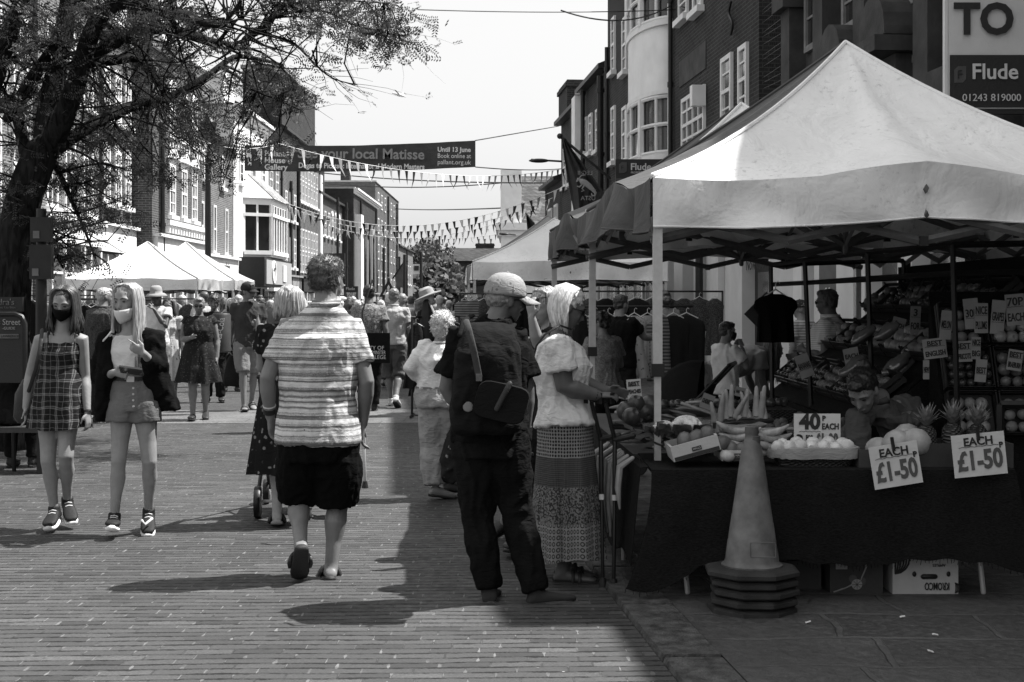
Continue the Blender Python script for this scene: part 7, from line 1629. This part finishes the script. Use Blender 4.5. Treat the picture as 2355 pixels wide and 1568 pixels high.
for a in range(3):
    for b in range(6):
        c=rk(.17+a*.33,9.60+b*.55); o=put(cr,c,(0,-sl,0),1,'slatted crate in the %s row of the sloping display, %s along'%(('lower','middle','upper')[a],DM[b]))
        k=frp[(a*3+b*2)%4]; cnt=0; st=.076 if k['name']!='plum' else .06
        for i in range(int(.27/st)):
            for j in range(int(.5/st)):
                if cnt>24 or (b>3 and rs.random()<.45): continue
                loc=c+MS@V((-.135+st*(i+.5)+rs.uniform(-.006,.006),-.25+st*(j+.5),.055+rs.uniform(-.008,.02))); put(k,loc,rot3(),rs.uniform(.88,1.08)); cnt+=1
# steep front bank of crates at the right hand end
T=Thing('display_rack',(3.15,9.1,0),'steep bank of fruit crates at the right edge behind the pineapples','rack')
T.part('slope_board',MB().prism([(2.72,8.93,.70),(2.72,9.29,1.62),(2.72,9.29,.02),(2.72,8.93,.02)],(.95,0,0)),M['baize'],smooth=False,angle=None)
al=math.atan2(.92,.36); MX=Matrix.Rotation(al,3,'X')
for a in range(3):
    for b in range(3):
        c=V((2.88+.32*b,8.90+.36*(a*.30+.12),.70+.92*(a*.30+.15)))+MX@V((0,0,.01)); put(cr,c,(al,0,0),(1,.52,1),'slatted crate in the steep bank, %s row, %s from the left'%(('bottom','middle','top')[a],('first','second','third')[b])); k=frp[(a+b*2+1)%4]; st=.076 if k['name']!='plum' else .056
        for i in range(int(.28/st)):
            for j in range(int(.26/st)): put(k,c+MX@V((-.13+st*(i+.5),-.13+st*(j+.5),.05+rs.uniform(-.006,.016))),rot3(),rs.uniform(.88,1.08))
# paper bags and punnets shining on the rack
for i,(px,py,Y,w_) in enumerate(((2100,800,9.8,.10),(2060,838,9.7,.13),(2075,845,9.75,.12),(1985,770,9.9,.10),(1962,840,9.8,.12),(2040,760,9.6,.1))):
    c=P(px,py,Y); g=MB(); g.ell(c,w_*.95,.055,.035,Matrix.Rotation(-sl,3,'Y'),16,10); o=solo('wrapped_punnet',g,mat('plastic_wrap',.12,.12,.5,8,.6,14,spec=.9),('shiny wrapped punnet right of the seller\'s head','shiny long punnet above the seller\'s hair','shiny punnet tucked beside the long one','glinting punnet high on the left of the slope','glinting punnet low on the left of the slope','glinting punnet below the each card')[i],'punnet',loc=c,group='wrapped punnets on the display'); displace(o.data,fold(.012,20,20,i))
for i in range(4): # black hooks at the top
    c=P(2105+i*26,650,9.4); solo('hook',MB().tube([c+V((-.07,0,-.08)),c+V((-.03,0,.0)),c+V((0,0,.06)),c+V((.02,0,.07))],.006,5),M['black'],'thin black hook on top of the display, number %s from the left'%('one','two','three','four')[i],'hook',loc=c,group='hooks above the display')
# metal frame over the stall
T=Thing('metal_frame',P(2000,900,9.8)*V((1,1,0)) if False else V((2.5,9.8,0)),'black square tube frame standing over the fruit display','frame')
def bar(a,b,r=.018): T.part('bar',MB().tube([a,b],r,4,rnd=False),M['black'])
Ya,Yb_,Yc_,Yd_=11.6,10.9,9.9,8.8
T1,T2_,T3_,T4_=P(1772,609,Ya),P(1850,598,Yb_),P(1994,580,Yc_),P(2190,563,Yd_)
for t,bx in((T1,P(1777,900,Ya)),(T2_,P(1874,945,Yb_)),(T3_,P(2014,900,Yc_)),(T4_,P(2210,960,Yd_))): bar(t,V((bx.x,bx.y,.02)))
bar(T1,T2_+V((0,0,.0))); bar(T2_,T3_); bar(T3_,T4_); bar(T4_,T4_+V((1.4,.1,.03)),.02); bar(P(1775,654,Ya),P(1858,650,Yb_)); bar(P(1858,650,Yb_),P(2000,640,Yc_)); bar(P(2000,640,Yc_),P(2196,628,Yd_)); bar(P(2196,628,Yd_),P(2196,628,Yd_)+V((1.4,.1,.03)))
bar(T1,P(2077,599,12.2)); bar(P(1775,654,Ya),P(2078,640,12.2)); bar(P(2077,599,12.2),P(2080,900,12.2))
bar(P(2300,930,7.9),P(2300,1100,7.9),.022); bar(P(2300,930,7.9),P(2300,930,7.9)+V((.5,0,.0)),.022)
# black t-shirt hung on the frame and a cardboard square behind it
def garment(w,h,kind='tee',fr=5,amp=.03,seed=0):
    g=MB(); secs=[]; n=28
    prof={'tee':[(0,.22),(.04,.5),(.1,.92),(.28,1.0),(.4,.78),(1,.82)],'dress':[(0,.18),(.05,.7),(.12,.85),(.4,.6),(.7,.85),(1,1.1)],'coat':[(0,.2),(.05,.8),(.12,1),(.5,.95),(1,1)],'strap':[(0,.3),(.1,.45),(.2,.6),(.5,.55),(1,.9)]}[kind]
    vs=[];fs=[]; m=14
    def wv(t):
        for (a,b),(c,d) in zip(prof,prof[1:]):
            if a<=t<=c: return lerp(b,d,(t-a)/(c-a))
        return prof[-1][1]
    for j in range(m+1):
        t=j/m; W=wv(t)*w/2
        for k in range(n): a=2*PI*k/n; q=1+amp*6*t*math.sin(a*fr+seed); vs.append(V((W*math.cos(a),(.045+.03*t)*math.sin(a)*q+.02*t*math.sin(a*7+seed),-h*t)))
    for j in range(m):
        for k in range(n): fs.append((j*n+k,(j+1)*n+k,(j+1)*n+(k+1)%n,j*n+(k+1)%n))
    fs.append(tuple(range(n))); fs.append(tuple(m*n+k for k in range(n-1,-1,-1))); g.add(vs,fs)
    return g
def hang(T): pass
def hung(label,loc,w,h,kind,m,rz=0,seed=0,group=None,cat_='garment',name='hanging_garment'):
    T=Thing(name,loc,label,cat_,group); T.b=V((0,0,0)); T.part('cloth',garment(w,h,kind,seed=seed),m,angle=60); T.part('hanger',MB().tube([(-w*.3,0,-.03),(0,0,.035),(w*.3,0,-.03)],.006,4).tube([(0,0,.03),(0,0,.075),(.018,0,.095),(.03,0,.08)],.004,4),M['shop_white']); T.r.rotation_euler=(0,0,rz); return T
hung('black t-shirt hanging from the stall frame in front of the shop door',P(1783,676,10.6),.34,.36,'tee',C('black_tee_hung',.005),.1)
c=P(1762,722,10.75); solo('card_square',MB().box(c,(.24,.01,.24),Matrix.Rotation(R(45),3,'Y')),mat('grey_board',.05,.8),'dark square board hung on one corner behind the black t-shirt','board',loc=c)
# vegetables on the side table
st_=proto('leek',lath((0,0,0),[(.012,-.14),(.014,-.1),(.013,0),(.011,.12),(.02,.16),(.004,.2)],8),fruitm('leek_skin',.3,.5),'long pale green leek laid on the side table','leek','leeks and spring onions on the side table')
ct=proto('carrot',lath((0,0,0),[(.004,-.12),(.012,-.06),(.018,.04),(.019,.07),(.008,.085)],9),fruitm('carrot_skin',.16,.5),'dark carrot laid on the side table','carrot','carrots on the side table')
cu=proto('cucumber',MB().tube([(-.13,0,0),(-.06,0,.008),(.06,0,.008),(.13,0,0)],.02,9),fruitm('cucumber_skin',.05,.3),'dark cucumber laid on the side table','cucumber','cucumbers on the side table')
for i in range(70):
    y=rs.uniform(7.95,9.9); x=rs.uniform(.72,1.55)+.0; o=put(rs.choice((st_,ct,cu,ct)),(x,y,zt+.03+rs.uniform(0,.09)+.05*(y-8)),(R(90)+rs.uniform(-.2,.3),rs.uniform(-.3,.3),rs.uniform(.6,1.5)),rs.uniform(.8,1.15))
    if o.name.startswith('cucumber'): o.rotation_euler=(0,rs.uniform(-.2,.3),rs.uniform(-.3,.5))
tm=ROUND('tomato',.034,fruitm('tomato_skin',.08,.2),'glossy tomato in the row at the back of the side table','tomato','tomatoes in a row at the back')
for i in range(26): put(tm,(lerp(1.0,1.95,i/25)+rs.uniform(-.01,.01),10.2+rs.uniform(-.08,.08),zt+.14+rs.uniform(0,.02)),rot3(),rs.uniform(.85,1.15))
T=Thing('wicker_basket',(1.47,10.2,zt),'long low basket under the row of tomatoes','basket'); T.part('weave',MB().bb(.96,2.0,10.0,10.4,zt+.02,zt+.12),M['wicker'],smooth=False); T.part('stand',MB().bb(1.41,2.0,9.95,10.45,.02,zt+.018),M['baize'],smooth=False)
mo=ROUND('pomelo',.072,fruitm('pomelo_skin',.06,.35),'big dark round fruit on the left corner of the side table','fruit','big dark fruit by the peach card')
for px,py,Y in ((1462,930,8.5),(1440,945,8.4),(1484,948,8.5),(1495,932,8.7),(1452,958,8.2)): put(mo,P(px,py,Y),rot3(),rs.uniform(.7,.95))
gr=MB()
for i in range(150):
    p=V((rs.uniform(.66,1.1),rs.uniform(7.75,8.6),zt+.05+rs.uniform(0,.12))); a=rs.uniform(0,6.28); d=V((math.cos(a),math.sin(a),rs.uniform(-.1,.6)))*rs.uniform(.05,.1); e=d.cross(UPV).normalized()*.03; gr.add([p,p+d*.5+e,p+d,p+d*.5-e],[(0,1,2,3)])
solo('salad_leaves',gr,mat('salad_leaf',.09,.5,.5,30),'loose heap of dark salad leaves on the corner behind the tent pole','vegetables',loc=(.9,8.1,zt),kind='stuff')
# the stall fills up between the side table and the rack
T=Thing('stall_table',(1.9,9.3,0),'inner table of the stall between side table and display rack','table'); T.part('tabletop',MB().bb(1.42,2.22,9.0,9.9,zt-.06,zt-.02),mat('table_wood',.1),smooth=False); T.part('cloth',MB().bb(1.43,2.2,9.02,9.04,.1,zt-.07),M['baize'],smooth=False)
for x in(1.5,2.15): T.part('leg',MB().tube([(x,9.5,zt-.07),(x,9.5,.01)],.014,8),M['alu'])
pk=proto('potato',MB().ell((0,0,0),.04,.032,.03),fruitm('potato_skin',.14,.8),'small dull potato heaped on the inner table','potato','potatoes on the inner table')
for i in range(90): put(pk,(rs.uniform(1.5,2.18),rs.uniform(9.05,9.85),zt+.01+rs.uniform(0,.09)),rot3(),rs.uniform(.7,1.2))
# roots hanging over the left side
for i in range(9):
    c=V((.60+rs.uniform(-.02,.02)-.01*i,7.72+i*.10,zt-.02)); L=rs.uniform(.2,.42); g=MB(); g.tube([c+V((.04,0,.05)),c+V((-.03,0,0)),c+V((-.04,0,-L*.5)),c+V((-.03,0,-L))],[.012,.02,.017,.006],8); solo('hanging_leek',g,fruitm('leek_skin',.3,.5),'bunched leek hanging over the left edge of the stall','leek',loc=c,group='leeks hanging over the table edge')
# crutches
def crutch(label,px,tx,Y):
    b=V(((px-CX)*Y/F,Y,0)); t=P(tx,930,Y+.12); T=Thing('crutch',b,label,'crutch','pair of elbow crutches'); d=(t-b).normalized()
    T.part('lower_tube',MB().tube([b+d*.03,b+d*.5],.010,10),M['alu'] if False else M['black']); T.part('upper_tube',MB().tube([b+d*.48,b+d*.80],.0125,10),M['black']); T.part('button_collar',MB().tube([b+d*.47,b+d*.50],.015,10,rnd=False),M['shop_white']); T.part('rubber_foot',MB().lathe(b,[(.024,0),(.022,.02),(.016,.05)],12),M['dark'])
    h=b+d*.80; T.part('hand_grip',MB().tube([h,h+V((.10,-.02,.025))],.016,8),M['dark']); T.part('forearm_tube',MB().tube([h,h+V((-.03,.0,.12)),h+V((-.05,0,.2))],.012,8),M['black'])
    c=h+V((-.05,0,.2)); T.part('arm_cuff',MB().sheet([[c+V((.05*math.cos(a),.05*math.sin(a),z)) for a in [R(-60+i*30) for i in range(11)]] for z in(0,.06)],.005),M['dark'])
crutch('left elbow crutch leaning on the stall beside the long skirt',1386,1380,7.75); crutch('right elbow crutch leaning on the stall beside the long skirt',1411,1414,7.72)
T=Thing('walking_stick',G(839,1120),'adjustable metal walking stick with rubber tip beside the striped man','walking stick'); b=P(839,1122,9.2); T.b=b; T.r.location=b
T.part('shaft',MB().tube([b+V((0,0,.04)),P(837,1030,9.2)],.010,8),M['alu']); T.part('upper_shaft',MB().tube([P(837,1030,9.2),P(834,900,9.25)],.012,8),M['alu']); T.part('rubber_foot',MB().lathe(b,[(.022,0),(.02,.015),(.014,.045)],12),M['dark']); T.part('handle',MB().tube([P(834,900,9.25),P(815,897,9.3)],.013,8),M['dark'])
# litter
for i,(px,py,l) in enumerate(((1858,1440,'scrap of pale paper on the paving right of the cones'),(2075,1428,'curled paper scrap on the paving below the white carton'),(2150,1470,'small torn paper on the paving near the bottom right'),(2140,1508,'white torn ticket near the bottom edge of the paving'))):
    c=G(px,py)+V((0,0,.022)); g=MB(); g.sheet([[c+V((x,y,.004*math.sin(x*90+i)+.003*math.sin(y*120))) for x in(-.014,-.005,.006+.004*(i%3),.012)] for y in(-.004-.002*(i%2),.0,.006)],.0015); solo('litter',g,M['shop_white'],l,'litter',loc=c,group='litter on the paving')
# ---------------------------------------------------------------- signs, posts, flags, clothes rails
flm=mat('board_black',.025,.5,.1); wht=mat('board_white',.55,.5,.08)
def board(label,px0,px1,py0,py1,Y,m,name='agent_board'):
    a,b=P(px0,py1,Y),P(px1,py0,Y); c=(a+b)/2; T=Thing(name,c,label,'sign'); T.part('panel',MB().bb(a.x,b.x,Y,Y+.05,a.z,b.z),m,smooth=False); T.Y=Y; return T
def bt(T,s,px,py,hpx,m,wm=None,al='LEFT',bold=.0,ox=0): return T.text(s,hpx*T.Y/F*1.38,m,Matrix.Translation(P(px,py,T.Y-.03)),align=al,wmax=wm*T.Y/F if wm else None,bold=bold)
T=board('large to let board high on the right above the big tent',2180,2530,-60,250,12,wht)
T.part('dark_band',MB().bb(P(2183,0,12).x,P(2528,0,12).x,11.985,11.999,P(0,247,12).z,P(0,127,12).z),flm,smooth=False)
bt(T,'TO LET',2194,47,72,flm,320,bold=.012); bt(T,'Flude',2233,166,36,wht,150,bold=.003); bt(T,'01243 819000',2212,225,17,wht,200)
T.part('logo',MB().prism([P(x,y,11.98) for x,y in((2194,190),(2194,160),(2203,152),(2221,152),(2221,182),(2213,190))],(0,.01,0)),mat('logo_grey',.08),smooth=False); bt(T,'F',2200,172,20,flm,14); 
T.part('side_post',MB().bb(P(2172,0,12).x,P(2179,0,12).x,12,12.06,P(0,330,12).z,P(0,-60,12).z),M['shop_white'],smooth=False); T.part('lower_strip',MB().bb(P(2183,0,12).x,P(2528,0,12).x,12.0,12.05,P(0,262,12).z,P(0,252,12).z),flm,smooth=False)
T=board('smaller dark agent board on the bow windowed building left of the big tent',1415,1560,366,475,31,flm); T.part('grey_panel',MB().bb(P(1416,0,31).x,P(1559,0,31).x,30.985,30.999,P(0,474,31).z,P(0,410,31).z),mat('board_grey',.08),smooth=False)
bt(T,'Flude',1449,384,16,wht,65,bold=.004); bt(T,'PROPERTY CONSULTANTS',1450,397,5,wht,75); bt(T,'1st & 2nd floor',1442,414,9,wht,80)
T.part('logo',MB().prism([P(x,y,30.98) for x,y in((1423,398),(1423,378),(1429,373),(1441,373),(1441,393),(1435,398))],(0,.01,0)),mat('logo_grey',.08),smooth=False); bt(T,'F',1427,386,10,flm,8)
T=board('distant to let board above the crowd right of the striped man\'s head',790,823,658,690,38,flm); T.part('lower_panel',MB().bb(P(790,0,38).x,P(823,0,38).x,37.98,37.999,P(0,684,38).z,P(0,671,38).z),mat('logo_grey',.08),smooth=False); bt(T,'Flude',795,664,7,wht,24); bt(T,'TO LET',797,677,7,wht,22,bold=.01)
T.part('post',MB().tube([P(806,690,38.1),V((P(806,0,38).x,38.1,0))],.04,6),M['black'])
# warning triangle
Y=34; T=Thing('road_sign',V((P(893,0,Y).x,Y,0)),'triangular two way traffic warning sign above the far crowd','road sign')
T.part('post',MB().tube([V((P(893,0,Y).x,Y+.05,0)),P(893,640,Y+.05)],.035,8),M['black']); tri=lambda k,y,dy: [P(893,643+22*(1-k)*.6,y)+V((0,0,-.0)),P(893-20*k,682-8*(1-k),y),P(893+20*k,682-8*(1-k),y)]
T.part('back_plate',MB().prism(tri(1.08,Y,0),(0,.03,0)),flm,smooth=False); f_=T.part('face',MB().prism([P(893,655,Y-.02),P(880,678,Y-.02),P(906,678,Y-.02)],(0,.015,0)),M['render'],smooth=False)
g=MB()
for s,x in((1,889),(-1,897)):
    a,b=P(x,662 if s<0 else 674,Y-.03),P(x,674 if s<0 else 662,Y-.03); g.prism([P(x-1,661,Y-.03),P(x+1,661,Y-.03),P(x+1,675,Y-.03),P(x-1,675,Y-.03)],(0,.01,0)); ty=661 if s<0 else 675; g.prism([P(x-3.5,ty-s*-0+(5 if s<0 else -5),Y-.03),P(x,ty,Y-.03),P(x+3.5,ty+(5 if s<0 else -5),Y-.03)],(0,.01,0))
T.part('arrows',g,flm,f_,smooth=False)
# street posts
def post(label,px,py0,Y,r=.06,name='lamp_post',extra=None):
    b=V(((px-CX)*Y/F,Y,0)); T=Thing(name,b,label,'post'); z=zat(py0,Y); T.part('shaft',MB().tube([b,b+V((0,0,z*.3)),b+V((0,0,z))],[r*1.4,r,r*.8],10,rnd=False),M['black']); T.part('base_collar',MB().lathe(b,[(r*2,0),(r*2,.3),(r*1.5,.9),(r*1.2,1.0)],12),M['black']); return T
T=post('black lamp post in front of the brick facades above the second left tent',478,320,43,.1); T.part('lantern',MB().lathe(P(478,320,43),[(.05,0),(.2,.1),(.28,.5),(.1,.7),(.03,.8)],8),M['black'])
T=post('black post carrying two dark sign boxes beside the tree trunk',95,480,13.5,.06,'sign_post')
for y0,y1,px0,px1 in((500,556,74,120),(563,642,72,122)):
    a,b=P(px0,y1,13.42),P(px1,y0,13.42); s_=T.part('sign_box',MB().bb(a.x,b.x,13.36,13.44,a.z,b.z),M['dark'],smooth=False); T.part('sticker',MB().bb(a.x+.03,a.x+.09,13.35,13.358,a.z+.03,a.z+.1),mat('sticker_grey',.15),s_,smooth=False)
post('slim black post rising beside the far terrace at the middle of the photo',882,570,60,.07); post('tall dark post at the end of the far terrace',930,585,75,.1); post('short dark post by the second left tent',528,650,38,.07,'bollard'); post('thin dark post next to the pub at the street end',918,590,90,.09)
for px0,px1,py,Y,l in((1222,1290,367,46,'flat street lamp reaching out from the right hand houses'),(765,718,371,86,'flat street lamp reaching out from the left terrace, upper one'),(760,722,503,84,'flat street lamp reaching out from the left terrace, lower one'),(872,842,538,120,'small far street lamp on the left terrace'),(1150,1185,536,75,'flat street lamp in front of the white gabled house')):
    T=Thing('street_lamp',P(px1,py,Y),l,'street lamp'); a,b=P(px1,py+4,Y),P(px0,py,Y); T.part('arm',MB().tube([a,b],.035,6),M['black']); T.part('lamp_head',MB().ell(lerp(a,b,.75)-V((0,0,.02)),abs(a.x-b.x)*.35,.15,.07),M['dark'])
# flag with a running goat emblem
Y=29; T=Thing('flag',P(1400,408,Y),'long dark flag with a pale sea goat emblem hanging from a slanting pole','flag')
T.part('pole',MB().tube([P(1402,410,Y),P(1288,314,Y)],.03,8),M['black']); T.part('finial',MB().ell(P(1287,313,Y),.06),M['black'])
grid=[]
for j in range(16):
    s=j/15; L=lerp(1292,1322,s**1.3); Rr=lerp(1300,1392,min(1,s*1.6)**.9) if s<.62 else lerp(1386,1368,(s-.62)/.38); y=lerp(318,498,s); row=[]
    for i in range(13): t=i/12; p=P(lerp(L,Rr,t),y+(22*t*(s**.3) if s>.05 else 0)*1.0-6*s*math.sin(t*PI),Y); p.y+=.10*math.sin(t*9+s*3)*s+.05*math.sin(t*19); row.append(p)
    grid.append(row)
fc_=T.part('cloth',MB().sheet(grid,.006),cloth('flag_cloth',.05,wrk=.5)); em=mat('flag_emblem',.26,.8)
def fx_(s,px,py,h): T.text(s,h*Y/F*1.4,em,Matrix.Translation(P(px,py,Y-.16))@Matrix.Diagonal((-1,1,1,1)),fc_)
fx_('LEG·II',1345,398,10) ; fx_('AUGUSTA',1350,458,10) if False else fx_('USTA',1352,456,10)
q=lambda x,y: P(1329+x,406+y,Y-.17); g=MB(); g.tube([q(8,10),q(16,14),q(26,22),q(34,30),q(40,38),q(38,44),q(32,44),q(31,39)],[.05,.06,.055,.04,.03,.022,.018,.01],8); g.tube([q(10,14),q(5,8),q(0,6),q(-3,11)],[.045,.035,.035,.015],8); g.tube([q(2,4),q(8,-3),q(17,-2)],[.014,.012,.004],6); g.tube([q(9,18),q(3,24),q(-2,22)],[.02,.014,.01],6); g.tube([q(14,20),q(9,28),q(14,32),q(8,34)],[.02,.015,.012,.01],6)
for k in range(3): g.tube([q(24+k*6,22+k*5),q(31+k*5,18+k*6)],[.012,.004],5)
T.part('goat_emblem',g,em,fc_)
T=Thing('flag',P(1215,515,60),'small drooping dark flag in front of the white gabled house','flag'); T.part('pole',MB().tube([P(1238,528,60),P(1208,488,60)],.04,6),M['black']); T.part('cloth',MB().sheet([[P(lerp(1209,1212,s),lerp(490,528,s),60),P(lerp(1210,1224,s),lerp(492,535,s),60.2),P(lerp(1212,1236,s),lerp(494,530,s),60)] for s in [i/5 for i in range(6)]],.01),cloth('flag_cloth',.035,wrk=.5))
T=Thing('flag',P(925,620,80),'dark furled flag over the crowd at the far left terrace','flag'); T.part('pole',MB().tube([P(903,640,80),P(930,600,80)],.05,6),M['black']); T.part('cloth',MB().sheet([[P(lerp(908,912,s),lerp(635,660,s),80),P(lerp(926,930,s),lerp(606,662,s),80.2)] for s in [i/5 for i in range(6)]],.02),cloth('flag_cloth',.035,wrk=.5))
# seagull
c=P(918,218,40); T=Thing('seagull',c,'pale seagull gliding in the empty sky above the banner','bird'); g=MB(); g.tube([c+V((-.2,0,.05)),c,c+V((.18,0,-.06))],[.015,.045,.012],8); g.tube([c,c+V((-.1,-.25,.10)),c+V((-.16,-.5,.08))],[.03,.02,.005],6,.3); g.tube([c,c+V((.1,.25,.10)),c+V((.16,.5,.08))],[.03,.02,.005],6,.3); T.part('body',g,mat('gull_white',.7))
# black notice boards at the left edge
T=Thing('notice_board',G(20,905)+V((0,0,0)),'black rounded menu board at the left edge with a street guide','sign'); Y=12.6; T.b=V((P(15,0,Y).x,Y,0)); T.r.location=T.b
pts=[P(-60,880,Y),P(58,880,Y),P(58,745,Y),P(50,728,Y),P(35,722,Y),P(-60,722,Y)]; T.part('panel',MB().prism(pts,(0,.04,0)),flm,smooth=False); T.part('rim',MB().tube([P(58,905,Y),P(58,745,Y),P(50,728,Y),P(35,722,Y),P(-60,722,Y)],.022,6),M['black']); T.Y=Y
pg=mat('chalk_grey',.3); bt(T,'s Street',40,741,12,pg,52,'RIGHT') if False else T.text('s Street',.075,pg,Matrix.Translation(P(47,741,Y-.01)),align='RIGHT',wmax=.2); T.text('-GUIDE',.035,pg,Matrix.Translation(P(35,755,Y-.01)),align='RIGHT'); T.part('strip',MB().bb(P(-50,0,Y).x,P(44,0,Y).x,Y-.012,Y-.002,P(0,778,Y).z,P(0,768,Y).z),mat('chalk_strip',.15),smooth=False)
T.text('ST LAWRENCE',.03,flm,Matrix.Translation(P(43,773,Y-.015)),align='RIGHT',wmax=.2)
Y=13; T=Thing('notice_board',V((P(10,0,Y).x,Y,0)),'upper black board with slanted cafe lettering above the menu board','sign'); T.part('panel',MB().bb(P(-60,0,Y).x,P(52,0,Y).x,Y,Y+.04,P(0,716,Y).z,P(0,683,Y).z),flm,smooth=False); T.part('post',MB().tube([P(28,716,Y+.05),V((P(28,0,Y).x,Y+.05,0))],.02,6),M['black'])
T.text("dra's",.08,mat('chalk_dim',.12),Matrix.Translation(P(33,695,Y-.01)),align='RIGHT'); T.text('Cakes, Lite Bites',.028,mat('chalk_dim',.12),Matrix.Translation(P(36,707,Y-.01)),align='RIGHT')
# ---- clothes rails: every garment hangs on its own
def rail(a,b,h,label):
    a,b=V(a),V(b); T=Thing('clothes_rail',(a+b)/2,label,'clothes rail','clothes rails of the market'); up=V((0,0,h)); T.part('top_bar',MB().tube([a+up,b+up],.016,6),M['black'])
    for e in(a,b): T.part('leg',MB().tube([e,e+up],.016,6),M['black']); T.part('foot',MB().tube([e+V((0,-.3,.03)),e+V((0,.3,.03))],.016,6),M['black'])
    return a+up,b+up
random.seed(5)
GM=[cloth('garment_%d'%i,g_,k_,g2_,s_) for i,(g_,k_,g2_,s_) in enumerate(((.015,None,None,1),(.05,'floral',.2,1),(.03,'speckle',.08,1),(.3,'floral',.1,.7),(.008,None,None,1),(.12,None,None,1),(.45,None,None,1),(.06,'fine',.2,.4)))]
GN=['black','dark floral','dark speckled','pale floral','deep black','mid grey','white','striped']; KN={'tee':'top','dress':'dress','coat':'coat','strap':'strappy top'}
used={}
def gl(c,k,where):
    s='%s %s hanging %s'%(GN[c],KN[k],where); return s
def fill(A,B,n,where,w=.42,rz=None,kinds=('tee','dress','coat','strap'),cols=(0,1,2,3,4,5,7),hs=(.7,1.1)):
    for i in range(n):
        p=lerp(A,B,(i+.5)/n)-V((0,0,.11)); c=random.choice(cols); k=random.choice(kinds)
        hung(gl(c,k,where),p,w*random.uniform(.85,1.1),random.uniform(*hs),k,GM[c],(rz if rz is not None else random.uniform(-.5,.5)),seed=i,group='clothes '+where)
A,B=rail((-9.0,28.5,0),(-5.9,28.5,0),1.62,'long clothes rail in front of the bright left tent'); fill(A,B,13,'on the rail below the bright left tent')
A,B=rail((-5.7,29.5,0),(-4.7,29.6,0),1.66,'short clothes rail right of the bright left tent'); fill(A,B,7,'on the short rail right of the left tent')
A,B=rail((-7.8,25.6,0),(-6.4,25.7,0),1.60,'clothes rail behind the old man in the dark jacket'); fill(A,B,6,'on the rail near the old man in the dark jacket')
A,B=rail((-10.6,31,0),(-9.1,31,0),1.7,'clothes rail at the far left beside the tree'); fill(A,B,6,'on the far left rail')
A,B=rail((-.9,24.5,0),(.6,24.5,0),1.70,'clothes rail at the front of the right hand clothes tent'); fill(A,B,9,'at the front of the right hand clothes tent',cols=(0,1,2,4,7),hs=(.45,.8))
A,B=rail((.75,17.0,0),(2.2,17.3,0),1.50,'white topped clothes rail behind the fruit stall'); fill(A,B,9,'on the rail behind the fruit stall',cols=(0,3,5,7,2))
A,B=rail((.6,22,0),(3.3,22.3,0),1.72,'tall rail of dark tops at the back of the clothes stall'); fill(A,B,11,'on the tall rail at the back of the clothes stall',cols=(0,2,4),hs=(.5,1.0))
A,B=rail((-1.35,19.2,0),(-.75,20.2,0),1.35,'slanting clothes rail beside the hatted mannequin'); fill(A,B,6,'on the slanting rail beside the mannequin',cols=(0,4,5,1),hs=(.8,1.0))
# mannequin with straw hat and scarves
b=V(((985-CX)*19.5/F,19.5,0)); T=Thing('mannequin',b,'dressed shop mannequin wearing a pale straw hat and long scarf','mannequin')
T.part('stand',MB().tube([b,b+V((0,0,.9))],.02,8).lathe(b,[(.2,0),(.2,.02),(.03,.04)],16),M['black']); g=MB(); g.loft([(b+V((0,0,z)),V((w,0,0)),V((0,d,0))) for z,w,d in((.45,.26,.16),(.9,.19,.13),(1.1,.15,.1),(1.3,.17,.12),(1.42,.15,.08),(1.47,.06,.05),(1.52,.05,.05))],20); T.part('dress',g,cloth('mannequin_dress',.02,wrk=.6)); T.part('head',MB().ell(b+V((0,0,1.6)),.075,.09,.11),M['shop_white'])
g=MB(); HT=Matrix.Rotation(R(-22),3,'Y'); g.lathe(b+V((-.01,0,1.63)),[(.2,.0),(.2,.012),(.11,.03),(.10,.1),(.06,.13),(.004,.135)],26,HT); T.part('straw_hat',g,mat('straw',.3,.8,.3,30)); T.part('scarf',MB().tube([b+V((.02,-.1,1.55)),b+V((.13,-.12,1.3)),b+V((.18,-.1,.95))],[.03,.05,.04],8,.4),mat('scarf_pale',.3)); T.part('scarf',MB().tube([b+V((-.02,-.1,1.55)),b+V((-.03,-.14,1.2)),b+V((-.0,-.12,.8))],[.05,.09,.07],8,.4),M['dark'])
b=V(((915-CX)*20.5/F,20.5,0));
